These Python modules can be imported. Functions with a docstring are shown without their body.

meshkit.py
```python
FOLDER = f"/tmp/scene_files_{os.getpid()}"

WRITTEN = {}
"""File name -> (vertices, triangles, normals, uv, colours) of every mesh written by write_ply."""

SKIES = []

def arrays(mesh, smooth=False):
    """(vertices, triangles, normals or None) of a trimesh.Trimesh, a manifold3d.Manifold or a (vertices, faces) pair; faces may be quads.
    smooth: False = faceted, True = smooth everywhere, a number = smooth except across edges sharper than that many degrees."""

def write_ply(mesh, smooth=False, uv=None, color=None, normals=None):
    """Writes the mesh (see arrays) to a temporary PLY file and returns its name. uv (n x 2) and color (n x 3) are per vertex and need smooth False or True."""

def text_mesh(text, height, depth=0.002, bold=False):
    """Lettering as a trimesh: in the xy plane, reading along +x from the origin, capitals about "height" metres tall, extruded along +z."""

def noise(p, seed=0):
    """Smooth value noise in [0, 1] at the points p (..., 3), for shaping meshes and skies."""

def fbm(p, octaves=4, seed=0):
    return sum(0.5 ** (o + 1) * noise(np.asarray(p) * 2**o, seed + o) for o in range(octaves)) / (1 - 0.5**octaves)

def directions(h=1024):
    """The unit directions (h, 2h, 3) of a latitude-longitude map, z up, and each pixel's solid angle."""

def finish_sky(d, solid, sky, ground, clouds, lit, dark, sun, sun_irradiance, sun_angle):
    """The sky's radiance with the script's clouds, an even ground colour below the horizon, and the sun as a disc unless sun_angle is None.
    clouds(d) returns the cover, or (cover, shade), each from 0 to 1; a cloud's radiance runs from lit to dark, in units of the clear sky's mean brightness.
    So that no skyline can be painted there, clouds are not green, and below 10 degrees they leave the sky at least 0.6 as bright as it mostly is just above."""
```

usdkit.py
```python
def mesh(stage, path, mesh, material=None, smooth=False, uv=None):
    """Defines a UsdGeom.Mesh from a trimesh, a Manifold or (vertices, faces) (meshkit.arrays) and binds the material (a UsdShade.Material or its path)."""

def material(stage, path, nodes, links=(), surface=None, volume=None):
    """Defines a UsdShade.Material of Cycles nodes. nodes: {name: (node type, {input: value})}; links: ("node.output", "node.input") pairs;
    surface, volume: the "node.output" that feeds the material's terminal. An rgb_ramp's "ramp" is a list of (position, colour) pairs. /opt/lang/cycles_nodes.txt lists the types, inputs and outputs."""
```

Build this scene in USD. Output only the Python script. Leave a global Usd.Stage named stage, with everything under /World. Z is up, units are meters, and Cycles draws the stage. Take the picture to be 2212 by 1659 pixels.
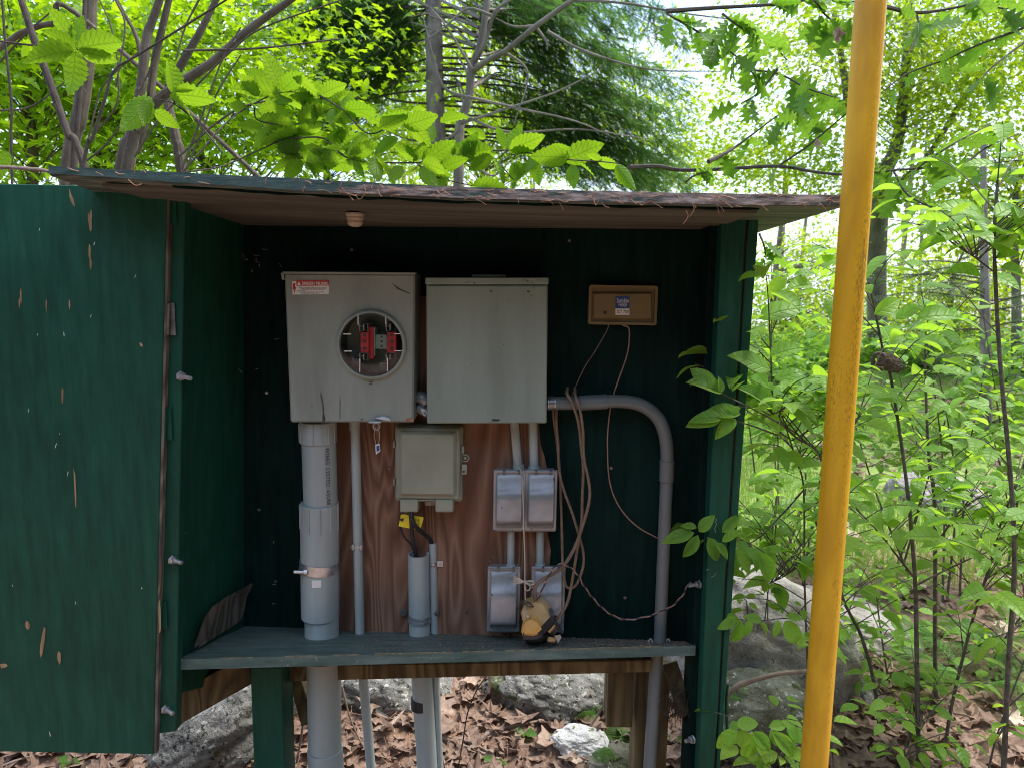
import math, random
import numpy as np
import trimesh
import usdkit, meshkit
from pxr import Usd, UsdGeom, UsdLux, UsdShade, Gf, Sdf
from shapely.geometry import Polygon, Point

stage = Usd.Stage.CreateInMemory()
UsdGeom.SetStageUpAxis(stage, UsdGeom.Tokens.z)
UsdGeom.SetStageMetersPerUnit(stage, 1.0)
UsdGeom.Xform.Define(stage, '/World')

# ---------------------------------------------------------------- camera
EYE = np.array([0.0, 0.0, 1.5])
PITCH, ROLL, TX = math.radians(8.0), 0.0165, 0.72
FPX = 1106.0 / TX                       # focal length in the pixels of a 2212 wide view
FWD = np.array([0, math.cos(PITCH), -math.sin(PITCH)])
_u0 = np.array([0, math.sin(PITCH), math.cos(PITCH)])
_r0 = np.array([1.0, 0, 0])
RIGHT = math.cos(ROLL) * _r0 + math.sin(ROLL) * _u0
UP = math.cos(ROLL) * _u0 - math.sin(ROLL) * _r0
cam = UsdGeom.Camera.Define(stage, '/World/camera')
cam.CreateHorizontalApertureAttr(36.0)
cam.CreateVerticalApertureAttr(36.0 * 767 / 1024)
cam.CreateFocalLengthAttr(18.0 / TX)
cam.CreateClippingRangeAttr(Gf.Vec2f(0.05, 2000))
cam.CreateFStopAttr(7.0)
cam.CreateFocusDistanceAttr(1.75)
cam.CreateExposureAttr(1.75)
m = np.eye(4)
m[0, :3], m[1, :3], m[2, :3], m[3, :3] = RIGHT, UP, -FWD, EYE
cam.AddTransformOp().Set(Gf.Matrix4d(m.tolist()))

# ---------------------------------------------------------------- sky and sun
SUN_AZ, SUN_EL = math.radians(75), math.radians(62)      # azimuth from +y towards +x
sun_dir = np.array([math.sin(SUN_AZ) * math.cos(SUN_EL), math.cos(SUN_AZ) * math.cos(SUN_EL), math.sin(SUN_EL)])
dome = UsdLux.DomeLight.Define(stage, '/World/sky')
dome.GetPrim().SetCustomDataByKey('kind', 'structure')
sky_mat = usdkit.material(stage, '/World/Looks/sky_look', {
    'sky': ('sky_texture', {'sky_type': 'single_scattering', 'sun_disc': False, 'sun_elevation': SUN_EL, 'sun_rotation': SUN_AZ, 'aerosol_density': 2.0}),
    'tc': ('texture_coordinate', {}),
    'mp': ('mapping', {'scale': (2.2, 2.2, 4.5)}),
    'n': ('noise_texture', {'scale': 1.6, 'detail': 8, 'roughness': 0.58}),
    'r': ('rgb_ramp', {'ramp': [(0.43, (0, 0, 0)), (0.62, (1, 1, 1))]}),
    'mx': ('mix', {'color2': (3.0, 3.3, 3.85)}),
    'bg': ('background_shader', {'strength': 0.15}),
}, [('tc.generated', 'mp.vector'), ('mp.vector', 'n.vector'), ('n.fac', 'r.fac'), ('r.color', 'mx.fac'), ('sky.color', 'mx.color1'), ('mx.color', 'bg.color')], surface='bg.background')
UsdShade.MaterialBindingAPI.Apply(dome.GetPrim()).Bind(sky_mat)
sun = UsdLux.DistantLight.Define(stage, '/World/sun')
sun.CreateNormalizeAttr(True)
sun.CreateIntensityAttr(0.4)
sun.CreateAngleAttr(16.0)
sun.CreateColorAttr(Gf.Vec3f(1.0, 0.95, 0.86))
_z = sun_dir
_x = np.cross([0, 0, 1.0], _z); _x /= np.linalg.norm(_x)
_y = np.cross(_z, _x)
m = np.eye(4); m[0, :3], m[1, :3], m[2, :3] = _x, _y, _z
sun.AddTransformOp().Set(Gf.Matrix4d(m.tolist()))

# ---------------------------------------------------------------- helpers: points and meshes
rng = np.random.default_rng(11)


def at(x, y, Y):
    """World point in the vertical plane at distance Y that is seen at (x, y) of the 2212 x 1659 view."""
    d = FWD + RIGHT * ((x - 1106.0) / FPX) + UP * ((829.5 - y) / FPX)
    return EYE + d * (Y / d[1])


def Q(pts, Y):
    return np.array([at(x, y, Y) for x, y in pts])


def px_of(p):
    """Where a world point is seen in the 2212 x 1659 view."""
    d = np.asarray(p) - EYE; w = d @ FWD
    return 1106 + FPX * (d @ RIGHT) / w, 829.5 - FPX * (d @ UP) / w


def scale_at(Y):
    return Y / FPX


def hull(pts):
    return trimesh.PointCloud(np.asarray(pts, float)).convex_hull


def hexa(a, b, r=0.0):
    """Chamfered block between two quads of four points."""
    a, b = np.asarray(a, float), np.asarray(b, float)
    if r <= 0:
        return hull(np.vstack([a, b]))
    c = np.vstack([a, b]); out = []
    for i in range(8):
        q = i % 4; o = i - q
        nb = [o + (q + 1) % 4, o + (q - 1) % 4, (i + 4) % 8]
        e = [(c[j] - c[i]) / np.linalg.norm(c[j] - c[i]) * r for j in nb]
        out += [c[i] + e[0] + e[1], c[i] + e[0] + e[2], c[i] + e[1] + e[2]]
    return hull(out)


def pbox(px, Yf, Yr, r=0.0):
    """Block whose front face is at the four picture corners in the plane Yf and which goes straight back to Yr."""
    f = Q(px, Yf); b = f.copy(); b[:, 1] = Yr
    return hexa(f, b, r)


def rect(x0, y0, x1, y1):
    return [(x0, y0), (x1, y0), (x1, y1), (x0, y1)]


def wbox(lo, hi, r=0.0):
    (x0, y0, z0), (x1, y1, z1) = lo, hi
    f = [(x0, y0, z0), (x1, y0, z0), (x1, y0, z1), (x0, y0, z1)]
    return hexa(f, [(x, y1, z) for x, _, z in f], r)


def spline(pts, n=8):
    p = np.asarray(pts, float)
    if len(p) < 3:
        return np.linspace(p[0], p[-1], n + 1)
    q = np.vstack([2 * p[0] - p[1], p, 2 * p[-1] - p[-2]]); out = []
    for i in range(1, len(q) - 2):
        t = np.linspace(0, 1, n, endpoint=False)[:, None]
        a, b, c, d = q[i - 1], q[i], q[i + 1], q[i + 2]
        out.append(0.5 * (2 * b + (c - a) * t + (2 * a - 5 * b + 4 * c - d) * t**2 + (3 * b - a - 3 * c + d) * t**3))
    return np.vstack(out + [p[-1:]])


def frames(p):
    t = np.gradient(p, axis=0); t /= np.maximum(np.linalg.norm(t, axis=1, keepdims=True), 1e-9)
    ref = np.array([1.0, 0, 0]) if abs(t[0, 0]) < 0.8 else np.array([0, 0, 1.0])
    n = ref - t[0] * (ref @ t[0]); n /= np.linalg.norm(n); N = [n]
    for i in range(1, len(p)):
        n = n - t[i] * (n @ t[i]); n /= max(np.linalg.norm(n), 1e-9); N.append(n)
    N = np.array(N)
    return t, N, np.cross(t, N)


def tube(pts, rad, sides=8, n=6, smooth_path=True, wob=0.0, seed=0):
    p = spline(pts, n) if smooth_path else np.asarray(pts, float)
    k = len(p)
    r = np.interp(np.linspace(0, 1, k), np.linspace(0, 1, len(np.atleast_1d(rad))) if np.ndim(rad) else [0, 1], rad if np.ndim(rad) else [rad, rad])
    if wob:
        g = np.random.default_rng(seed)
        r = r * (1 + wob * g.uniform(-1, 1, k))
    t, N, B = frames(p)
    a = np.linspace(0, 2 * np.pi, sides, endpoint=False)
    ring = N[:, None] * np.cos(a)[None, :, None] + B[:, None] * np.sin(a)[None, :, None]
    v = (p[:, None] + ring * r[:, None, None]).reshape(-1, 3)
    i = np.arange(k - 1)[:, None] * sides; j = np.arange(sides)[None]; j2 = (j + 1) % sides
    A, Bq, C, D = i + j, i + j2, i + sides + j2, i + sides + j
    f = np.vstack([np.stack([A, Bq, C], -1).reshape(-1, 3), np.stack([A, C, D], -1).reshape(-1, 3)])
    v = np.vstack([v, p[:1], p[-1:]]); c0, c1 = k * sides, k * sides + 1
    e = (k - 1) * sides; jj = np.arange(sides); jn = (jj + 1) % sides
    f = np.vstack([f, np.stack([np.full(sides, c0), jn, jj], -1), np.stack([np.full(sides, c1), e + jj, e + jn], -1)])
    return trimesh.Trimesh(v, f, process=False)


def lathe(profile, a, b, sides=28, caps=True):
    """Solid of revolution about the line a-b: profile of (t along in metres, radius)."""
    a, b = np.asarray(a, float), np.asarray(b, float)
    d = (b - a) / np.linalg.norm(b - a)
    ref = np.array([1.0, 0, 0]) if abs(d[0]) < 0.8 else np.array([0, 0, 1.0])
    n = ref - d * (ref @ d); n /= np.linalg.norm(n); bn = np.cross(d, n)
    ang = np.linspace(0, 2 * np.pi, sides, endpoint=False)
    ring = np.cos(ang)[:, None] * n + np.sin(ang)[:, None] * bn
    v = np.vstack([a + d * t + ring * r for t, r in profile]); k = len(profile)
    i = np.arange(k - 1)[:, None] * sides; j = np.arange(sides)[None]; j2 = (j + 1) % sides
    A, B2, C, D = i + j, i + j2, i + sides + j2, i + sides + j
    f = np.vstack([np.stack([A, B2, C], -1).reshape(-1, 3), np.stack([A, C, D], -1).reshape(-1, 3)])
    if not caps:
        return trimesh.Trimesh(v, f, process=False)
    v = np.vstack([v, [a + d * profile[0][0], a + d * profile[-1][0]]]); c0, c1 = k * sides, k * sides + 1
    e = (k - 1) * sides; jj = np.arange(sides); jn = (jj + 1) % sides
    f = np.vstack([f, np.stack([np.full(sides, c0), jn, jj], -1), np.stack([np.full(sides, c1), e + jj, e + jn], -1)])
    return trimesh.Trimesh(v, f, process=False)


def pipe(p0, p1, r, sides=28, c=0.0015):
    L = np.linalg.norm(np.asarray(p1) - np.asarray(p0))
    return lathe([(0, r - c), (c, r), (L - c, r), (L, r - c)], p0, p1, sides)


def cat(*ms):
    flat = []
    for x in ms:
        flat += list(x) if isinstance(x, (list, tuple)) else [x]
    return trimesh.util.concatenate([trimesh.Trimesh(*meshkit.arrays(x)[:2], process=False) for x in flat])


def place(mesh, origin, xd, yd):
    """Puts a flat mesh (x right, y up, z out) at origin with the given axes."""
    xd, yd = np.asarray(xd, float), np.asarray(yd, float); zd = np.cross(xd, yd)
    v = np.asarray(mesh.vertices)
    return trimesh.Trimesh(np.asarray(origin) + v[:, :1] * xd + v[:, 1:2] * yd + v[:, 2:] * zd, mesh.faces, process=False)


def text(t, h, origin, xd=(1, 0, 0), yd=(0, 0, 1), width=None, depth=0.0004, bold=False):
    mm = meshkit.text_mesh(t, h, depth, bold)
    w = mm.bounds[1][0] - mm.bounds[0][0]
    xd = np.asarray(xd, float) * ((width / w) if width else 1.0)
    n = np.cross(np.asarray(xd) / np.linalg.norm(xd), yd)
    mm = trimesh.Trimesh(mm.vertices, mm.faces, process=False)
    v = np.asarray(mm.vertices)
    return trimesh.Trimesh(np.asarray(origin) + v[:, :1] * xd + v[:, 1:2] * np.asarray(yd, float) + v[:, 2:] * n, mm.faces, process=False)


def extrude(poly, origin, xd, yd, depth):
    return place(trimesh.creation.extrude_polygon(poly, depth, engine='earcut'), origin, xd, yd)


# ---------------------------------------------------------------- helpers: prims
_names = {}


def numbered(parent, name):
    k = _names.get((parent, name), 0); _names[(parent, name)] = k + 1
    return f'{parent}/{name}' + (f'_{k:03d}' if k else '')


def tag(prim, label=None, category=None, group=None, kind=None):
    for k, v in (('label', label), ('category', category), ('group', group), ('kind', kind)):
        if v:
            prim.SetCustomDataByKey(k, v)


def mesh_prim(path, mesh, mat, base, smooth, uv=None):
    v, f = meshkit.arrays(mesh)[:2]
    return usdkit.mesh(stage, path, (v - base, f), LOOK[mat], smooth, uv).GetPrim()


class Thing:
    def __init__(self, name, label, category, base, group=None, kind=None):
        self.base = np.asarray(base, float)
        self.path = numbered('/World', name)
        x = UsdGeom.Xform.Define(stage, self.path)
        x.AddTranslateOp().Set(Gf.Vec3d(*self.base.tolist()))
        tag(x.GetPrim(), label, category, group, kind)

    def part(self, name, mesh, mat, parent=None, label=None, smooth=30, kind=None, uv=None):
        p = numbered(parent or self.path, name)
        tag(mesh_prim(p, mesh, mat, self.base, smooth, uv), label, kind=kind)
        return p


def single(name, mesh, mat, label=None, category=None, group=None, kind=None, smooth=30, base=None, uv=None):
    """A thing that is one mesh."""
    v, f = meshkit.arrays(mesh)[:2]
    if base is None:
        base = np.array([v[:, 0].mean(), v[:, 1].mean(), v[:, 2].min()])
    p = usdkit.mesh(stage, numbered('/World', name), (v - base, f), LOOK[mat], smooth, uv)
    p.AddTranslateOp().Set(Gf.Vec3d(*np.asarray(base, float).tolist()))
    tag(p.GetPrim(), label, category, group, kind)
    return p


# ---------------------------------------------------------------- materials
LOOK = {}


def look(name, nodes, links, surface='p.BSDF', volume=None):
    LOOK[name] = usdkit.material(stage, '/World/Looks/' + name, nodes, links, surface=surface, volume=volume)


def simple(name, c1, c2=None, scale=20, rough=0.5, metal=0.0, bump=0.0, bscale=None, stretch=(1, 1, 1), lo=0.35, hi=0.65, spec=0.5, detail=5,
           spots=None, island=False):
    """Noise between two colours, with relief; spots = (colour, scale, threshold) adds flecks of dirt or wear."""
    c2 = c2 or c1
    nodes = {'g': ('geometry', {}), 'm': ('mapping', {'scale': stretch}),
             'n': ('noise_texture', {'scale': scale, 'detail': detail, 'roughness': 0.6}),
             'r': ('rgb_ramp', {'ramp': [(lo, c1), (hi, c2)]}),
             'p': ('principled_bsdf', {'roughness': rough, 'metallic': metal, 'specular_ior_level': spec})}
    links = [('g.position', 'm.vector'), ('m.vector', 'n.vector'), ('n.fac', 'r.fac')]
    col = 'r.color'
    if spots:
        for i, (sc, ss, th) in enumerate(spots if isinstance(spots, list) else [spots]):
            nodes[f'sn{i}'] = ('noise_texture', {'scale': ss, 'detail': 3, 'roughness': 0.7})
            nodes[f'sr{i}'] = ('rgb_ramp', {'ramp': [(th, (0, 0, 0)), (th + 0.04, (1, 1, 1))]})
            nodes[f'sm{i}'] = ('mix', {'color2': sc})
            links += [('m.vector' if stretch == (1, 1, 1) else 'g.position', f'sn{i}.vector'), (f'sn{i}.fac', f'sr{i}.fac'), (f'sr{i}.color', f'sm{i}.fac'), (col, f'sm{i}.color1')]
            col = f'sm{i}.color'
    links.append((col, 'p.base_color'))
    if bump:
        nodes['bn'] = ('noise_texture', {'scale': bscale or scale * 4, 'detail': 5, 'roughness': 0.6})
        nodes['b'] = ('bump', {'strength': 1.0, 'distance': bump})
        links += [('m.vector', 'bn.vector'), ('bn.fac', 'b.height'), ('b.normal', 'p.normal')]
    look(name, nodes, links)


def paint(name, dark, mid, light, chip=0.76, chipcol=(0.33, 0.2, 0.09), white=0.84, stretch=(1, 1, 0.12), rough=0.55, spec=0.22):
    """Old brushed paint on plywood: streaks along the grain, chips that bare the wood, pale scuffs."""
    nodes = {
        'g': ('geometry', {}), 'm': ('mapping', {'scale': stretch}),
        'n': ('noise_texture', {'scale': 55, 'detail': 6, 'roughness': 0.65}), 'n2': ('noise_texture', {'scale': 3.0, 'detail': 4, 'roughness': 0.6}),
        'a': ('mix_float', {'fac': 0.45, 'use_clamp': False}),
        'r': ('rgb_ramp', {'ramp': [(0.38, dark), (0.5, mid), (0.66, light)]}),
        'mc': ('mapping', {'scale': (1, 1, 0.35)}),
        'c': ('noise_texture', {'scale': 38, 'detail': 5, 'roughness': 0.7}), 'cr': ('rgb_ramp', {'ramp': [(chip, (0, 0, 0)), (chip + 0.015, (1, 1, 1))]}),
        'cm': ('mix', {'color2': chipcol}),
        'w': ('noise_texture', {'scale': 330, 'detail': 2, 'roughness': 0.5}), 'wr': ('rgb_ramp', {'ramp': [(white, (0, 0, 0)), (white + 0.03, (1, 1, 1))]}),
        'wm': ('mix', {'color2': (0.25, 0.32, 0.27)}),
        'b': ('bump', {'strength': 0.7, 'distance': 0.0012}),
        'p': ('principled_bsdf', {'roughness': rough, 'specular_ior_level': spec}),
    }
    links = [('g.position', 'm.vector'), ('m.vector', 'n.vector'), ('g.position', 'n2.vector'), ('n.fac', 'a.a'), ('n2.fac', 'a.b'), ('a.result', 'r.fac'),
             ('g.position', 'mc.vector'), ('mc.vector', 'c.vector'), ('c.fac', 'cr.fac'), ('cr.color', 'cm.fac'), ('r.color', 'cm.color1'),
             ('mc.vector', 'w.vector'), ('w.fac', 'wr.fac'), ('wr.color', 'wm.fac'), ('cm.color', 'wm.color1'), ('wm.color', 'p.base_color'),
             ('n.fac', 'b.height'), ('b.normal', 'p.normal')]
    look(name, nodes, links)


def wood(name, c1, c2, c3, scale=9, stretch=(1, 1, 0.1), distort=5, rough=0.75):
    """Sawn or rotary cut grain: contour lines of a stretched noise plus fine streaks."""
    look(name, {
        'g': ('geometry', {}), 'm': ('mapping', {'scale': stretch}), 'm2': ('mapping', {'scale': tuple(s if s == 1 else s * 0.25 for s in stretch)}),
        'w': ('noise_texture', {'scale': scale * 0.55, 'detail': 2.5, 'roughness': 0.45, 'distortion': 0.4}),
        'k': ('math', {'math_type': 'multiply', 'value2': distort * 2.2}), 'f': ('math', {'math_type': 'pingpong', 'value2': 0.5}),
        'n': ('noise_texture', {'scale': 150, 'detail': 4, 'roughness': 0.7}), 'n3': ('noise_texture', {'scale': 2.2, 'detail': 3}),
        'a': ('mix_float', {'fac': 0.45}), 'f2': ('math', {'math_type': 'multiply', 'value2': 2.0}), 'a2': ('mix_float', {'fac': 0.35}),
        'r': ('rgb_ramp', {'ramp': [(0.25, c1), (0.5, c2), (0.72, c3)]}),
        'b': ('bump', {'strength': 0.6, 'distance': 0.0012}),
        'p': ('principled_bsdf', {'roughness': rough, 'specular_ior_level': 0.25})},
        [('g.position', 'm.vector'), ('g.position', 'm2.vector'), ('m.vector', 'w.vector'), ('m2.vector', 'n.vector'), ('g.position', 'n3.vector'), ('w.fac', 'k.value1'), ('k.value', 'f.value1'), ('f.value', 'f2.value1'),
         ('f2.value', 'a.a'), ('n.fac', 'a.b'), ('a.result', 'a2.a'), ('n3.fac', 'a2.b'), ('a2.result', 'r.fac'),
         ('r.color', 'p.base_color'), ('a.result', 'b.height'), ('b.normal', 'p.normal')])


def leafy(name, c1, c2, t1, t2, mix=0.5, rough=0.42, by='island', veins=0, vein=0.95):
    """A thin leaf: glossy skin plus light let through; each leaf its own tone."""
    nodes = {
        'g': ('geometry', {}), 'o': ('object_info', {}),
        'r': ('rgb_ramp', {'ramp': [(0.0, c1), (1.0, c2)]}), 't': ('rgb_ramp', {'ramp': [(0.0, t1), (1.0, t2)]}),
        'p': ('principled_bsdf', {'roughness': rough, 'specular_ior_level': 0.28}),
        'l': ('translucent_bsdf', {}), 'x': ('mix_closure', {'fac': mix})}
    src = 'g.random_per_island' if by == 'island' else 'o.random'
    links = [(src, 'r.fac'), (src, 't.fac'), ('p.BSDF', 'x.closure1'), ('l.BSDF', 'x.closure2')]
    rc, tc_ = 'r.color', 't.color'
    if veins:
        nodes.update({
            'uv': ('texture_coordinate', {}), 'sx': ('separate_xyz', {}),
            'h': ('math', {'math_type': 'subtract', 'value2': 0.5}), 'ab': ('math', {'math_type': 'absolute'}),
            'k': ('math', {'math_type': 'multiply', 'value2': -veins * 0.55}), 'va': ('math', {'math_type': 'multiply_add', 'value2': float(veins)}),
            'fr': ('math', {'math_type': 'pingpong', 'value2': 0.5}),
            'vr': ('rgb_ramp', {'ramp': [(0.0, (1, 1, 1)), (0.09, (0.25, 0.25, 0.25)), (0.2, (0, 0, 0))]}),
            'mr': ('rgb_ramp', {'ramp': [(0.0, (1, 1, 1)), (0.03, (0, 0, 0))]}),
            'mxv': ('math', {'math_type': 'maximum'}),
            'sc': ('math', {'math_type': 'multiply', 'value2': vein * 0.5}), 'sc2': ('math', {'math_type': 'multiply', 'value2': vein}),
            'c3': ('mix', {'color2': (0.25, 0.32, 0.08)}), 'c4': ('mix', {'mix_type': 'multiply', 'color2': (0.42, 0.5, 0.35)}),
            'b': ('bump', {'strength': 0.6, 'distance': 0.002, 'invert': True})})
        links += [('uv.UV', 'sx.vector'), ('sx.x', 'h.value1'), ('h.value', 'ab.value1'), ('ab.value', 'k.value1'), ('sx.y', 'va.value1'), ('k.value', 'va.value3'),
                  ('va.value', 'fr.value1'), ('fr.value', 'vr.fac'), ('ab.value', 'mr.fac'), ('vr.color', 'mxv.value1'), ('mr.color', 'mxv.value2'),
                  ('mxv.value', 'sc.value1'), ('sc.value', 'c3.fac'), (rc, 'c3.color1'), ('mxv.value', 'sc2.value1'), ('sc2.value', 'c4.fac'), (tc_, 'c4.color1'), ('mxv.value', 'b.height'), ('b.normal', 'p.normal')]
        rc, tc_ = 'c3.color', 'c4.color'
    links += [(rc, 'p.base_color'), (tc_, 'l.color')]
    look(name, nodes, links, surface='x.closure')


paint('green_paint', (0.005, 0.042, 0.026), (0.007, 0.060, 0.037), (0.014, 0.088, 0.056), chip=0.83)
paint('green_paint_shaded', (0.001, 0.008, 0.0065), (0.0018, 0.0145, 0.0115), (0.004, 0.024, 0.019), white=0.84, rough=0.75, spec=0.1)  # the same green with the shade of the cabinet interior darkened into it
paint('green_paint_shelf', (0.045, 0.08, 0.072), (0.08, 0.125, 0.113), (0.16, 0.2, 0.185), chip=0.66, chipcol=(0.42, 0.3, 0.19), white=0.70, stretch=(0.12, 1, 1))
paint('green_paint_roof', (0.012, 0.035, 0.03), (0.02, 0.06, 0.05), (0.06, 0.085, 0.075), chip=0.56, chipcol=(0.14, 0.105, 0.085), white=0.68, stretch=(0.1, 1, 1), rough=0.7)
look('roof_edge_paint', {
    'g': ('geometry', {}), 's': ('separate_xyz', {}), 'm': ('mapping', {'scale': (0.16, 1, 1)}), 'n': ('noise_texture', {'scale': 130, 'detail': 6, 'roughness': 0.7}), 'n2': ('noise_texture', {'scale': 26, 'detail': 5, 'roughness': 0.65}),
    'mx': ('map_range', {'from_min': -0.75, 'from_max': 0.45, 'to_min': -0.16, 'to_max': 0.22, 'clamp': True}), 'ad': ('math', {'math_type': 'add'}), 'wr': ('rgb_ramp', {'ramp': [(0.53, (0, 0, 0)), (0.58, (1, 1, 1))]}),
    'pr': ('rgb_ramp', {'ramp': [(0.35, (0.03, 0.07, 0.064)), (0.65, (0.085, 0.14, 0.13))]}), 'gr': ('rgb_ramp', {'ramp': [(0.36, (0.06, 0.05, 0.045)), (0.5, (0.24, 0.205, 0.185)), (0.64, (0.5, 0.44, 0.4))]}),
    'x': ('mix', {}), 'b': ('bump', {'strength': 1.0, 'distance': 0.004}), 'p': ('principled_bsdf', {'roughness': 0.75, 'specular_ior_level': 0.3})},
    [('g.position', 's.vector'), ('s.x', 'mx.value'), ('g.position', 'm.vector'), ('m.vector', 'n.vector'), ('m.vector', 'n2.vector'), ('n2.fac', 'ad.value1'), ('mx.result', 'ad.value2'), ('ad.value', 'wr.fac'),
     ('n.fac', 'pr.fac'), ('n.fac', 'gr.fac'), ('wr.color', 'x.fac'), ('pr.color', 'x.color1'), ('gr.color', 'x.color2'), ('x.color', 'p.base_color'), ('n.fac', 'b.height'), ('b.normal', 'p.normal')])
wood('bare_plywood', (0.115, 0.053, 0.032), (0.195, 0.1, 0.062), (0.28, 0.165, 0.108), scale=11, stretch=(1, 1, 0.13), distort=8, rough=0.92)
wood('treated_wood', (0.05, 0.033, 0.016), (0.12, 0.085, 0.04), (0.2, 0.15, 0.075), scale=16, stretch=(1, 1, 0.14), distort=5)
wood('plywood_underside', (0.075, 0.07, 0.056), (0.11, 0.101, 0.082), (0.15, 0.14, 0.116), scale=7, stretch=(0.1, 1, 1), distort=4)
wood('grey_plywood', (0.05, 0.06, 0.05), (0.11, 0.13, 0.11), (0.2, 0.22, 0.19), scale=25, stretch=(0.12, 1, 1), distort=4)
wood('raw_edge', (0.16, 0.10, 0.05), (0.28, 0.19, 0.10), (0.38, 0.28, 0.17), scale=20)
wood('veneer', (0.06, 0.05, 0.04), (0.13, 0.11, 0.085), (0.22, 0.19, 0.15), scale=14, stretch=(1, 1, 0.3))
DIRT = [((0.03, 0.028, 0.022), 26, 0.72), ((0.04, 0.03, 0.02), 90, 0.73)]
simple('grey_enamel', (0.215, 0.25, 0.217), (0.282, 0.325, 0.287), scale=13, stretch=(1, 1, 0.22), rough=0.42, bump=0.0003, bscale=400, spots=DIRT)
simple('grey_enamel_light', (0.205, 0.255, 0.213), (0.272, 0.33, 0.283), scale=11, stretch=(1, 1, 0.22), rough=0.4, bump=0.0003, bscale=400, spots=DIRT)
simple('grey_plastic_box', (0.235, 0.25, 0.185), (0.29, 0.305, 0.235), scale=9, rough=0.55, bump=0.0003, bscale=300, spots=DIRT)
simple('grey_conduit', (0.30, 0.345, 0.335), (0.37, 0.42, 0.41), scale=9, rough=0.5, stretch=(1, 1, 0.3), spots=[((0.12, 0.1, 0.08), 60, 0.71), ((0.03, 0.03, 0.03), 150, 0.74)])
simple('shaded_conduit', (0.10, 0.112, 0.11), (0.15, 0.165, 0.16), scale=9, rough=0.5, stretch=(1, 1, 0.3), spots=((0.1, 0.08, 0.06), 60, 0.71))  # conduit grey with the shade of the right interior put into its colour
simple('grey_cast', (0.24, 0.25, 0.26), (0.34, 0.35, 0.36), scale=14, rough=0.33, metal=0.35, bump=0.0006, bscale=160, spots=[((0.1, 0.09, 0.08), 40, 0.66)])
simple('rust', (0.2, 0.09, 0.04), (0.4, 0.25, 0.14), scale=120, rough=0.9)
simple('grime', (0.05, 0.047, 0.036), (0.11, 0.1, 0.08), scale=90, rough=0.9)
simple('galvanised', (0.42, 0.42, 0.42), (0.6, 0.6, 0.62), scale=60, rough=0.35, metal=0.9, spots=((0.2, 0.14, 0.09), 50, 0.68))
simple('dark_steel', (0.12, 0.11, 0.1), (0.25, 0.24, 0.22), scale=70, rough=0.45, metal=0.8)
simple('black_rubber', (0.010, 0.010, 0.012), (0.02, 0.02, 0.022), scale=40, rough=0.4)
simple('dark_recess', (0.02, 0.02, 0.018), (0.05, 0.046, 0.04), scale=60, rough=0.6)
simple('ink', (0.03, 0.03, 0.03), rough=0.7)
simple('red_plastic', (0.42, 0.02, 0.03), (0.55, 0.04, 0.05), scale=40, rough=0.4)
simple('white_print', (0.72, 0.72, 0.68), (0.78, 0.78, 0.74), scale=60, rough=0.6)
simple('red_print', (0.42, 0.03, 0.035), (0.48, 0.04, 0.045), scale=60, rough=0.6)
simple('blue_print', (0.012, 0.05, 0.2), (0.016, 0.06, 0.24), scale=60, rough=0.5)
simple('yellow_tag', (0.82, 0.66, 0.02), (0.86, 0.7, 0.03), scale=60, rough=0.4)
simple('tan_plastic', (0.16, 0.112, 0.045), (0.195, 0.138, 0.058), scale=12, rough=0.5)
simple('ochre_plastic', (0.44, 0.28, 0.11), (0.54, 0.36, 0.17), scale=30, rough=0.5, spots=((0.14, 0.07, 0.02), 60, 0.66))
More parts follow.
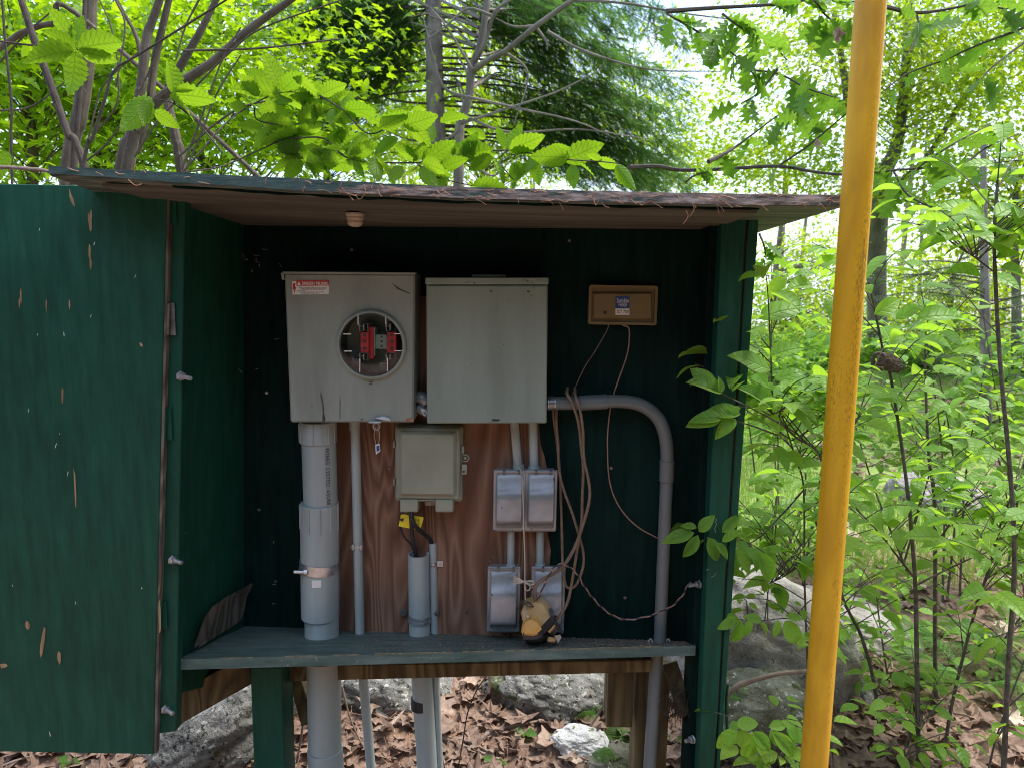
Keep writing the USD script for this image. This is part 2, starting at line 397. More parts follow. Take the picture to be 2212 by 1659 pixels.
simple('orange_plastic', (0.58, 0.30, 0.075), (0.66, 0.38, 0.11), scale=30, rough=0.45, spots=((0.14, 0.07, 0.02), 60, 0.68))
simple('brown_cord', (0.15, 0.095, 0.06), (0.22, 0.15, 0.1), scale=60, rough=0.6, spots=((0.06, 0.04, 0.03), 120, 0.62))
simple('copper_cord', (0.25, 0.13, 0.1), (0.34, 0.2, 0.16), scale=60, rough=0.5)
simple('string_fibre', (0.38, 0.32, 0.25), (0.5, 0.43, 0.35), scale=200, rough=0.9)
simple('clear_seal', (0.5, 0.55, 0.55), (0.6, 0.65, 0.65), scale=50, rough=0.2)
simple('lamp_porcelain', (0.4, 0.33, 0.25), (0.5, 0.42, 0.33), scale=40, rough=0.5)
look('clear_glass', {'t': ('transparent_bsdf', {'color': (0.93, 0.95, 0.94)}), 'g': ('glossy_bsdf', {'roughness': 0.04, 'color': (0.9, 0.9, 0.9)}), 'x': ('mix_closure', {'fac': 0.06})},
     [('t.BSDF', 'x.closure1'), ('g.BSDF', 'x.closure2')], surface='x.closure')
_pa, _pb = at(1768, 1659, 1.25), at(1892, 0, 1.25)
_k = (_pb[0] - _pa[0]) / (_pb[2] - _pa[2])
look('yellow_pole_plastic', {
    'g': ('geometry', {}), 'm': ('mapping', {'scale': (1, 1, 0.25)}), 'n': ('noise_texture', {'scale': 22, 'detail': 5, 'roughness': 0.6}),
    'r': ('rgb_ramp', {'ramp': [(0.35, (0.5, 0.255, 0.006)), (0.65, (0.68, 0.385, 0.01))]}),
    'md': ('mapping', {'scale': (1, 1, 0.35)}), 'd': ('noise_texture', {'scale': 380, 'detail': 4, 'roughness': 0.7}), 'd2': ('noise_texture', {'scale': 11, 'detail': 4}),
    's': ('separate_xyz', {}), 'lz': ('math', {'math_type': 'multiply_add', 'value2': -float(_k), 'value3': float(_k * _pa[2] - _pa[0])}), 'lx': ('math', {'math_type': 'add'}), 'la': ('math', {'math_type': 'absolute'}),
    'lr': ('map_range', {'from_min': 0.0, 'from_max': 0.017, 'to_min': 0.09, 'to_max': -0.015, 'clamp': True}),
    'ad': ('math', {'math_type': 'multiply'}), 'a2': ('math', {'math_type': 'add'}), 'dr': ('rgb_ramp', {'ramp': [(0.325, (0, 0, 0)), (0.43, (0.75, 0.75, 0.75))]}), 'mx': ('mix', {'color2': (0.13, 0.075, 0.02)}),
    'p': ('principled_bsdf', {'roughness': 0.42})},
    [('g.position', 'm.vector'), ('m.vector', 'n.vector'), ('n.fac', 'r.fac'), ('g.position', 'md.vector'), ('md.vector', 'd.vector'), ('m.vector', 'd2.vector'), ('d.fac', 'ad.value1'), ('d2.fac', 'ad.value2'),
     ('g.position', 's.vector'), ('s.z', 'lz.value1'), ('s.x', 'lx.value1'), ('lz.value', 'lx.value2'), ('lx.value', 'la.value1'), ('la.value', 'lr.value'), ('ad.value', 'a2.value1'), ('lr.result', 'a2.value2'),
     ('a2.value', 'dr.fac'), ('dr.color', 'mx.fac'), ('r.color', 'mx.color1'), ('mx.color', 'p.base_color')])
simple('smooth_bark', (0.06, 0.047, 0.032), (0.125, 0.103, 0.075), scale=14, rough=0.85, bump=0.002, bscale=60, stretch=(1, 1, 0.5), spots=[((0.2, 0.195, 0.17), 30, 0.66), ((0.04, 0.035, 0.03), 45, 0.68)])
simple('rough_bark', (0.13, 0.11, 0.1), (0.30, 0.265, 0.245), scale=10, rough=0.9, bump=0.008, bscale=22, stretch=(1, 1, 0.6), spots=((0.24, 0.23, 0.21), 18, 0.62))
simple('grey_bark', (0.10, 0.088, 0.07), (0.2, 0.18, 0.15), scale=8, rough=0.9, bump=0.006, bscale=30, stretch=(1, 1, 0.4))
simple('dark_twig', (0.035, 0.026, 0.02), (0.08, 0.062, 0.05), scale=30, rough=0.8)
simple('shrub_bark', (0.05, 0.04, 0.032), (0.12, 0.1, 0.085), scale=60, rough=0.8, spots=((0.3, 0.28, 0.25), 260, 0.68))
simple('dead_wood', (0.16, 0.115, 0.09), (0.3, 0.23, 0.19), scale=25, rough=0.85, bump=0.002)
ROCK = [((0.40, 0.40, 0.37), 38, 0.585), ((0.03, 0.034, 0.026), 60, 0.57), ((0.06, 0.075, 0.025), 9, 0.62)]
simple('granite', (0.085, 0.085, 0.078), (0.25, 0.245, 0.23), scale=12, rough=0.85, bump=0.012, bscale=45, spots=ROCK)
simple('pale_granite', (0.22, 0.2, 0.185), (0.38, 0.355, 0.34), scale=12, rough=0.9, bump=0.014, bscale=60, spots=[((0.12, 0.1, 0.09), 70, 0.60), ((0.36, 0.36, 0.34), 40, 0.62)])
simple('mossy_granite', (0.06, 0.065, 0.03), (0.22, 0.21, 0.17), scale=9, rough=0.9, bump=0.012, bscale=55, spots=[((0.42, 0.42, 0.39), 45, 0.60), ((0.05, 0.07, 0.015), 16, 0.58)])
simple('quartz', (0.45, 0.45, 0.44), (0.62, 0.62, 0.61), scale=25, rough=0.7, bump=0.01, bscale=50, spots=((0.12, 0.14, 0.06), 20, 0.58))
simple('soil', (0.055, 0.036, 0.026), (0.15, 0.1, 0.075), scale=25, rough=0.95, bump=0.015, bscale=60, spots=[((0.24, 0.16, 0.11), 60, 0.58)])
look('dry_leaf', {
    'g': ('geometry', {}), 'r': ('rgb_ramp', {'ramp': [(0.0, (0.32, 0.22, 0.17)), (0.3, (0.5, 0.37, 0.29)), (0.6, (0.64, 0.51, 0.41)), (0.85, (0.72, 0.61, 0.5)), (1.0, (0.54, 0.37, 0.29))]}),
    'n': ('noise_texture', {'scale': 70, 'detail': 4}), 'nr': ('rgb_ramp', {'ramp': [(0.3, (0.6, 0.58, 0.55)), (0.7, (1.1, 1.1, 1.1))]}), 'mu': ('mix', {'mix_type': 'multiply', 'fac': 1.0}),
    'p': ('principled_bsdf', {'roughness': 0.65, 'specular_ior_level': 0.3}), 'l': ('translucent_bsdf', {}), 'x': ('mix_closure', {'fac': 0.2})},
    [('g.random_per_island', 'r.fac'), ('g.position', 'n.vector'), ('n.fac', 'nr.fac'), ('r.color', 'mu.color1'), ('nr.color', 'mu.color2'), ('mu.color', 'p.base_color'), ('mu.color', 'l.color'),
     ('p.BSDF', 'x.closure1'), ('l.BSDF', 'x.closure2')], surface='x.closure')
look('dry_leaf_one', {
    'o': ('object_info', {}), 'g': ('geometry', {}), 'r': ('rgb_ramp', {'ramp': [(0.0, (0.32, 0.22, 0.17)), (0.3, (0.5, 0.37, 0.29)), (0.6, (0.64, 0.51, 0.41)), (0.85, (0.72, 0.61, 0.5)), (1.0, (0.54, 0.37, 0.29))]}),
    'n': ('noise_texture', {'scale': 70, 'detail': 4}), 'nr': ('rgb_ramp', {'ramp': [(0.3, (0.6, 0.58, 0.55)), (0.7, (1.1, 1.1, 1.1))]}), 'mu': ('mix', {'mix_type': 'multiply', 'fac': 1.0}),
    'p': ('principled_bsdf', {'roughness': 0.6, 'specular_ior_level': 0.3}), 'l': ('translucent_bsdf', {}), 'x': ('mix_closure', {'fac': 0.2})},
    [('o.random', 'r.fac'), ('g.position', 'n.vector'), ('n.fac', 'nr.fac'), ('r.color', 'mu.color1'), ('nr.color', 'mu.color2'), ('mu.color', 'p.base_color'), ('mu.color', 'l.color'),
     ('p.BSDF', 'x.closure1'), ('l.BSDF', 'x.closure2')], surface='x.closure')
leafy('beech_leaf', (0.055, 0.14, 0.012), (0.085, 0.19, 0.016), (0.22, 0.42, 0.012), (0.34, 0.54, 0.02), mix=0.5, by='object', veins=9)
leafy('shrub_leaf', (0.10, 0.24, 0.03), (0.16, 0.32, 0.045), (0.38, 0.68, 0.04), (0.50, 0.76, 0.06), mix=0.46, rough=0.45, by='object', veins=5, vein=0.4)
leafy('oak_leaf', (0.05, 0.13, 0.02), (0.08, 0.17, 0.025), (0.16, 0.36, 0.02), (0.26, 0.48, 0.04), mix=0.48, by='object', veins=5, vein=0.7)
leafy('maple_leaf', (0.09, 0.19, 0.012), (0.14, 0.24, 0.018), (0.40, 0.62, 0.01), (0.54, 0.70, 0.03), mix=0.6)
leafy('young_leaf', (0.11, 0.19, 0.014), (0.17, 0.24, 0.025), (0.46, 0.62, 0.02), (0.58, 0.68, 0.05), mix=0.58)
leafy('bush_leaf', (0.10, 0.23, 0.03), (0.16, 0.3, 0.045), (0.36, 0.62, 0.04), (0.48, 0.70, 0.07), mix=0.48)
leafy('hemlock_needle', (0.045, 0.10, 0.028), (0.075, 0.15, 0.04), (0.12, 0.27, 0.04), (0.2, 0.36, 0.06), mix=0.42, rough=0.5)
leafy('light_block_foliage', (0.02, 0.045, 0.02), (0.035, 0.07, 0.025), (0.04, 0.1, 0.02), (0.06, 0.13, 0.03), mix=0.25, rough=0.5)  # dark leaves of the unseen trees added to keep light off the cabinet
leafy('spruce_needle', (0.04, 0.075, 0.03), (0.07, 0.11, 0.045), (0.1, 0.2, 0.05), (0.15, 0.25, 0.07), mix=0.3, rough=0.5)
leafy('grass_blade', (0.16, 0.27, 0.05), (0.24, 0.34, 0.08), (0.3, 0.48, 0.06), (0.45, 0.58, 0.12), mix=0.35)
leafy('fern_green', (0.06, 0.15, 0.02), (0.1, 0.21, 0.03), (0.25, 0.5, 0.04), (0.35, 0.6, 0.07), mix=0.4)
simple('pine_needle_dry', (0.28, 0.12, 0.06), (0.42, 0.22, 0.12), scale=100, rough=0.7)
simple('cocoon', (0.06, 0.04, 0.03), (0.15, 0.1, 0.075), scale=60, rough=0.8, bump=0.004, bscale=120)
simple('cobweb_dust', (0.30, 0.28, 0.24), (0.4, 0.38, 0.33), scale=90, rough=0.9)

# ================================================================ the cabinet
def yb(x):
    """Distance of the cabinet's back wall behind picture column x."""
    return 1.86 - 0.10 * (x - 528.0) / 960.0


cab = Thing('utility_cabinet', 'open dark green plywood cabinet on posts with a weathered flat roof', 'cabinet', [at(900, 1659, 1.7)[0], 1.7, 0])
# back wall
bk = [(520, 462), (1532, 470), (1494, 1400), (527, 1364)]
bf = np.array([at(x, y, yb(x)) for x, y in bk])
cab.part('back_panel', hexa(bf, bf + [0, 0.018, 0]), 'green_paint_shaded')
# unpainted board behind the boxes, its right edge torn
tear = [(700, 640), (1150, 640), (1170, 820), (1163, 905), (1168, 960), (1176, 985), (1181, 1010), (1178, 1030), (1184, 1080), (1183, 1150), (1190, 1190), (1186, 1230), (1192, 1260), (1190, 1386), (700, 1374)]
tf = np.array([at(x, y, yb(x) - 0.007) for x, y in tear])
tp = Polygon([(p[0], p[2]) for p in tf])
bm = trimesh.creation.extrude_polygon(tp, 0.005, engine='earcut')
vv = np.asarray(bm.vertices)
vb = np.interp(vv[:, 0], [tf[:, 0].min(), tf[:, 0].max()], [yb(700) - 0.003, yb(1190) - 0.003])
cab.part('bare_board', trimesh.Trimesh(np.stack([vv[:, 0], vb - vv[:, 2], vv[:, 1]], -1), bm.faces), 'bare_plywood', label='bare reddish plywood board behind the meter boxes')
# left side wall: from the hinge post back to the back wall
lw = np.array([at(380, 404, 1.575), at(527, 464, 1.858), at(527, 1460, 1.858), at(374, 1500, 1.575)])
cab.part('side_wall', hexa(lw, lw + [-0.016, 0.004, 0]), 'green_paint')
sp = np.array([at(362, 402, 1.555), at(400, 402, 1.555), at(380, 1580, 1.555), at(342, 1584, 1.555)])
cab.part('corner_post', hexa(sp, sp + [0, 0.03, 0], 0.002), 'green_paint')
# right side: front post, end grain strip, side wall
rp = np.array([at(1561, 448, 1.63), at(1613, 448, 1.63), at(1541, 1700, 1.63), at(1507, 1700, 1.63)])
cab.part('corner_post', hexa(rp, rp + [0, 0.04, 0], 0.002), 'green_paint')
rs = np.array([at(1619, 446, 1.634), at(1641, 446, 1.634), at(1553, 1700, 1.634), at(1545, 1700, 1.634)])
cab.part('side_wall', hexa(rs, rs + [0.004, 0.16, 0], 0.001), 'green_paint')
gap = np.array([at(1613, 452, 1.648), at(1619, 452, 1.648), at(1545, 1700, 1.648), at(1541, 1700, 1.648)])
cab.part('split_edge', hexa(gap, gap + [0, 0.02, 0]), 'bare_plywood', label='split bare wood edge between post and side wall')
ip = np.array([at(1535, 455, 1.672), at(1561, 455, 1.672), at(1508, 1700, 1.672), at(1484, 1700, 1.672)])
cab.part('inner_post', hexa(ip, ip + [0, 0.075, 0], 0.002), 'green_paint_shaded')
# the shelf
sh = np.array([at(383, 1424, 1.575), at(1503, 1394, 1.655), at(1490, 1385, 1.765), at(527, 1351, 1.862)])
su, sw = np.meshgrid(np.linspace(0, 1, 25), np.linspace(0, 1, 7)); su, sw = su.ravel()[:, None], sw.ravel()[:, None]
st_ = sh[0] * (1 - su) * (1 - sw) + sh[1] * su * (1 - sw) + sh[3] * (1 - su) * sw + sh[2] * su * sw
sv, sf = np.vstack([st_, st_ - [0, 0, 0.026]]), []
for j in range(6):
    for i in range(24):
        q0 = j * 25 + i; sf += [[q0, q0 + 1, q0 + 26], [q0, q0 + 26, q0 + 25], [q0 + 175, q0 + 201, q0 + 176], [q0 + 175, q0 + 200, q0 + 201]]
rim = list(range(25)) + [25 * j + 24 for j in range(1, 7)] + [150 + i for i in range(23, -1, -1)] + [25 * j for j in range(5, 0, -1)]
for q0, q1 in zip(rim, rim[1:] + rim[:1]):
    sf += [[q0, q0 + 175, q1], [q1, q0 + 175, q1 + 175]]
cab.part('shelf', trimesh.Trimesh(sv, sf, process=False), 'green_paint_shelf')
# frayed bare edge along the shelf
g = np.random.default_rng(3)
fr = []
for s0, s1 in ((0.08, 0.14), (0.20, 0.26), (0.29, 0.34), (0.37, 0.52), (0.54, 0.60), (0.62, 0.68), (0.70, 0.93)):
    a, b = sh[0] + (sh[1] - sh[0]) * s0, sh[0] + (sh[1] - sh[0]) * s1
    k = 12; up = []; dn = []
    for i in range(k + 1):
        q = a + (b - a) * i / k
        w = 0.0012 + 0.0014 * g.random()
        up.append(q + [0, w * 1.3, 0.0006]); dn.append(q + [0, -0.0006, -w * 0.5 - 0.001])
    v = np.array(up + dn); f = [[i, k + 1 + i, i + 1] for i in range(k)] + [[i + 1, k + 1 + i, k + 2 + i] for i in range(k)]
    cab.part('bare_edge', trimesh.Trimesh(v, f, process=False), 'raw_edge', label='strip of bare wood where paint has gone from the shelf edge', smooth=False)
# beam, legs and braces under the shelf
r0, r1 = at(540, 1440, 1.77), at(1428, 1425, 1.72)
bt = np.array([r0, r1, at(1428, 1451, 1.72), at(540, 1474, 1.77)])
cab.part('support_beam', hexa(bt, bt + [0, 0.035, 0], 0.002), 'treated_wood')


def post(x0, x1, y0, y1, Y, depth, mat, lab=None, bottom=None):
    a, b = at(x0, y0, Y), at(x1, y0, Y)
    z0 = bottom if bottom is not None else at(x0, y1, Y)[2]
    cab.part('support_post', wbox((a[0], Y, z0), (b[0], Y + depth, a[2]), 0.003), mat, label=lab)


post(540, 609, 1440, 1659, 1.70, 0.085, 'green_paint', 'green painted square post under the shelf', bottom=-0.05)
post(1315, 1372, 1440, 1571, 1.775, 0.075, 'treated_wood', 'short sawn off wooden post with a knot')
post(1378, 1450, 1440, 1659, 1.80, 0.08, 'treated_wood', 'bare wooden post behind the bent conduit', bottom=-0.05)


def plank(p0, p1, w, t, mat, name='brace', lab=None):
    p0, p1 = np.asarray(p0, float), np.asarray(p1, float)
    d = (p1 - p0) / np.linalg.norm(p1 - p0); n = np.array([0, -1.0, 0]); n -= d * (d @ n); n /= np.linalg.norm(n); s = np.cross(d, n)
    a = [p0 + s * w / 2 + n * t / 2, p0 - s * w / 2 + n * t / 2, p0 - s * w / 2 - n * t / 2, p0 + s * w / 2 - n * t / 2]
    cab.part(name, hexa(a, np.array(a) + (p1 - p0), 0.0015), mat, label=lab)


plank(at(360, 1540, 1.66), at(540, 1440, 1.74), 0.075, 0.03, 'treated_wood', lab='slanting brown brace under the left end of the shelf')
plank(at(1446, 1430, 1.78), at(1482, 1545, 1.72), 0.04, 0.03, 'treated_wood', lab='short brown brace beside the right corner post')
plank(at(636, 1446, 1.83), at(668, 1560, 1.80), 0.035, 0.03, 'treated_wood', lab='narrow brown brace behind the large conduit')
# the door, swung wide open to the left
dr = np.array([at(-90, 396, 1.50), at(360, 405, 1.535), at(331, 1629, 1.535), at(-90, 1621, 1.50)])
door = cab.part('door', hexa(dr, dr + [0.002, 0.018, 0], 0.0015), 'green_paint')
de = np.array([at(361.5, 407, 1.537), at(367, 407, 1.540), at(338, 1627, 1.540), at(332.5, 1627, 1.537)])
cab.part('door_edge', hexa(de, de + [0, 0.014, 0]), 'veneer', parent=door, label='raw brown edge of the door')
g = np.random.default_rng(8)
chips = [(92, 1383, 5, 42, -0.12), (60, 1350, 5, 12, 0), (128, 1420, 5, 14, 0), (8, 1437, 9, 7, 0), (196, 465, 3, 12, 0), (194, 480, 4, 22, 0.1), (194, 548, 3, 20, 0), (155, 432, 4, 26, 0.25),
         (196, 570, 2.5, 15, 0), (45, 640, 2, 22, 0), (42, 655, 2, 12, 0), (100, 662, 2, 14, 0), (150, 660, 2, 12, 0), (345, 1330, 3, 40, 0), (305, 745, 3, 8, 0.3), (162, 1050, 2, 45, 0.05), (135, 855, 3, 18, 0)]
for i in range(14):
    chips.append((g.uniform(5, 320), g.uniform(420, 1600), g.uniform(0.5, 1.0), g.uniform(1.5, 8), g.uniform(-0.3, 0.3)))
ch = {'raw_edge': [], 'white_print': []}
for i, (x, y, w, h, sl) in enumerate(chips):
    n = 9; Yd = np.interp(x, [-90, 360], [1.50, 1.535]) - 0.0006
    pts = []
    for k in range(n):
        a = 2 * math.pi * k / n; rr = g.uniform(0.6, 1.15)
        pts.append(at(x + w * rr * math.cos(a) + sl * h * math.sin(a), y + h * rr * math.sin(a), Yd))
    c = np.mean(pts, 0)
    ch['raw_edge' if i < 17 else 'white_print'].append(trimesh.Trimesh(np.vstack([[c], pts]), [[0, 1 + (k + 1) % n, 1 + k] for k in range(n)], process=False))
for i, c in enumerate(ch['raw_edge']):
    cab.part('paint_chip', c, 'raw_edge', parent=door, smooth=False)
cab.part('paint_scuffs', cat(ch['white_print']), 'white_print', parent=door, smooth=False, kind='stuff')
# hinges
for x, y, L in ((366, 455, 60), (364, 690, 70), (357, 915, 72), (347, 1330, 60)):
    h0, h1 = at(x, y - L / 2, 1.545), at(x - L * 0.025, y + L / 2, 1.545)
    hp = cab.part('hinge', pipe(h0, h1, 0.0042, 12), 'green_paint' if y != 690 else 'dark_steel')
    for s in (-1, 1):
        c = (h0 + h1) / 2
        cab.part('hinge_leaf', wbox((c[0] + min(0, s * 0.013), 1.549, h1[2]), (c[0] + max(0, s * 0.013), 1.5515, h0[2])), 'green_paint' if y != 690 else 'dark_steel', parent=hp)


def bolt(x, y, Y, d, L=0.026, r=0.005):
    p = at(x, y, Y); d = np.asarray(d, float) / np.linalg.norm(d)
    prof = [(0, 0.0115), (0.002, 0.0115), (0.0021, 0.009), (0.009, 0.009)]
    nut = lathe(prof, p, p + d, 6)
    pr = [(0.0088, r * 0.96)]
    for k in range(9):
        t = 0.009 + (L - 0.009) * k / 9
        pr += [(t, r), (t + 0.0009, r), (t + 0.0011, r * 0.88), (t + 0.0017, r * 0.88)]
    b = cab.part('bolt', lathe(pr + [(L, r * 0.9)], p, p + d, 12), 'galvanised')
    cab.part('nut', nut, 'galvanised', parent=b, smooth=20)


bolt(389, 812, 1.554, (0.9, -0.45, -0.1), 0.034)
bolt(371, 1208, 1.554, (0.9, -0.35, -0.1), 0.03)
bolt(356, 1530, 1.554, (0.85, -0.45, -0.12), 0.03)
bolt(1511, 1261, 1.668, (-1, -0.35, 0.0), 0.032)
bolt(1497, 1596, 1.668, (-0.9, -0.5, 0.1), 0.026)
for x, y in ((576, 848), (596, 1255), (560, 1100), (1230, 520), (1320, 1010), (1350, 1290), (760, 540), (1060, 1210), (842, 1010), (1008, 1320)):
    p = at(x, y, yb(x) - (0.0075 if 733 < x < 1180 and y > 900 else 0.001))
    cab.part('screw', lathe([(-0.004, 0.0002), (-0.0035, 0.0035), (0, 0.005)], p, p + [0, 1, 0], 10), 'dark_steel' if x != 576 else 'galvanised')
# peeled veneer in the left corner
fl = [(541, 1260, 1.80), (520, 1273, 1.785), (490, 1288, 1.75), (458, 1310, 1.69), (442, 1332, 1.655), (432, 1360, 1.635), (417, 1402, 1.61)]
fb = [(531, 1290, 1.83), (527, 1310, 1.83), (524, 1325, 1.825), (518, 1340, 1.815), (500, 1354, 1.785), (470, 1372, 1.73), (428, 1400, 1.635)]
ta, tb = np.array([at(*p) for p in fl]), np.array([at(*p) for p in fb])
rows = [ta * (1 - s) + tb * s + np.array([0, 0.02 * math.sin(math.pi * s), 0]) for s in (0, 0.33, 0.66, 1)]
v = np.vstack(rows); k = len(fl)
f = [q for r in range(3) for i in range(k - 1) for q in ([r * k + i, (r + 1) * k + i, r * k + i + 1], [r * k + i + 1, (r + 1) * k + i, (r + 1) * k + i + 1])]
sheet = np.vstack([v, v + [0.002, 0.0035, 0.001]]); f2 = f + [[a + len(v), c + len(v), b + len(v)] for a, b, c in f]
cab.part('peeled_veneer', trimesh.Trimesh(sheet, f2, process=False), 'veneer', label='curled grey veneer peeling off the left wall')
# the roof: one warped sheet, front edge nearer than the doors
rt = [(108, 361), (362, 374), (700, 391), (1000, 407), (1300, 415), (1600, 421), (1823, 423)]
rb = [(108, 379), (362, 397), (700, 419), (1000, 432), (1300, 440), (1600, 446), (1823, 446)]
yr = lambda x: 1.385 + 0.03 * (x - 108) / 1715
X = np.linspace(108, 1823, 60)
top = np.array([at(x, np.interp(x, *zip(*rt)), yr(x)) for x in X]); bot = np.array([at(x, np.interp(x, *zip(*rb)), yr(x)) for x in X])
zb = at(1656, 505, 1.92)[2]
wob = (meshkit.fbm(np.stack([X * 0.06, X * 0, X * 0], -1), 3, 5) - 0.5) * 0.004
top[:, 2] += wob * 0.7; bot[:, 2] -= wob * 0.6 + np.clip((X - 900) / 900, 0, 1) * 0.0015
bback = bot.copy(); bback[:, 1] = 1.92; bback[:, 2] = zb; tback = bback + [0, 0, 0.02]
k = len(X); v = np.vstack([top, bot, bback, tback]); f = []
for r in range(4):
    for i in range(k - 1):
        a, b, c, d = r * k + i, r * k + i + 1, ((r + 1) % 4) * k + i + 1, ((r + 1) % 4) * k + i
        f += [[a, d, b], [b, d, c]]
f += [[0, 2 * k, k], [0, 3 * k, 2 * k], [k - 1, 2 * k - 1, 3 * k - 1], [k - 1, 3 * k - 1, 4 * k - 1]]
roof = cab.part('roof', trimesh.Trimesh(v, f, process=False), 'grey_plywood')
# painted nosing on the roof's front edge, worn off towards the right
nose = []
ft, fbm_ = top + [0, -0.004, 0.001], bot + [0, -0.004, 0.003]
v = np.vstack([ft, fbm_, fbm_ + [0, 0.003, 0], ft + [0, 0.003, 0]])
f = []
for r in range(4):
    for i in range(k - 1):
        a, b, c, d = r * k + i, r * k + i + 1, ((r + 1) % 4) * k + i + 1, ((r + 1) % 4) * k + i
        f += [[a, d, b], [b, d, c]]
f += [[0, 2 * k, k], [0, 3 * k, 2 * k], [k - 1, 2 * k - 1, 3 * k - 1], [k - 1, 3 * k - 1, 4 * k - 1]]
cab.part('roof_edge', trimesh.Trimesh(v, f, process=False), 'roof_edge_paint', parent=roof, label='flaking weathered front edge of the roof')
lipx = np.linspace(372, 1640, 40)
lt = np.array([at(x, np.interp(x, *zip(*rb)) - 3, yr(x) + 0.012) for x in lipx]); lb = np.array([at(x, np.interp(x, *zip(*rb)) + 7 + 2.5 * math.sin(x * 0.05) * math.sin(x * 0.017), yr(x) + 0.012) for x in lipx])
v = np.vstack([lt, lb, lb + [0, 0.012, 0], lt + [0, 0.012, 0]]); k2 = len(lipx); f = []
for r in range(4):
    for i in range(k2 - 1):
        p_, q_, s_, u_ = r * k2 + i, r * k2 + i + 1, ((r + 1) % 4) * k2 + i + 1, ((r + 1) % 4) * k2 + i
        f += [[p_, u_, q_], [q_, u_, s_]]
cab.part('roof_lip', trimesh.Trimesh(v, f, process=False), 'green_paint_shaded', parent=roof, label='ragged dark strip under the front edge of the roof')
# underside board between the walls
ub = np.array([at(372, 403, 1.545), at(1632, 452, 1.60), at(1528, 500, 1.88), at(522, 490, 1.90)])
zf = lambda p: zb + (np.interp(p[0], bot[:, 0], bot[:, 2]) - zb) * (1.92 - p[1]) / (1.92 - 1.40) - 0.004
for p, (x, Y) in zip(ub, ((-0.80, 1.415), (0.475, 1.43), (0.475, 1.88), (-0.72, 1.89))):
    p[:] = (x, Y, 0); p[2] = zf(p)
cab.part('ceiling_board', hexa(ub, ub - [0, 0, 0.005]), 'plywood_underside', parent=roof)
# lamp holder under the roof
lp = at(767, 466, 1.60); lp[2] = zf(lp) - 0.004
cab.part('lamp_holder', lathe([(0, 0.020), (0.004, 0.0205), (0.008, 0.018), (0.012, 0.0185), (0.016, 0.0165), (0.022, 0.017), (0.027, 0.014), (0.030, 0.006)], lp, lp - [0, 0, 1], 24), 'lamp_porcelain')
# hair-like nest debris by the right brace
g = np.random.default_rng(4); st = []
for i in range(70):
    p = at(g.normal(1466, 13), g.normal(1500, 14), 1.70 + g.uniform(-0.02, 0.02)); q = p + [g.normal(0, 0.012), g.normal(0, 0.01), -g.uniform(0.02, 0.07)]
    st.append(tube([p, (p + q) / 2 + g.normal(0, 0.008, 3), q], 0.0007, 3, 3))
single('nest_debris', cat(st), 'dark_twig', 'brown hairy clump of nest fibres hanging by the right brace', 'nest', kind='stuff')

# ================================================================ equipment
# meter socket
MY = 1.705
ms = Thing('meter_socket', 'grey electric meter socket box with a round glass window', 'meter box', at(760, 912, MY))
corners = [(614, 591), (896, 593), (893, 912), (627, 912)]
body = pbox(corners, MY, yb(760) - 0.009, 0.004)
c0 = at(803, 745, MY)
R = 71 * scale_at(MY) * 1.0
import manifold3d as m3
ms_m = m3.Manifold(m3.Mesh(np.asarray(body.vertices, np.float32), np.asarray(body.faces, np.uint32)))
cut = m3.Manifold.cylinder(0.09, R, R, 64).rotate([-90, 0, 0]).translate([c0[0], MY - 0.01, c0[2]])
ms.part('enclosure', ms_m - cut, 'grey_enamel', smooth=25)
ms.part('recess', lathe([(0, R - 0.0005), (0.078, R - 0.0005), (0.0782, 0.0001)], c0 + [0, 0.002, 0], c0 + [0, 1, 0], 48, False), 'dark_recess')
ms.part('cover_flange', cat(pbox([(610, 587), (898, 589), (897, 594), (611, 592)], MY - 0.003, MY + 0.02, 0.001), pbox([(606, 590), (612, 590), (614, 604), (609, 606)], MY - 0.002, MY + 0.02, 0.001)), 'grey_enamel')
ms.part('ring', lathe([(0.001, R + 0.0065), (-0.004, R + 0.0055), (-0.009, R + 0.004), (-0.0115, R + 0.001), (-0.0115, R - 0.003), (-0.004, R - 0.0035), (0.002, R - 0.0035)], c0, c0 + [0, 1, 0], 64, False), 'grey_enamel')
dk = MY + 0.070


def mp(x, y, Y):
    return at(880 * 0.8175 + x * 210 / 1659 * 0.8175, 800 * 0.8175 + y * 210 / 1659 * 0.8175, Y)


def mbox(x0, y0, x1, y1, Yf, Yr, r=0.001):
    f = np.array([mp(x0, y0, Yf), mp(x1, y0, Yf), mp(x1, y1, Yf), mp(x0, y1, Yf)]); b = f.copy(); b[:, 1] = Yr
    return hexa(f, b, r)


for (x0, x1) in ((575, 745), (1130, 1320)):
    y0 = 620
    rbk = ms.part('terminal_block', mbox(x0, y0, x1, y0 + 425, MY + 0.012, dk), 'red_plastic')
    for yy in (680, 960):
        pp = mp((x0 + x1) / 2, yy, MY + 0.0115)
        ms.part('screw_hole', lathe([(0, 0.0001), (0.0001, 0.0042), (0.002, 0.0042)], pp, pp + [0, 1, 0], 14), 'dark_recess', parent=rbk)
    pp = mp((x0 + x1) / 2, 810, MY + 0.0115)
    ms.part('screw_hole', wbox(pp - [0.004, 0, 0.004], pp + [0.004, 0.002, 0.004]), 'dark_recess', parent=rbk)
    for yy in (430, 1050):
        jaw = [mbox(x0 - 30, yy, x0 - 5, yy + 170, MY + 0.006, dk), mbox(x0 + 45, yy + 20, x0 + 75, yy + 150, MY + 0.004, dk), mbox(x1 - 30, yy, x1 - 15, yy + 190, MY + 0.006, dk),
               mbox(x0 - 60, yy + 55, x0 + 70, yy + 75, MY + 0.008, dk), mbox(x0, yy, x1 - 20, yy + 14, MY + 0.010, dk)]
        ms.part('jaw_clip', cat(jaw), 'galvanised')
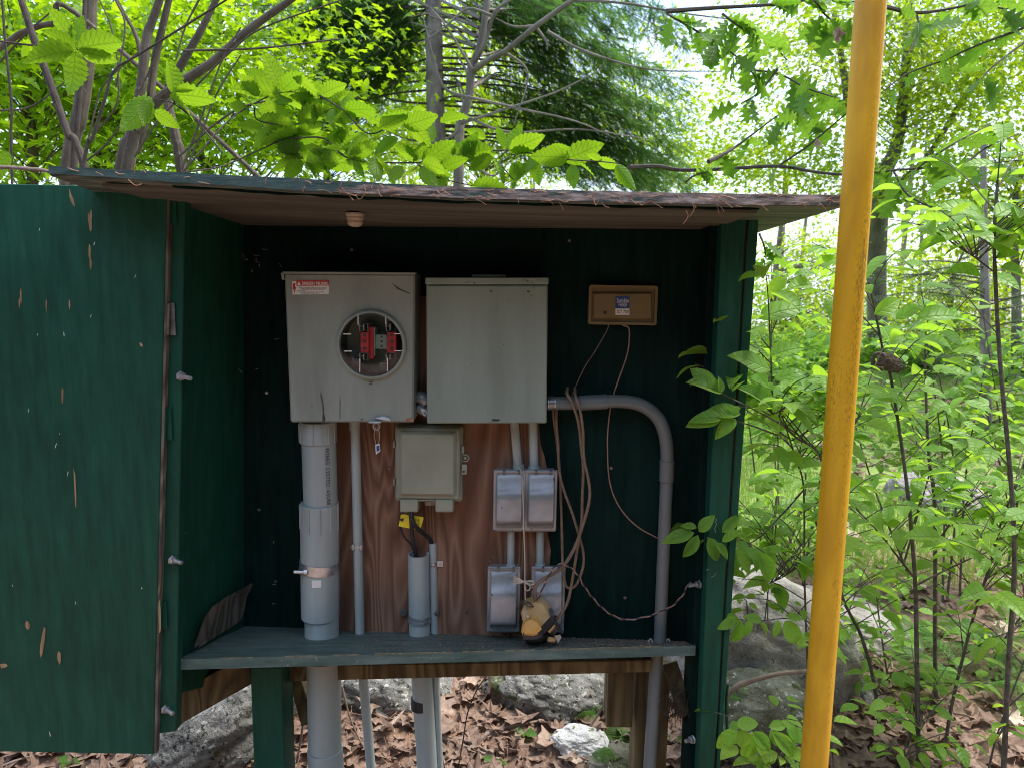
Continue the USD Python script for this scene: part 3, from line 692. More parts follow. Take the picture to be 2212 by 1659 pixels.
ms.part('terminal_flank', mbox(745, 510, 850, 1180, MY + 0.022, dk), 'red_plastic')
ms.part('terminal_flank', mbox(850, 515, 878, 1120, MY + 0.02, dk), 'grey_enamel')
ms.part('bridge', mbox(878, 670, 1130, 970, MY + 0.025, dk), 'grey_enamel_light')
for yy in (715, 812, 910):
    pp = mp(1015, yy, MY + 0.0248)
    ms.part('rivet', lathe([(0, 0.0001), (0.0001, 0.003), (0.001, 0.003)], pp, pp + [0, 1, 0], 12), 'dark_recess')
for x, y, w in ((470, 1250, 85), (1065, 1340, 90)):
    ms.part('lug', cat(mbox(x - w, y - w, x + w, y + w, MY + 0.03, dk), pipe(mp(x, y, MY + 0.027), mp(x, y, MY + 0.035), 0.006, 12)), 'dark_steel')
ms.part('glass', lathe([(0, 0.0001), (0.0002, R * 0.55), (0.0012, R - 0.006), (0.004, R - 0.0032)], c0 - [0, 0.0085, 0], c0 + [0, 1, 0], 48, False), 'clear_glass', smooth=60)
tk = []
for x0, y0, x1, y1 in ((512, 232, 532, 470), (1092, 250, 1110, 460), (215, 648, 375, 668), (1280, 643, 1450, 663), (235, 1003, 390, 1024), (1285, 998, 1470, 1016), (548, 1170, 566, 1450), (1126, 1150, 1146, 1440)):
    ms.part('glass_mark', mbox(x0, y0, x1, y1, MY - 0.0105, MY - 0.0095, 0.0), 'white_print', smooth=False)
# warning label
stk = ms.part('warning_sticker', pbox([(630.5, 609), (711, 608), (710, 636), (632, 637)], MY - 0.0006, MY + 0.001), 'white_print', label='red and white warning sticker', smooth=False)
ms.part('red_band', pbox([(640, 606), (711, 606), (711, 618), (640, 618.5)], MY - 0.0010, MY), 'red_print', parent=stk, smooth=False)
ms.part('bolt_sign', extrude(Polygon([(3, 21), (8, 21), (6.5, 13), (9, 13), (5, 0), (4.5, 9), (2, 9)]).buffer(0.4), at(630.5, 634.5, MY - 0.0006), [0.00113, 0, 0], [0, 0, 0.00113], 0.4), 'red_print', parent=stk, smooth=False)
s = scale_at(MY)
ms.part('lettering', text('DANGER / PELIGRO', 7 * s, at(652, 616.3, MY - 0.0012), width=56 * s, bold=True), 'white_print', parent=stk, smooth=False)
ms.part('warning_triangle', extrude(Polygon([(0, 0), (8, 0), (4, 8)]), at(642, 616.6, MY - 0.0012), [s, 0, 0], [0, 0, s], 0.3), 'white_print', parent=stk, smooth=False)
ln = []
for i, (xa, xb) in enumerate(((645, 706), (648, 704), (652, 700), (643, 660), (645, 700), (650, 690))):
    y = 621.0 + i * 2.55
    xx = xa
    while xx < xb:
        w = g.uniform(2, 6); ln.append(pbox([(xx, y), (min(xx + w, xb), y), (min(xx + w, xb), y + 1.1), (xx, y + 1.1)], MY - 0.0009, MY - 0.0005)); xx += w + 1.1
ms.part('print_lines', cat(ln), 'ink', parent=stk, smooth=False)
ms.part('slot_mark', cat(pbox(rect(797, 824, 805, 826), MY - 0.0005, MY + 0.001), pbox(rect(797, 829, 804, 831), MY - 0.0005, MY + 0.001)), 'ink', smooth=False)
ms.part('latch', cat(pbox([(806, 903), (828, 899), (843, 903), (844, 911), (832, 912), (806, 909)][:4], MY - 0.008, MY, 0.002), pbox(rect(796, 911, 822, 913.5), MY - 0.014, MY + 0.01, 0.0005)), 'clear_seal', label='clear plastic latch on the lower edge')
lc = at(813, 921, MY - 0.006)
ms.part('latch_eye', tube([lc + [0.0075 * math.cos(a), 0, 0.0085 * math.sin(a)] for a in np.linspace(0, 2 * math.pi, 13)], 0.0018, 6, 2), 'grey_enamel')
seal = Thing('seal_tag', 'clear wire seal tag hanging under the meter box', 'seal', at(815, 980, MY))
seal.part('wire', cat(tube([at(811, 922, MY - 0.009), at(808, 940, MY - 0.006), at(813, 962, MY - 0.004)], 0.0006, 5), tube([at(816, 922, MY - 0.009), at(820, 940, MY - 0.006), at(817, 962, MY - 0.004)], 0.0006, 5)), 'galvanised')
seal.part('tag', hexa([at(810, 960, MY - 0.005), at(820, 957, MY - 0.006), at(822, 974, MY - 0.004), at(812, 982, MY - 0.004)], [at(811, 961, MY), at(820, 958, MY), at(821, 974, MY), at(813, 981, MY)], 0.0008), 'clear_seal')
seal.part('label', pbox([(813, 963), (819, 962), (819.5, 972), (814, 975)], MY - 0.0062, MY - 0.005), 'blue_print', smooth=False)

def stain(t, pts, Y, mat, name='stain'):
    q_ = Q(pts, Y); c_ = q_.mean(0)
    t.part(name, trimesh.Trimesh(np.vstack([[c_], q_]), [[0, 1 + (i + 1) % len(pts), 1 + i] for i in range(len(pts))], process=False), mat, smooth=False)


stain(ms, [(876, 906), (884, 901), (889, 904), (893, 899), (893.5, 911), (880, 911)], MY - 0.0006, 'rust', 'rust_patch')
stain(ms, [(693, 845), (697, 862), (700, 880), (699, 895), (703, 905), (701, 911), (696, 910), (697, 892), (696, 872), (692, 852)], MY - 0.0006, 'grime', 'grime_streak')
stain(ms, [(734, 850), (735.5, 870), (735, 905), (733.5, 905), (733.8, 870)], MY - 0.0006, 'grime', 'grime_streak')
stain(ms, [(846, 612), (860, 622), (886, 634), (885, 636), (858, 625)], MY - 0.0006, 'grime', 'scratch')
# breaker panel
PY = 1.695
bp = Thing('breaker_panel', 'grey breaker panel with a plain square cover', 'breaker box', at(1052, 914, PY))
bp.part('enclosure', pbox([(921, 602), (1182, 602), (1180, 912), (923, 913)], PY + 0.012, yb(1050) - 0.009, 0.003), 'grey_enamel_light')
bp.part('cover', pbox([(921, 617), (1183, 617), (1181, 914), (922, 915)], PY, PY + 0.012, 0.003), 'grey_enamel_light')
bp.part('cover_hood', cat(pbox([(918.5, 600), (1185, 600), (1185, 615), (918.5, 615)], PY - 0.003, PY + 0.012, 0.002), pbox([(1019, 594), (1093, 594), (1093, 599), (1019, 599)], PY + 0.02, PY + 0.04, 0.001)), 'grey_enamel_light')
bp.part('pull_slot', pbox(rect(1063, 905, 1079, 909), PY - 0.0008, PY + 0.002), 'ink', smooth=False)
gg = np.random.default_rng(12)
for x, y, w in ((1140, 608, 3), (1133, 605, 2), (1150, 612, 2.5), (1165, 606, 2), (1142, 630, 4), (1148, 640, 2.5), (1060, 630, 4), (1100, 650, 2), (1025, 612, 3), (1088, 745, 1.6), (1152, 622, 2.5), (1010, 611, 2), (950, 740, 1.4), (1070, 800, 1.2)):
    stain(bp, [(x + w * gg.uniform(0.4, 1.2) * math.cos(k_ * 1.05), y + w * 0.7 * gg.uniform(0.4, 1.2) * math.sin(k_ * 1.05)) for k_ in range(6)], PY - (0.0036 if y < 615 else 0.0006), 'grime', 'dirt_speck')
# conduit coupling between the two boxes
lk = Thing('conduit_elbow_fitting', 'grey conduit fitting between the two electric boxes', 'conduit fitting', at(912, 885, 1.78))
lk.part('fitting', cat(tube([at(896, 862, 1.78), at(908, 858, 1.76), at(922, 868, 1.76)], 0.0155, 16), pipe(at(903, 880, 1.76), at(926, 893, 1.75), 0.012, 16)), 'grey_cast')
lk.part('label', hexa([at(908, 882, 1.742), at(919, 885, 1.742), at(917, 898, 1.742), at(911, 890, 1.742)], [at(908, 882, 1.746), at(919, 885, 1.746), at(917, 898, 1.746), at(911, 890, 1.746)]), 'white_print', smooth=False)

# telephone network box
NY = 1.745
nb = Thing('network_interface_box', 'olive grey moulded telephone box below the breaker panel', 'telephone box', at(925, 1105, NY))


def npx(x, y):
    return ((1000 + x * 0.16883) * 0.8175, (1090 + y * 0.16883) * 0.8175)


def nbox(x0, y0, x1, y1, Yf, Yr, r=0.002):
    return pbox([npx(x0, y0), npx(x1, y0), npx(x1, y1), npx(x0, y1)], Yf, Yr, r)


def rounded(x0, y0, x1, y1, Yf, Yr, rc, ch=0.003):
    a, b = at(*npx(x0, y0), Yf), at(*npx(x1, y1), Yf)
    P = Polygon([(a[0], b[2]), (b[0], b[2]), (b[0], a[2]), (a[0], a[2])])
    p1, p2 = P.buffer(-rc).buffer(rc, 6), P.buffer(-rc - ch).buffer(rc, 6)
    o = [(x, Yf + ch, z) for x, z in p1.exterior.coords] + [(x, Yr, z) for x, z in p1.exterior.coords] + [(x, Yf, z) for x, z in p2.exterior.coords]
    return hull(o)


nb.part('base', rounded(255, 205, 1310, 1395, NY + 0.022, yb(925) - 0.009, 0.008), 'grey_plastic_box')
nb.part('cover', rounded(270, 235, 1270, 1365, NY + 0.004, NY + 0.022, 0.007, 0.004), 'grey_plastic_box')
nb.part('raised_panel', rounded(322, 300, 1205, 1310, NY - 0.007, NY + 0.004, 0.004, 0.006), 'grey_plastic_box')
nb.part('skirt', cat(nbox(335, 1362, 620, 1560, NY, NY + 0.05, 0.003), nbox(890, 1362, 1172, 1560, NY, NY + 0.05, 0.003), nbox(620, 1362, 890, 1385, NY + 0.008, NY + 0.05, 0.001)), 'grey_plastic_box')
nb.part('bracket', nbox(725, 1385, 890, 1460, NY + 0.03, NY + 0.05, 0.001), 'dark_steel')
for (y0, y1) in ((450, 550), (1040, 1140)):
    nb.part('hinge', nbox(232, y0, 258, y1, NY + 0.015, NY + 0.04, 0.001), 'grey_plastic_box')
nb.part('latch', nbox(1300, 525, 1340, 640, NY + 0.015, NY + 0.02, 0.0008), 'grey_plastic_box')
nb.part('latch_plate', nbox(1300, 810, 1385, 970, NY + 0.014, NY + 0.022, 0.001), 'grey_plastic_box')
lc = at(*npx(1355, 710), NY + 0.014)
nb.part('padlock_lug', cat(tube([lc + [-0.006, 0, 0.008], lc + [0.004, 0, 0.008], lc + [0.010, 0, 0.0], lc + [0.004, 0, -0.008], lc + [-0.006, 0, -0.008]], 0.0018, 6), pipe(lc + [0, -0.002, 0], lc + [0, 0.004, 0], 0.004, 12)), 'grey_plastic_box')
hc = at(*npx(1335, 920), NY + 0.0135)
nb.part('latch_hole', lathe([(0, 0.0001), (0.0001, 0.003), (0.001, 0.003)], hc, hc + [0, 1, 0], 12), 'ink')

# conduits
def vp(x0, y0, x1, y1, w, Y, Y2=None, mat='grey_conduit'):
    a, b = at(x0, y0, Y), at(x1, y1, Y2 or Y)
    return pipe(a, b, w / 2 * scale_at(Y) * 0.99)


GY = 1.775
lg = Thing('large_conduit', 'thick grey PVC conduit with coupling coming up to the meter box', 'conduit', [at(700, 1659, GY)[0], GY, 0])
lg.part('pipe', vp(688, 930, 693, 1100, 75, GY), 'grey_conduit')
lg.part('adapter', vp(687, 908, 688, 955, 81, GY), 'grey_conduit')
for k in range(7):
    a = -1.3 + k * 0.43; q0, q1 = at(687, 914, GY), at(688, 953, GY); rr = 40.5 * scale_at(GY)
    o = np.array([math.sin(a), -math.cos(a), 0]) * rr
    lg.part('rib', hexa(np.array([[-0.001, 0, 0], [0.001, 0, 0], [0.001, -0.0015, 0], [-0.001, -0.0015, 0]]) + q0 + o, np.array([[-0.001, 0, 0], [0.001, 0, 0], [0.001, -0.0015, 0], [-0.001, -0.0015, 0]]) + q1 + o), 'grey_conduit')
lg.part('coupling', vp(690, 1085, 692, 1330, 86, GY), 'grey_conduit')
for k in range(6):
    a = -1.45 + k * 0.58; q0, q1 = at(690, 1088, GY), at(690.5, 1140, GY); rr = 43 * scale_at(GY)
    o = np.array([math.sin(a), -math.cos(a), 0]) * rr
    sq = np.array([[-0.0013, 0, 0], [0.0013, 0, 0], [0.0013, -0.0022, 0], [-0.0013, -0.0022, 0]])
    lg.part('rib', hexa(sq + q0 + o, sq + q1 + o), 'grey_conduit')
lg.part('pipe', vp(695, 1325, 695.5, 1388, 77, GY), 'grey_conduit')
lo_top, lo_mid = at(699, 1420, GY), at(702, 1615, GY)
lg.part('pipe', pipe(lo_top, lo_mid, 38.5 * scale_at(GY)), 'grey_conduit')
lg.part('pipe', pipe(lo_mid, [lo_mid[0] + 0.008, GY, -0.05], 41 * scale_at(GY)), 'grey_conduit')
cl = at(690, 1219, GY); rr = 44.5 * scale_at(GY); tilt = np.array([0.11, 0.0, 1.0]) / np.linalg.norm([0.11, 0, 1.0])
clamp = lg.part('hose_clamp', lathe([(-0.013, rr - 0.001), (-0.013, rr), (0.013, rr), (0.013, rr - 0.001)], cl, cl + tilt, 36, False), 'galvanised')
sc = at(664, 1220, GY) + [0, -rr * 0.86, 0]
lg.part('clamp_screw', cat(pipe(sc + [-0.022, 0, 0], sc + [0.006, -0.001, 0.0], 0.005, 10), pipe(sc + [0.004, -0.001, 0], sc + [0.016, -0.001, 0.001], 0.0085, 10)), 'galvanised', parent=clamp)
lr = 43.2 * scale_at(GY); ba = at(691, 1236, GY); pts = []
for a in np.linspace(-0.15, 0.32, 6):
    for dz in (0, -0.02):
        pts.append(ba + [math.sin(a) * lr, -math.cos(a) * lr, dz])
lg.part('sticker', trimesh.Trimesh(pts, [q for i in range(5) for q in ([2 * i, 2 * i + 1, 2 * i + 2], [2 * i + 2, 2 * i + 1, 2 * i + 3])], process=False), 'white_print', label='small white paper sticker under the clamp', smooth=True)
# printed lettering running down the pipe
pr_ = 37.5 * scale_at(GY) + 0.0002
tm = meshkit.text_mesh('WIRES  LISTED  41UM', 0.0105, 0.0002)
tv = np.asarray(tm.vertices); L = tv[:, 0].max()
t0 = at(689, 960, GY); Ltot = t0[2] - at(692, 1080, GY)[2]
ang = 0.62 + tv[:, 1] / pr_
ax = t0[0] + (at(693, 1100, GY)[0] - t0[0]) * tv[:, 0] / L
lv = np.stack([ax + np.sin(ang) * (pr_ + tv[:, 2]), GY - np.cos(ang) * (pr_ + tv[:, 2]), t0[2] - tv[:, 0] / L * Ltot], -1)
lg.part('lettering', trimesh.Trimesh(lv, tm.faces, process=False), 'ink', smooth=False)

tc_ = Thing('thin_conduit', 'thin grey conduit right of the thick one, from meter box to ground', 'conduit', [at(780, 1659, 1.81)[0], 1.80, 0])
tc_.part('pipe', vp(767, 908, 778, 1384, 21, 1.80), 'grey_conduit')
q = at(781, 1425, 1.80)
tc_.part('pipe', pipe(q, [at(790, 1659, 1.80)[0] + 0.03, 1.80, -0.05], 10.8 * scale_at(1.8)), 'grey_conduit')
tc_.part('connector', vp(766, 908, 766.5, 930, 24, 1.80), 'grey_conduit')
cp = at(773, 1178, 1.80)
tc_.part('pipe_strap', cat(lathe([(-0.004, 0.0135), (0.004, 0.0135)], cp, cp + [0, 0, 1], 20), pipe(cp + [-0.017, -0.012, 0], cp + [0.017, -0.012, 0.001], 0.0022, 8), pipe(cp + [-0.0105, -0.012, -0.008], cp + [-0.0105, -0.012, 0.008], 0.0035, 8), pipe(cp + [0.0105, -0.012, -0.008], cp + [0.0105, -0.012, 0.008], 0.0035, 8)), 'galvanised')

TY = 1.795
tl = Thing('cable_conduit', 'open topped grey conduit with black cables entering below the telephone box', 'conduit', [at(908, 1659, TY)[0], TY, 0])
a, b = at(904, 1196, TY), at(907, 1390, TY); ro = 24 * scale_at(TY)
L = a[2] - b[2]
tl.part('pipe', lathe([(0.06, ro - 0.004), (0.0, ro - 0.004), (0.0, ro), (L, ro)], a, b, 28, False), 'grey_conduit')
q = at(909, 1425, TY)
tl.part('pipe', pipe(q, [at(917, 1659, TY)[0] + 0.02, TY, -0.05], ro), 'grey_conduit')
q1 = at(910, 1505, TY); q2 = at(911, 1528, TY)
tl.part('tape_band', pipe(q1, q2, ro + 0.0008), 'black_rubber', label='band of black tape on the conduit')
for dz in (0.006, -0.006):
    c = at(906, 1333, TY) + [0, 0, dz]
    tl.part('pipe_strap', lathe([(-0.004, ro + 0.0005), (-0.003, ro + 0.0025), (0.003, ro + 0.0025), (0.004, ro + 0.0005)], c, c + [0.06, 0, 1], 28), 'galvanised')
for x in (872, 942):
    c = at(x, 1322, TY + 0.01)
    tl.part('strap_ear', cat(pipe(c + [0, -0.004, 0], c + [0, 0.003, 0], 0.010, 16), pipe(c + [0, -0.008, 0], c + [0, -0.003, 0], 0.005, 6)), 'dark_steel')
t2 = Thing('slim_conduit', 'slim grey tube close beside the open topped conduit', 'conduit', [at(940, 1659, 1.81)[0], 1.81, 0])
a, b = at(935, 1172, 1.81), at(939, 1390, 1.81)
t2.part('pipe', pipe(a, b, 8.8 * scale_at(1.81)), 'grey_conduit')
q = at(940, 1425, 1.81)
t2.part('pipe', pipe(q, [at(945, 1659, 1.81)[0] + 0.015, 1.81, -0.05], 8.6 * scale_at(1.81)), 'grey_conduit')
cp = at(936, 1216, 1.81)
t2.part('pipe_strap', cat(lathe([(-0.006, 0.0108), (-0.002, 0.0125), (0.002, 0.0125), (0.006, 0.0108)], cp, cp + [0, 0, 1], 18), wbox(cp + [0.010, -0.006, -0.008], cp + [0.027, -0.004, 0.008], 0.001), pipe(cp + [0.019, -0.009, 0], cp + [0.019, -0.004, 0], 0.004, 6)), 'galvanised')

# black cables and the yellow tag
cb = Thing('black_cable', 'black telephone cables dropping from the telephone box into the conduit', 'cable', at(900, 1200, 1.78))
cb.part('cable', tube([at(886, 1090, 1.77), at(888, 1120, 1.765), at(891, 1160, 1.775), at(897, 1190, 1.79), at(903, 1215, 1.795)], 0.0055, 10), 'black_rubber')
cb.part('cable', tube([at(889, 1090, 1.765), at(890, 1118, 1.75), at(897, 1135, 1.755), at(915, 1152, 1.78), at(930, 1166, 1.805), at(935, 1190, 1.81)], 0.0058, 10), 'black_rubber')
cb.part('cable', tube([at(884, 1095, 1.785), at(868, 1110, 1.78), at(863, 1128, 1.78), at(867, 1145, 1.785), at(875, 1162, 1.79), at(888, 1176, 1.79), at(899, 1205, 1.795)], 0.003, 8), 'black_rubber')
P = [(866, 1111), (872, 1110.5), (915, 1116.5), (914, 1122), (908, 1143), (902, 1144), (861, 1136), (862, 1130)]
yt = Thing('cable_tag', 'yellow warning tag tied to the black cables', 'tag', at(888, 1140, 1.772))
fq = np.array([at(x, y, 1.772) for x, y in P])
yt.part('tag', hull(np.vstack([fq, fq + [0, 0.0008, 0]])), 'yellow_tag', smooth=False)
yt.part('tie', cat(hexa([at(860, 1122, 1.768), at(864, 1120, 1.768), at(873, 1119, 1.768), at(870, 1126, 1.768)], [at(860, 1122, 1.771), at(864, 1120, 1.771), at(873, 1119, 1.771), at(870, 1126, 1.771)])), 'black_rubber', smooth=False)
ln = [hexa([at(896 + o, 1119.5 + i * 3, 1.7712), at(896 + o + w, 1120 + i * 3, 1.7712), at(896 + o + w, 1121 + i * 3, 1.7712), at(896 + o, 1120.5 + i * 3, 1.7712)], [at(896 + o, 1119.5 + i * 3, 1.7718), at(896 + o + w, 1120 + i * 3, 1.7718), at(896 + o + w, 1121 + i * 3, 1.7718), at(896 + o, 1120.5 + i * 3, 1.7718)])
      for i in range(7) for o, w in ((0, g.uniform(3, 5)), (6, g.uniform(3, 5)))]
yt.part('print_lines', cat(ln), 'ink', smooth=False)

# nipples between panel and outlet boxes
def nipple(label, x0, y0, x1, y1, w, cy, group=None):
    t = Thing('conduit_nipple', label, 'conduit', at(x1, y1, 1.775), group)
    t.part('pipe', vp(x0, y0, x1, y1, w, 1.775), 'grey_conduit')
    t.part('hub', vp(x1 - 0.2, cy, x1, y1, w + 5, 1.775), 'grey_conduit')


nipple('left of two short grey conduits below the breaker panel', 1111, 910, 1120, 1020, 20, 1003)
nipple('right of two short grey conduits below the breaker panel', 1151, 910, 1154, 1020, 20, 1006)
nipple('short grey conduit above the lower left outlet box', 1104, 1145, 1103, 1232, 17, 1218)
nipple('short grey conduit above the lower right outlet box', 1167, 1145, 1167, 1232, 18, 1216)


# weatherproof outlet boxes
def cover(t, x0, y0, x1, y1, Yf, name='cover'):
    """A cast flip cover: flange, rolled bulge and hinge knuckles."""
    a, b = at(x0, y0, Yf), at(x1, y1, Yf); W = b[0] - a[0]; H = a[2] - b[2]
    t.part('flange', wbox((a[0], Yf + 0.016, b[2]), (b[0], Yf + 0.022, a[2]), 0.0015), 'grey_cast')
    pf = [(0.0, 0.95), (0.006, 0.93), (0.010, 0.86), (0.016, 0.76), (0.026, 0.70), (0.031, 0.64), (0.033, 0.55), (0.033, 0.26), (0.030, 0.20), (0.020, 0.15), (0.008, 0.13), (0.005, 0.06), (0.0, 0.04)]
    x0w, x1w = a[0] + W * 0.07, b[0] - W * 0.07
    ring = lambda x, s: [(x, Yf + 0.017 - d * s, b[2] + H * (0.5 + (z - 0.5) * (1 if s == 1 else 0.97))) for d, z in pf]
    secs = [ring(x0w, 0.05), ring(x0w + 0.002, 0.7), ring(x0w + 0.006, 1), ring(x1w - 0.006, 1), ring(x1w - 0.002, 0.7), ring(x1w, 0.05)]
    n = len(pf); v = np.array(secs).reshape(-1, 3); f = []
    for s_ in range(len(secs) - 1):
        for i in range(n - 1):
            p, q, r_, u = s_ * n + i, s_ * n + i + 1, (s_ + 1) * n + i + 1, (s_ + 1) * n + i
            f += [[p, q, u], [u, q, r_]]
    c = t.part(name, trimesh.Trimesh(v, f, process=False), 'grey_cast', smooth=40)
    for fx in (0.3, 0.76):
        xx = a[0] + W * fx
        t.part('hinge_knuckle', cat(wbox((xx, Yf + 0.006, a[2] - 0.007), (xx + 0.005, Yf + 0.018, a[2] + 0.001), 0.0006)), 'dark_steel')
    t.part('hinge_bar', pipe((a[0] + 0.003, Yf + 0.013, a[2] - 0.003), (b[0] - 0.003, Yf + 0.013, a[2] - 0.003), 0.0022, 8), 'grey_cast')


OY = 1.725
ob = Thing('outlet_box', 'double grey weatherproof outlet box with two rolled covers', 'outlet box', at(1134, 1150, OY))
ob.part('box', pbox(rect(1070, 1019, 1200, 1148), OY + 0.022, yb(1134) - 0.009, 0.002), 'grey_cast')
cover(ob, 1066, 1018, 1133.5, 1151, OY); cover(ob, 1135.5, 1018, 1202, 1151, OY)
o2 = Thing('outlet_box', 'lower left grey weatherproof outlet box, beside the knotted string', 'outlet box', at(1088, 1368, OY))
o2.part('box', pbox(rect(1057, 1232, 1120, 1366), OY + 0.022, yb(1088) - 0.009, 0.002), 'grey_cast'); cover(o2, 1053, 1229, 1122, 1371, OY)
o3 = Thing('outlet_box', 'lower right grey weatherproof outlet box, partly behind the plug adapter', 'outlet box', at(1184, 1368, OY))
o3.part('box', pbox(rect(1152, 1232, 1216, 1366), OY + 0.022, yb(1184) - 0.009, 0.002), 'grey_cast'); cover(o3, 1149, 1229, 1219, 1371, OY)

# bent conduit on the right
EY = 1.735
el = Thing('bent_conduit', 'grey conduit that bends from the breaker panel down to the ground', 'conduit', [at(1420, 1659, EY)[0], EY, 0])
re = 14.5 * scale_at(EY)
el.part('connector', lathe([(0, 0.0165)] + [(0.002 + i * 0.0022 + d, 0.0165 + (0.0012 if d else 0)) for i in range(7) for d in (0, 0.0011)] + [(0.02, 0.0165)], at(1183, 871, EY), at(1207, 871, EY), 20), 'galvanised')
bend = [at(1200, 871, EY), at(1260, 870, EY), at(1310, 867, EY), at(1345, 867, EY), at(1380, 873, EY), at(1408, 889, EY), at(1428, 914, EY), at(1438, 948, EY), at(1441, 985, EY), at(1440, 1030, EY)]
el.part('pipe', tube(bend, re, 20, 5), 'shaded_conduit')
el.part('coupling', pipe(at(1252, 870.5, EY), at(1312, 867, EY), re + 0.0022, 20), 'shaded_conduit')
el.part('coupling', pipe(at(1441, 993, EY), at(1440, 1040, EY), re + 0.0018, 20), 'shaded_conduit')
el.part('pipe', pipe(at(1440, 1030, EY), at(1425, 1392, EY), re - 0.0005, 20), 'shaded_conduit')
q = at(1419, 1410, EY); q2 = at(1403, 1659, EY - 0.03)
el.part('pipe', pipe(q, q + (q2 - q) * 2.6, re, 20), 'shaded_conduit')
for x in (1405, 1443):
    c = at(x, 1383, EY)
    el.part('strap_ear', tube([c + [-0.006, 0, -0.004], c + [0, -0.002, 0.006], c + [0.006, 0, -0.004]], 0.0022, 6), 'grey_conduit')

# fence transmitter
IY = 1.765
fx_ = Thing('fence_transmitter', 'tan plastic transmitter box with a blue and white name plate', 'transmitter', at(1344, 702, IY))
a, b = at(1272, 616, IY), at(1416, 703, IY)
P = Polygon([(a[0], b[2]), (b[0], b[2]), (b[0], a[2]), (a[0], a[2])])
p1 = P.buffer(-0.006).buffer(0.006, 6); outer = p1; inner = P.buffer(-0.0075).buffer(0.001)
fr_ = trimesh.creation.extrude_polygon(outer.difference(inner), 0.012, engine='earcut')
fx_.part('rim', place(fr_, (0, IY, 0), (1, 0, 0), (0, 0, 1)), 'tan_plastic', smooth=35)
fx_.part('body', hull([(x, IY - 0.004, z) for x, z in p1.exterior.coords] + [(x, yb(1344) - 0.001, z) for x, z in p1.exterior.coords]), 'tan_plastic', smooth=35)
fx_.part('face', pbox([(1282, 634), (1408, 634), (1408, 689), (1282, 688)], IY - 0.014, IY, 0.002), 'tan_plastic')
FYc = IY - 0.0142
pl = fx_.part('name_plate', pbox(rect(1329.5, 641, 1359.5, 667), FYc - 0.0004, FYc + 0.001), 'blue_print', smooth=False)
fx_.part('model_plate', pbox(rect(1329.5, 667.2, 1359.5, 681), FYc - 0.0004, FYc + 0.001), 'white_print', smooth=False)
s = scale_at(FYc)
fx_.part('lettering', cat(text('Invisible', 8.2 * s, at(1332, 654, FYc - 0.0005), width=25.5 * s), text('Fence', 8.2 * s, at(1336, 662.5, FYc - 0.0005), width=17.5 * s)), 'white_print', parent=pl, smooth=False)
fx_.part('lettering', text('ICT 700', 7.2 * s, at(1331.5, 677.5, FYc - 0.0005), width=26 * s, bold=True), 'ink', smooth=False)
lc = at(1307, 676, FYc)
fx_.part('indicator', lathe([(-0.0015, 0.0001), (-0.0012, 0.0025), (0, 0.0045)], lc, lc + [0, 1, 0], 14), 'ink')

# wires inside the cabinet
def z3(pts, Y0=1.71):
    return [at(981 + p[0] * 0.3548, 817.5 + p[1] * 0.3548, p[2] if len(p) > 2 else Y0) for p in pts]


cd = Thing('brown_cord', 'brown flex cord looped over the bent conduit beside the outlet boxes', 'cord', at(1230, 1380, 1.7))
cd.part('loop', tube(z3([(640, 120, 1.755), (628, 170, 1.76), (622, 220, 1.76), (626, 320, 1.755), (633, 400, 1.75), (640, 560, 1.745), (672, 690, 1.735), (720, 820, 1.73), (762, 960, 1.73), (786, 1060, 1.73), (783, 1150, 1.73), (742, 1255, 1.73), (690, 1270, 1.73), (668, 1200, 1.735), (660, 1100, 1.74), (655, 900, 1.745), (645, 600, 1.755), (630, 420, 1.76), (612, 280, 1.765), (604, 200, 1.765), (612, 120, 1.765)]), 0.0035, 8, 5), 'brown_cord')
cd.part('loop', tube(z3([(690, 60, 1.74), (688, 95, 1.712), (715, 140, 1.712), (755, 260, 1.715), (774, 420, 1.72), (786, 550, 1.725), (781, 700, 1.725), (775, 880, 1.72), (748, 1050, 1.715), (735, 1130, 1.71), (715, 1250, 1.705), (690, 1360, 1.70), (650, 1430, 1.695), (612, 1472, 1.69)]), 0.0038, 8, 5), 'brown_cord')
cd.part('loop', tube(z3([(735, 60, 1.74), (738, 100, 1.710), (768, 200, 1.70), (785, 330, 1.70), (790, 480, 1.70), (815, 600, 1.70), (826, 690, 1.70), (815, 780, 1.70), (780, 900, 1.695), (745, 1000, 1.69), (700, 1090, 1.685), (640, 1165, 1.68), (560, 1210, 1.675), (510, 1245, 1.675), (490, 1290, 1.68), (496, 1345, 1.685)]), [0.0036, 0.0036, 0.0045, 0.005], 8, 5), 'brown_cord')


def twisted(t, pts, r, pitch, mats):
    p = spline(pts, 14); T, N, B = frames(p)
    s_ = np.concatenate([[0], np.cumsum(np.linalg.norm(np.diff(p, axis=0), axis=1))])
    for k, mt in enumerate(mats):
        a = s_ / pitch * 2 * math.pi + k * math.pi
        t.part('strand', tube(p + (N * np.cos(a)[:, None] + B * np.sin(a)[:, None]) * r * 0.95, r, 6, smooth_path=False), mt)


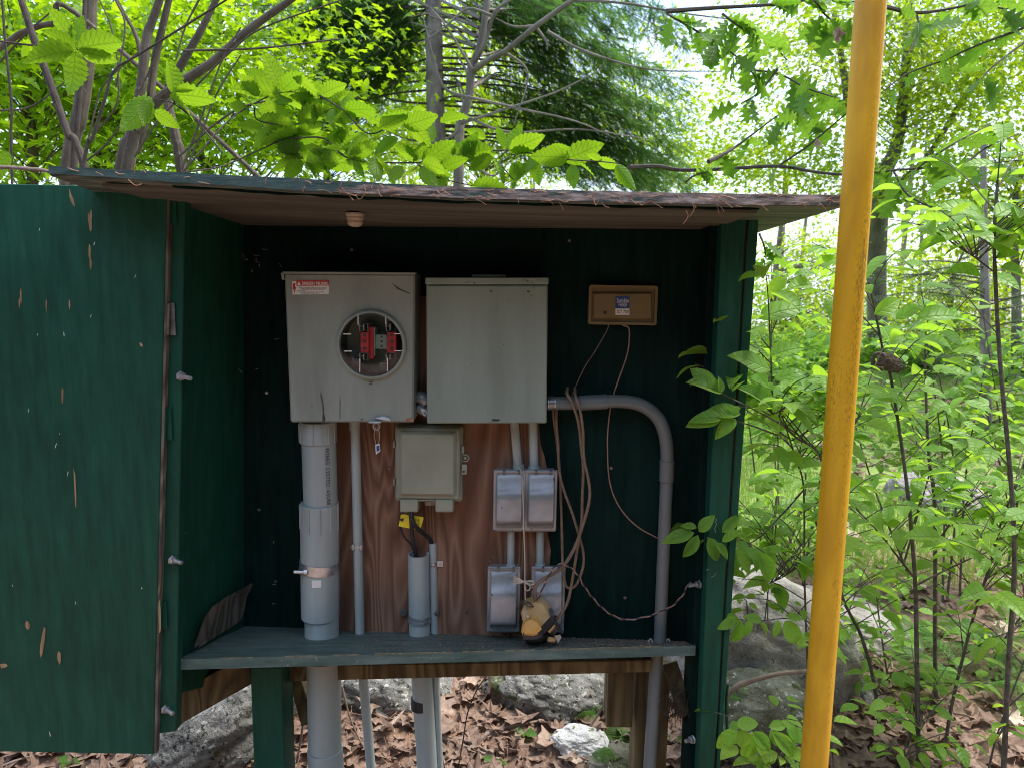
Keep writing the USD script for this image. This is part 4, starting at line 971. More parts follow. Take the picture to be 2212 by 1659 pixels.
tw = Thing('twisted_wire', 'thin twisted copper and black wire hanging from the right post bolt', 'wire', at(1350, 1340, 1.69))
twisted(tw, z3([(1440, 1235, 1.685), (1420, 1262, 1.685), (1395, 1310, 1.68), (1330, 1380, 1.68), (1230, 1430, 1.685), (1080, 1465, 1.69), (1000, 1455, 1.69), (920, 1410, 1.69), (850, 1340, 1.69), (790, 1260, 1.685), (750, 1190, 1.68), (700, 1145, 1.67), (650, 1127, 1.665), (600, 1160, 1.665), (560, 1230, 1.665), (525, 1310, 1.67), (505, 1345, 1.675)]), 0.0015, 0.035, ('copper_cord', 'black_rubber'))
bw = Thing('black_wire', 'thin black wire from the transmitter curving behind the bent conduit', 'wire', at(1320, 1100, 1.75))
bw.part('wire', tube([at(1345, 703, 1.755), at(1359, 712, 1.755), at(1356, 760, 1.755), at(1338, 815, 1.75), at(1326, 850, 1.75)] + z3([(950, 190, 1.755), (935, 330, 1.76), (934, 450, 1.76), (940, 580, 1.76), (960, 680, 1.76), (1000, 770, 1.757), (1060, 850, 1.755), (1130, 910, 1.755), (1200, 950, 1.755), (1290, 995, 1.757)]), 0.0017, 6, 5), 'copper_cord')
bw2 = Thing('antenna_wire', 'hair thin wire from the transmitter slanting down to the conduit', 'wire', at(1275, 860, 1.75))
bw2.part('wire', tube([at(1314, 699, 1.752), at(1312, 712, 1.752), at(1288, 755, 1.755), at(1262, 795, 1.755), at(1238, 848, 1.75), at(1234, 868, 1.755)], 0.0012, 6, 5), 'brown_cord')
sg = Thing('string', 'pale string with a bow knot holding up the plug adapter', 'string', at(1134, 1330, 1.69))
sg.part('cord', tube(z3([(355, 300, 1.755), (362, 420, 1.745), (380, 500, 1.74), (405, 560, 1.715), (416, 620, 1.69), (419, 700, 1.685), (424, 900, 1.68), (430, 1100, 1.675), (430, 1235, 1.67), (432, 1300, 1.67), (438, 1400, 1.665), (452, 1452, 1.66)]), 0.0016, 6, 5), 'string_fibre')
kn = z3([(430, 1235, 1.668)])[0]
loops = [[(430, 1235, 1.668), (470, 1228, 1.662), (487, 1245, 1.66), (465, 1256, 1.662), (430, 1238, 1.668)], [(430, 1240, 1.668), (462, 1262, 1.662), (455, 1287, 1.66), (436, 1282, 1.662), (430, 1240, 1.666)],
         [(430, 1235, 1.668), (480, 1236, 1.66), (480, 1252, 1.658), (430, 1240, 1.668)]]
for i in range(7):
    loops.append([(428, 1236, 1.668), (395, 1230 + (i - 3) * 5, 1.664), (358, 1226 + (i - 3) * 9 + 3 * (i % 2), 1.665)])
sg.part('bow_knot', cat([tube(z3(l), 0.0013, 5, 5) for l in loops], trimesh.creation.icosphere(2, 0.0045).apply_translation(kn)), 'string_fibre')

# plug adapters bundled with tape
ad = Thing('plug_adapter', 'ochre plug adapters bundled with black tape standing on the shelf', 'plug adapter', at(1160, 1392, 1.67))


def za(x, y, Y):
    return at((1330 + x * 0.15674) * 0.8175, (1450 + y * 0.15674) * 0.8175, Y)


big = [za(300, 1070, 1.665), za(340, 960, 1.675), za(560, 890, 1.675), za(660, 900, 1.68), za(740, 960, 1.685), za(800, 1110, 1.675), za(840, 1220, 1.665), za(760, 1330, 1.655), za(680, 1330, 1.655), za(320, 1200, 1.665)]
bigb = [p + [0.006, 0.05, -0.004] for p in big]
mm = hull(big + bigb); c = np.mean(mm.vertices, 0); bb = hull(np.vstack([np.asarray(mm.vertices), (np.asarray(mm.vertices) - c) * 0.93 + c - [0, 0.006, 0]]))
ad.part('adapter_body', bb, 'ochre_plastic', smooth=25)
sm = [za(300, 1350, 1.65), za(325, 1260, 1.648), za(390, 1180, 1.645), za(470, 1150, 1.645), za(560, 1190, 1.645), za(650, 1300, 1.645), za(600, 1400, 1.64), za(500, 1440, 1.64), za(330, 1430, 1.645), za(460, 1310, 1.632), za(500, 1390, 1.631), za(380, 1380, 1.634)]
ad.part('adapter_body', hull([p - [0, 0.012, 0] for p in sm] + [p + [0.002, 0.02, 0] for p in sm[:9]]), 'orange_plastic', smooth=35, label='smaller orange adapter body in front')
ad.part('adapter_base', hull([za(320, 1430, 1.636), za(560, 1420, 1.632), za(700, 1470, 1.645), za(600, 1560, 1.645), za(380, 1570, 1.645), za(350, 1500, 1.64)] + [za(340, 1430, 1.70), za(780, 1440, 1.70), za(720, 1590, 1.70), za(380, 1590, 1.70)]), 'black_rubber', smooth=40)


def tape(pts, w):
    p = spline(pts, 5); T = np.gradient(p, axis=0); T /= np.linalg.norm(T, axis=1, keepdims=True)
    s_ = np.cross(T, [0, 1.0, 0]); s_ /= np.linalg.norm(s_, axis=1, keepdims=True)
    v = np.vstack([p - s_ * w / 2, p + s_ * w / 2, p - s_ * w / 2 + [0, 0.002, 0], p + s_ * w / 2 + [0, 0.002, 0]]); k_ = len(p); f_ = []
    for i in range(k_ - 1):
        for (q0, q1) in ((0, 1), (1, 3), (3, 2), (2, 0)):
            A, B_ = q0 * k_ + i, q1 * k_ + i
            f_ += [[A, B_, A + 1], [A + 1, B_, B_ + 1]]
    return trimesh.Trimesh(v, f_, process=False)


ad.part('tape', tape([za(330, 1470, 1.628), za(560, 1460, 1.625), za(660, 1370, 1.632), za(780, 1240, 1.645), za(850, 1170, 1.655), za(870, 1150, 1.68)], 0.017), 'black_rubber', label='black tape wound around the adapters')
ad.part('tape', tape([za(790, 1000, 1.68), za(835, 1130, 1.665), za(880, 1260, 1.66), za(860, 1400, 1.66), za(790, 1470, 1.665)], 0.010), 'black_rubber')
ad.part('plug', hull([za(750, 1390, 1.645), za(860, 1270, 1.655), za(880, 1300, 1.66), za(790, 1420, 1.65), za(760, 1390, 1.68), za(880, 1280, 1.69)]), 'ochre_plastic', smooth=40)
ad.part('plug', hull([za(860, 1460, 1.66), za(960, 1440, 1.66), za(980, 1490, 1.66), za(920, 1590, 1.66), za(860, 1460, 1.685), za(960, 1440, 1.685), za(920, 1590, 1.685)]), 'string_fibre', smooth=40)
ad.part('plug', pipe(za(760, 1520, 1.65), za(860, 1530, 1.66), 0.006, 14), 'ochre_plastic')
ad.part('tape_tail', tube([za(860, 1200, 1.66), za(920, 1310, 1.658), za(980, 1390, 1.656), za(1010, 1410, 1.655)], 0.003, 6), 'black_rubber')
wr = []
for i in range(4):
    wr.append(tube([za(520, 980, 1.672), za(430 + 22 * (i % 3), 890 + 24 * i, 1.662 - 0.002 * i), za(310 + 18 * i, 870 + 22 * (i % 4), 1.665), za(235 + 16 * i, 950 + 18 * (i % 3), 1.672), za(265 + 14 * i, 1060 + 20 * i, 1.68)], 0.0011, 6, 5))
ad.part('wire_bundle', cat(wr), 'dark_twig')
ad.part('string_tie', cat(pipe(za(395, 1100, 1.648), za(435, 1165, 1.643), 0.004, 10)), 'string_fibre')

# crumbs and needles on the shelf and roof edge
g = np.random.default_rng(21); bits = []
for i in range(2600):
    u, w = g.random(), g.random() ** 0.8
    u = 0.3 + 0.7 * u ** 0.8 if i % 8 else u
    p = sh[0] * (1 - u) * (1 - w) + sh[1] * u * (1 - w) + sh[3] * (1 - u) * w + sh[2] * u * w
    a = g.uniform(0, 6.28); L = g.uniform(0.001, 0.006); d = np.array([math.cos(a), math.sin(a), g.uniform(0, 0.25)]); q = np.array([-d[1], d[0], 0]) * g.uniform(0.0005, 0.0016)
    p = p + [0, 0, 0.0008]
    bits.append(trimesh.Trimesh([p - q, p + q, p + d * L, p + [0, 0, 0.0012]], [[0, 1, 2], [0, 3, 1], [1, 3, 2], [2, 3, 0]], process=False))
single('shelf_debris', cat(bits), 'dry_leaf', 'reddish brown crumbs and needles scattered on the shelf', 'debris', kind='stuff', smooth=False)
bits = []
for i in range(120):
    x = g.uniform(680, 1815) if i > 12 else g.uniform(130, 680)
    yy = np.interp(x, *zip(*rt)) * (1 - (t := g.random())) + np.interp(x, *zip(*rb)) * t
    p = at(x, yy, yr(x) - 0.006); a = g.choice([0, 0, 0.5, -0.5, 1.2, -0.9]) + g.normal(0, 0.3); L = g.uniform(0.006, 0.032)
    d = np.array([math.cos(a), 0, math.sin(a) * 0.6]) * L
    bits.append(tube([p, p + d * 0.5 + [0, -0.001, g.normal(0, 0.003)], p + d + [0, g.uniform(-0.004, 0), 0]], g.uniform(0.0004, 0.0009), 3, 3))
for x, y in ((1482, 470), (734, 395), (1495, 455), (785, 415)):
    p = at(x, y - 15, yr(x) - 0.006)
    bits.append(tube([p, p + [0.004, -0.002, -0.012], p + [-0.004, 0, -0.026]], 0.0007, 4, 4))
single('dry_pine_needles', cat(bits), 'pine_needle_dry', 'orange dry pine needles caught on the roof edge', 'pine needles', kind='stuff', smooth=False)
bits = []
for i in range(32):
    x, y, Y = [(g.normal(545, 8), g.normal(565, 8), 1.85), (g.uniform(400, 520), g.uniform(430, 1300), 1.62), (g.uniform(1510, 1550), g.uniform(1080, 1250), 1.625), (g.uniform(540, 640), g.uniform(500, 1340), 1.845)][i % 4]
    if i % 4 == 1:
        Y = np.interp(x, [380, 527], [1.575, 1.858]) - 0.004
    p = at(x, y, Y); d = g.normal(0, 0.008, 3) * [1, 0.2, 1]
    bits.append(tube([p, p + d * 0.5 + g.normal(0, 0.002, 3), p + d], 0.0008, 3, 3))
single('cobweb', cat(bits), 'cobweb_dust', 'dusty scraps of cobweb on the cabinet walls', 'cobweb', kind='stuff', smooth=False)

# ================================================================ yellow guy guard
p0, p1 = at(1758, 1659, 1.25), at(1881, 0, 1.25)
d = (p1 - p0) / np.linalg.norm(p1 - p0)
lo = p0 - d * ((p0[2] + 0.1) / d[2]); hi = p1 + d * 1.2
yp = Thing('yellow_pole', 'leaning yellow plastic pole guard with sooty specks beside the cabinet', 'pole', [lo[0], lo[1], 0])
yp.part('tube', pipe(lo, hi, 30.3 * scale_at(1.25), 40), 'yellow_pole_plastic')
yp.part('cable', pipe(hi, hi + d * 1.5, 0.005, 10), 'galvanised')

# ================================================================ ground, stones
def gz(x, y):
    """Height of the ground."""
    p = np.stack([np.asarray(x, float) * 0.35 + 9, np.asarray(y, float) * 0.35 + 4, np.zeros_like(np.asarray(x, float))], -1)
    n = meshkit.fbm(p, 3, 2) - 0.5
    p2 = p * 9
    far = np.clip((np.asarray(y, float) - 9) / 25, 0, 1)
    yy_ = np.asarray(y, float)
    return 0.10 * np.clip((yy_ - 1.75) / 0.45, 0, 1) + 0.10 * n * np.clip((np.asarray(y, float) - 1.0) / 2, 0.25, 1) + 0.03 * (meshkit.fbm(p2, 3, 7) - 0.5) + 0.06 * np.clip(np.asarray(y, float) - 3, 0, 6) * np.clip((np.asarray(x, float) - 0.3) / 2, 0, 1) - 6.0 * far**1.5 * np.clip((np.asarray(x, float) + 4) / 10, 0, 1)


gx = np.concatenate([-np.geomspace(90, 4, 30), np.linspace(-3.8, 6, 120), np.geomspace(6.3, 90, 32)])
gy = np.concatenate([-np.geomspace(90, 3, 18), np.linspace(-2.5, 9, 130), np.geomspace(9.3, 130, 36)])
XX, YY = np.meshgrid(gx, gy); v = np.stack([XX, YY, gz(XX, YY)], -1).reshape(-1, 3)
nx, ny = len(gx), len(gy)
i = (np.arange(ny - 1)[:, None] * nx + np.arange(nx - 1)[None]).ravel()
f = np.vstack([np.stack([i, i + 1, i + nx + 1], -1), np.stack([i, i + nx + 1, i + nx], -1)])
look('forest_floor', {
    'g': ('geometry', {}), 'n': ('noise_texture', {'scale': 30, 'detail': 6, 'roughness': 0.7}), 'r': ('rgb_ramp', {'ramp': [(0.3, (0.10, 0.06, 0.045)), (0.5, (0.26, 0.17, 0.125)), (0.7, (0.42, 0.3, 0.23))]}),
    'n2': ('noise_texture', {'scale': 0.5, 'detail': 4}), 'r2': ('rgb_ramp', {'ramp': [(0.36, (0, 0, 0)), (0.5, (1, 1, 1))]}), 'mx': ('mix', {'color2': (0.26, 0.37, 0.1)}),
    'sp': ('separate_xyz', {}), 'my': ('map_range', {'from_min': 2.8, 'from_max': 3.8, 'clamp': True}), 'mf': ('math', {'math_type': 'multiply'}),
    'b': ('bump', {'strength': 1.0, 'distance': 0.02}), 'p': ('principled_bsdf', {'roughness': 0.95, 'specular_ior_level': 0.2})},
    [('g.position', 'n.vector'), ('n.fac', 'r.fac'), ('g.position', 'n2.vector'), ('n2.fac', 'r2.fac'), ('r.color', 'mx.color1'), ('g.position', 'sp.vector'), ('sp.y', 'my.value'), ('r2.color', 'mf.value1'), ('my.result', 'mf.value2'), ('mf.value', 'mx.fac'), ('mx.color', 'p.base_color'), ('n.fac', 'b.height'), ('b.normal', 'p.normal')])
single('ground', (v, f), 'forest_floor', kind='structure', smooth=True, base=[0, 0, 0])


def on_ground(px, py, h=0.0):
    """The point on the ground (or h above it) that is seen at (px, py)."""
    Y = np.linspace(1.5, 12, 1500)
    P_ = np.array([at(px, py, y_) for y_ in Y]); d_ = P_[:, 2] - gz(P_[:, 0], P_[:, 1]) - h
    return P_[np.argmax(d_ < 0)] if (d_ < 0).any() else P_[-1]


def boulder(px, py, Y, rx, ry, rz, mat, label, seed, sink=0.35, rot=0.0, rough=0.22, ang=0.0):
    """A stone centred at (px, py) of the view at distance Y; radii in metres."""
    c = at(px, py, Y)
    s_ = trimesh.creation.icosphere(5, 1.0); u = np.asarray(s_.vertices)
    q = np.sign(u) * np.abs(u) ** (1 - 0.35 * ang)
    n = meshkit.fbm(u * 1.6 + seed * 7.3, 5, seed) - 0.5
    n2 = meshkit.fbm(u * 7 + seed * 3.1, 3, seed + 5) - 0.5
    v_ = q * (1 + rough * 2 * n + 0.10 * n2)[:, None] * [rx, ry, rz]
    ca, sa = math.cos(rot), math.sin(rot)
    v_ = np.stack([v_[:, 0] * ca + v_[:, 2] * sa, v_[:, 1], -v_[:, 0] * sa + v_[:, 2] * ca], -1) + c
    return single('boulder', (v_, s_.faces), mat, label, 'rock', smooth=True)


boulder(455, 1585, 2.1, 0.34, 0.2, 0.15, 'granite', 'lichen speckled grey boulder left of the green post under the shelf', 1, rot=-0.62)
boulder(860, 1497, 2.27, 0.20, 0.14, 0.115, 'granite', 'grey boulder showing between the conduits under the shelf', 2, rot=0.1)
boulder(1012, 1455, 2.45, 0.10, 0.10, 0.09, 'granite', 'dark blocky stone wedged between the two grey boulders', 3, ang=0.6)
boulder(1205, 1490, 2.27, 0.235, 0.15, 0.105, 'granite', 'wide grey boulder under the right half of the shelf', 4, rot=0.12)
boulder(1255, 1604, 2.02, 0.085, 0.06, 0.045, 'quartz', 'small white quartz stone among the dead leaves', 5, rough=0.3)
boulder(1320, 1655, 1.98, 0.11, 0.08, 0.06, 'mossy_granite', 'small mossy stone at the foot of the bare post', 6, rough=0.3)
boulder(1640, 1400, 2.42, 0.32, 0.26, 0.26, 'pale_granite', 'large pale granite slab beside the right corner post', 7, rot=0.45, ang=0.8, rough=0.15)
boulder(1612, 1285, 2.9, 0.17, 0.17, 0.14, 'granite', 'dark shadowed stone at the top of the pale slab', 8, ang=0.5)
boulder(1835, 1385, 2.75, 0.27, 0.24, 0.17, 'pale_granite', 'flat pale boulder behind the yellow pole', 9, rot=0.3, ang=0.7, rough=0.15)
boulder(1640, 1562, 2.1, 0.21, 0.16, 0.17, 'mossy_granite', 'mossy rounded boulder in front of the pale slab', 10, rough=0.2)
boulder(1858, 1540, 2.3, 0.11, 0.11, 0.11, 'granite', 'small grey stone right of the yellow pole', 11)
boulder(70, 1680, 2.1, 0.20, 0.12, 0.06, 'mossy_granite', 'mossy stone below the open door', 12)
boulder(2020, 1070, on_ground(2020, 1075)[1], 0.3, 0.3, 0.14, 'pale_granite', 'distant pale stone on the leafy slope', 13)
boulder(645, 1565, 2.3, 0.16, 0.12, 0.10, 'granite', 'grey stone behind the large conduit', 14)


# ================================================================ leaves
def leaf_tpl(n, width, fold=0.18, curl=0.15, serr=0.0, rib=0.0, tipbend=0.0):
    """A leaf of length 1 along +y, +z its upper side: (vertices, faces, uv)."""
    v_, uv = [], []
    for i in range(n + 1):
        t = i / n; w = width(t) * 0.5
        if serr and 0 < i < n:
            w *= 1 + serr * (1 if i % 2 else -1)
        zc = -curl * t * t - tipbend * max(0, t - 0.6) ** 2
        rr = rib * (1 if i % 2 else -1) if 0 < i < n else 0
        for s_ in (-1, 0, 1):
            v_.append((s_ * w, t, zc + abs(s_) * (fold * w + rr)))
            uv.append((0.5 + s_ * w / 0.7, t))
    f_ = []
    for i in range(n):
        a = i * 3
        f_ += [[a, a + 1, a + 4], [a, a + 4, a + 3], [a + 1, a + 2, a + 5], [a + 1, a + 5, a + 4]]
    return np.array(v_, float), np.array(f_), np.array(uv)


ovate = lambda t: 0.60 * (math.sin(math.pi * min(1, t**0.85)) ** 0.8) * (1 - 0.25 * t) + 0.004
ellip = lambda t: 0.66 * (math.sin(math.pi * t**0.9) ** 0.75) * (1 - 0.22 * t) + 0.004
oakw = lambda t: (0.10 + 0.72 * math.sin(math.pi * t**1.25) ** 0.7) * (0.66 + 0.34 * math.sin(t * 26.0)) if 0.04 < t < 0.97 else 0.03
TPL = {
    'beech': [leaf_tpl(16, ovate, f_, c_, 0.06, 0.022, b_) for f_, c_, b_ in ((0.12, 0.12, 0.3), (0.3, 0.25, 0.1), (0.05, -0.1, 0.6), (0.5, 0.1, 0.3))],
    'shrub': [leaf_tpl(8, ellip, f_, c_, 0, 0, b_) for f_, c_, b_ in ((0.15, 0.15, 0.5), (0.35, 0.3, 0.2), (0.6, 0.1, 0.5), (0.1, -0.05, 1.2), (0.25, 0.5, 0.0))],
    'oak': [leaf_tpl(18, oakw, f_, c_) for f_, c_ in ((0.1, 0.15), (0.3, 0.3), (0.2, -0.1))],
}


def star(lobes, n_in, fold, curl):
    """A lobed flat leaf such as a maple's."""
    pts = [(0, 0)]
    for a, r in lobes:
        pts.append((math.sin(a) * r, 0.32 + math.cos(a) * r))
    v_ = [(0, 0.32, 0)] + [(x, y, -curl * (x * x + (y - 0.3) ** 2) + fold * abs(x)) for x, y in pts]
    k_ = len(pts)
    return np.array(v_, float), np.array([[0, 1 + (i + 1) % k_, 1 + i] for i in range(k_)]), None


_l = [(-2.5, .34), (-2.0, .22), (-1.35, .52), (-0.85, .27), (-0.45, .44), (0, .68), (0.45, .44), (0.85, .27), (1.35, .52), (2.0, .22), (2.5, .34)]
TPL['maple'] = [star(_l, 0, 0.12, 0.3), star([(a, r * (0.9 + 0.1 * math.cos(3 * a))) for a, r in _l], 0, 0.3, 0.5)]
TPL['small'] = [(np.array([(0, 0, 0), (-.28, .42, .07), (0, .5, 0), (.28, .42, .07), (0, 1, -.12)], float), np.array([[0, 2, 1], [0, 3, 2], [1, 2, 4], [2, 3, 4]]), None),
                (np.array([(0, 0, 0), (-.34, .5, .16), (0, .5, 0), (.34, .5, .16), (0, .95, -.25)], float), np.array([[0, 2, 1], [0, 3, 2], [1, 2, 4], [2, 3, 4]]), None)]
_lo = [(-2.6, .36), (-2.2, .27), (-1.6, .46), (-1.15, .33), (-0.75, .52), (-0.35, .38), (0, .68), (0.35, .38), (0.75, .52), (1.15, .33), (1.6, .46), (2.2, .27), (2.6, .36)]


def dead_tpl(seed):
    g_ = np.random.default_rng(seed)
    v_, f_, _ = star([(a, r * g_.uniform(0.75, 1.15)) for a, r in _lo], 0, 0, 0)
    k_ = g_.uniform(0.4, 1.6); th = g_.uniform(0, 3.1)
    s_ = v_[:, 0] * math.cos(th) + (v_[:, 1] - 0.35) * math.sin(th)
    v_[:, 2] = k_ * s_**2 + g_.normal(0, 0.05, len(v_))
    return v_, f_, None


TPL['dead'] = [dead_tpl(i) for i in range(14)]


def spray_tpl(seed, n=14, w=0.2, droop=0.25):
    """A flat twig of needles, length 1."""
    g_ = np.random.default_rng(seed); v_, f_ = [], []
    for i in range(n):
        t = (i + 0.5) / n
        for s_ in (-1, 1):
            a = g_.uniform(0.75, 1.25); L = w * (1 - 0.55 * t) * g_.uniform(0.7, 1.15); z = -droop * t * t
            b = np.array([0, t, z]); d_ = np.array([s_ * math.sin(a), math.cos(a), g_.uniform(-0.25, 0.1)])
            q_ = np.array([0, 0.028, 0])
            k_ = len(v_); v_ += [b - q_, b + q_, b + d_ * L + [0, 0, -0.1 * L]]
            f_.append([k_, k_ + 1, k_ + 2])
    return np.array(v_), np.array(f_), None


TPL['spray'] = [spray_tpl(i) for i in range(4)]
TPL['sparse_spray'] = [spray_tpl(i + 9, 9, 0.16, 0.15) for i in range(3)]
TPL['frond'] = []


def scatter(kind, P, D, N, S, seed=0):
    """Many leaves in one mesh: at P, pointing along D, upper side N, length S."""
    P, D, N, S = (np.asarray(a, float) for a in (P, D, N, S))
    D = D / np.linalg.norm(D, axis=1, keepdims=True)
    N = N - D * (N * D).sum(1, keepdims=True); N /= np.maximum(np.linalg.norm(N, axis=1, keepdims=True), 1e-9)
    X_ = np.cross(D, N)
    pick = np.random.default_rng(seed).integers(0, len(TPL[kind]), len(P)); V, F, o = [], [], 0
    for k_, (tv_, tf_, _) in enumerate(TPL[kind]):
        m_ = pick == k_
        if not m_.any():
            continue
        v_ = P[m_, None] + S[m_, None, None] * (tv_[None, :, :1] * X_[m_, None] + tv_[None, :, 1:2] * D[m_, None] + tv_[None, :, 2:] * N[m_, None])
        c_ = m_.sum(); F.append((tf_[None] + (np.arange(c_) * len(tv_))[:, None, None] + o).reshape(-1, 3)); V.append(v_.reshape(-1, 3)); o += c_ * len(tv_)
    return np.vstack(V), np.vstack(F)


def one_leaf(kind, base, tip, n, g_):
    k_ = g_.integers(len(TPL[kind])); tv_, tf_, uv = TPL[kind][k_]
    D = np.asarray(tip) - base; L = np.linalg.norm(D); D /= L
    n = n - D * (n @ D); n /= np.linalg.norm(n); X_ = np.cross(D, n)
    w_ = g_.uniform(0.88, 1.12) if kind != 'shrub' else g_.uniform(0.72, 0.98)
    v_ = base + L * (tv_[:, :1] * X_ * w_ + tv_[:, 1:2] * D + tv_[:, 2:] * n)
    return trimesh.Trimesh(v_, tf_, process=False), uv


def unit(v_):
    return v_ / np.linalg.norm(v_)


# ---------------------------------------------------------------- trees
def tree(name, label, stems, bark, foliage=None, leaf=None, group=None, sides=10, category='tree', limbs=None):
    """stems: list of (points, radii); the first is the trunk. foliage: (material, mesh)."""
    base = stems[0][0][0]
    t = Thing(name, label, category, [base[0], base[1], base[2]], group)
    for i, (p, r) in enumerate(stems):
        t.part('trunk' if i == 0 else 'stem', tube(p, r, sides, 8, wob=0.05, seed=i), bark)
    if limbs:
        t.part('limbs', cat(limbs), bark if bark != 'rough_bark' else 'dark_twig', kind='stuff' if len(limbs) > 3 else None)
    if foliage:
        for mat, mesh in foliage:
            t.part('foliage', mesh, mat, smooth=False, kind='stuff')
    return t


def px_path(pts, Y, y_to_ground=None):
    return [at(p[0], p[1], p[2] if len(p) > 2 else Y) for p in pts]


def to_ground(path):
    """Continues the first two points of a path (listed from the bottom) down to the soil."""
    p0, p1 = np.asarray(path[0]), np.asarray(path[1])
    d_ = unit(p0 - p1); d_ = unit(d_ + [0, 0, -0.8])
    z = float(gz(p0[0], p0[1])) - 0.05
    if p0[2] > z + 0.1:
        L = (p0[2] - z) / -d_[2]
        return [p0 + d_ * L, p0 + d_ * L * 0.5] + list(path)
    return list(path)


def crown(origin_line, blobs, kind, size, per, g_, spread=0.45, flat=0.35, droop=0.35, twig=0.004, share=1.0):
    """Leaf sprays around points drawn in ellipsoids; each spray hangs on a limb from the trunk. blobs: (centre, radii, number of sprays)."""
    P, D, N, S, L = [], [], [], [], []
    tl_ = np.asarray(spline(origin_line, 10))
    for c_, r_, k_ in blobs:
        for _ in range(k_):
            u = g_.normal(0, 1, 3); u /= np.linalg.norm(u); q_ = np.asarray(c_) + u * np.asarray(r_) * g_.random() ** 0.4
            j = np.argmin(np.linalg.norm(tl_ - (q_ - [0, 0, 0.4]), axis=1)); o_ = tl_[j]
            mid = (o_ + q_) / 2 + [0, 0, 0.12 * np.linalg.norm(q_ - o_)] + g_.normal(0, 0.08, 3)
            dist = np.linalg.norm(q_ - o_)
            if dist < 4.5 and g_.random() < share:
                L.append(tube([o_, mid, q_], [twig * (1 + dist * 0.9), twig * 1.3, twig * 0.5], 4, 4))
            out = unit((q_ - o_) * [1, 1, 0.3] + g_.normal(0, 0.3, 3))
            n_ = g_.poisson(per * 1.7)
            for _ in range(n_):
                w = g_.normal(0, 1, 3) * [spread, spread, spread * flat]
                P.append(q_ + w); dd = unit(out + g_.normal(0, 0.75, 3) * [1, 1, 0.5]); dd[2] -= droop * g_.random() * 1.6
                D.append(dd); N.append(np.array([0, 0, 1.0]) + g_.normal(0, 0.42, 3)); S.append(size * g_.uniform(0.6, 1.2))
    if not P:
        return None, L
    return scatter(kind, P, D, N, S, int(g_.integers(1e6))), L


def blob(px, py, Y, rx, ry, rz, k_):
    return (at(px, py, Y), (rx, ry, rz), k_)


g = np.random.default_rng(77)
# --- the many stemmed beech behind the cabinet on the left
def stem(pts, Y, w0, w1=None):
    """Stem listed from the top of the picture down: points and widths in view pixels."""
    p = px_path(pts, Y)[::-1]
    w1 = w1 or w0
    p = to_ground(p)
    up = p[-1] + unit(p[-1] - p[-2]) * 1.0
    return p + [up], [w1 / 2 * scale_at(Y) * 1.15, w1 / 2 * scale_at(Y), (w0 + w1) / 4 * scale_at(Y), w0 / 2 * scale_at(Y), w0 / 3 * scale_at(Y)]


def twigs(paths, Y, w, mat_list):
    for p in paths:
        mat_list.append(tube(px_path(p, Y), [w * scale_at(Y) / 2, w * scale_at(Y) / 3], 6, 6))


BY = 3.1
tw_ = []
twigs([[(290, 340), (350, 250), (420, 190), (500, 110), (570, 60), (735, 2)], [(400, 370), (430, 300), (470, 200), (520, 120)], [(392, 368), (440, 240), (480, 130), (520, 60)],
       [(385, 340), (470, 265), (545, 225), (690, 208), (735, 190)], [(395, 110), (560, 105), (735, 85)], [(250, 0), (270, 60), (250, 190)], [(430, 0), (400, 60), (380, 130)]], 2.9, 5, tw_)
tree('beech_tree', 'many stemmed grey beech spreading behind the left end of the roof',
     [stem([(345, 0), (318, 80), (303, 200), (280, 300), (262, 365)], BY, 18, 25), stem([(365, 0), (335, 130), (322, 230), (297, 320), (280, 366)], BY + 0.05, 15, 18),
      stem([(640, -8), (545, 60), (465, 130), (395, 178), (340, 218), (303, 270), (278, 350)], BY - 0.1, 17, 24), stem([(470, -5), (432, 70), (392, 140), (362, 200), (380, 300), (392, 366)], BY + 0.3, 14, 22),
      stem([(252, 0), (290, 70), (303, 120), (305, 200), (290, 300), (275, 366)], BY + 0.1, 8, 12)],
     'smooth_bark', limbs=tw_)
tw_ = []
twigs([[(180, 358), (205, 240), (228, 180), (300, 112)], [(195, 300), (250, 230), (255, 150), (240, 60), (215, 0)], [(0, 135), (60, 70), (130, 10)], [(185, 350), (240, 300), (310, 180), (350, 90)],
       [(0, 90), (60, 98), (165, 107)], [(0, 240), (70, 230), (150, 170)]], 2.9, 4.5, tw_)
tree('beech_tree', 'pale grey beech trunk at the far left behind the roof', [stem([(197, -5), (190, 120), (172, 250), (150, 358)], 3.4, 27, 32), stem([(205, 62), (120, 52), (52, 70), (-30, 125)][::-1], 3.3, 12, 10)[:1] + ([0.008, 0.012, 0.014],)], 'smooth_bark', limbs=tw_)
tree('beech_sapling', 'dark slanting sapling stem at the far left', [stem([(44, -5), (75, 90), (112, 190), (147, 290), (182, 358)], 2.75, 15, 15)], 'dark_twig')
tree('beech_sapling', 'slim dark upright sapling stem in front of the pale beech', [stem([(183, -5), (181, 90), (174, 190), (164, 300), (158, 358)], 2.8, 9, 11)], 'dark_twig')
tree('beech_sapling', 'thin dark sapling stem at the left edge of the picture', [stem([(4, -5), (12, 100), (25, 230), (25, 350)], 2.8, 5, 5)], 'dark_twig')
tree('beech_sapling', 'thin curved sapling stem left of the many stemmed beech', [stem([(330, 100), (250, 150), (228, 210), (200, 300), (180, 362)], 2.7, 5, 8)], 'dark_twig')

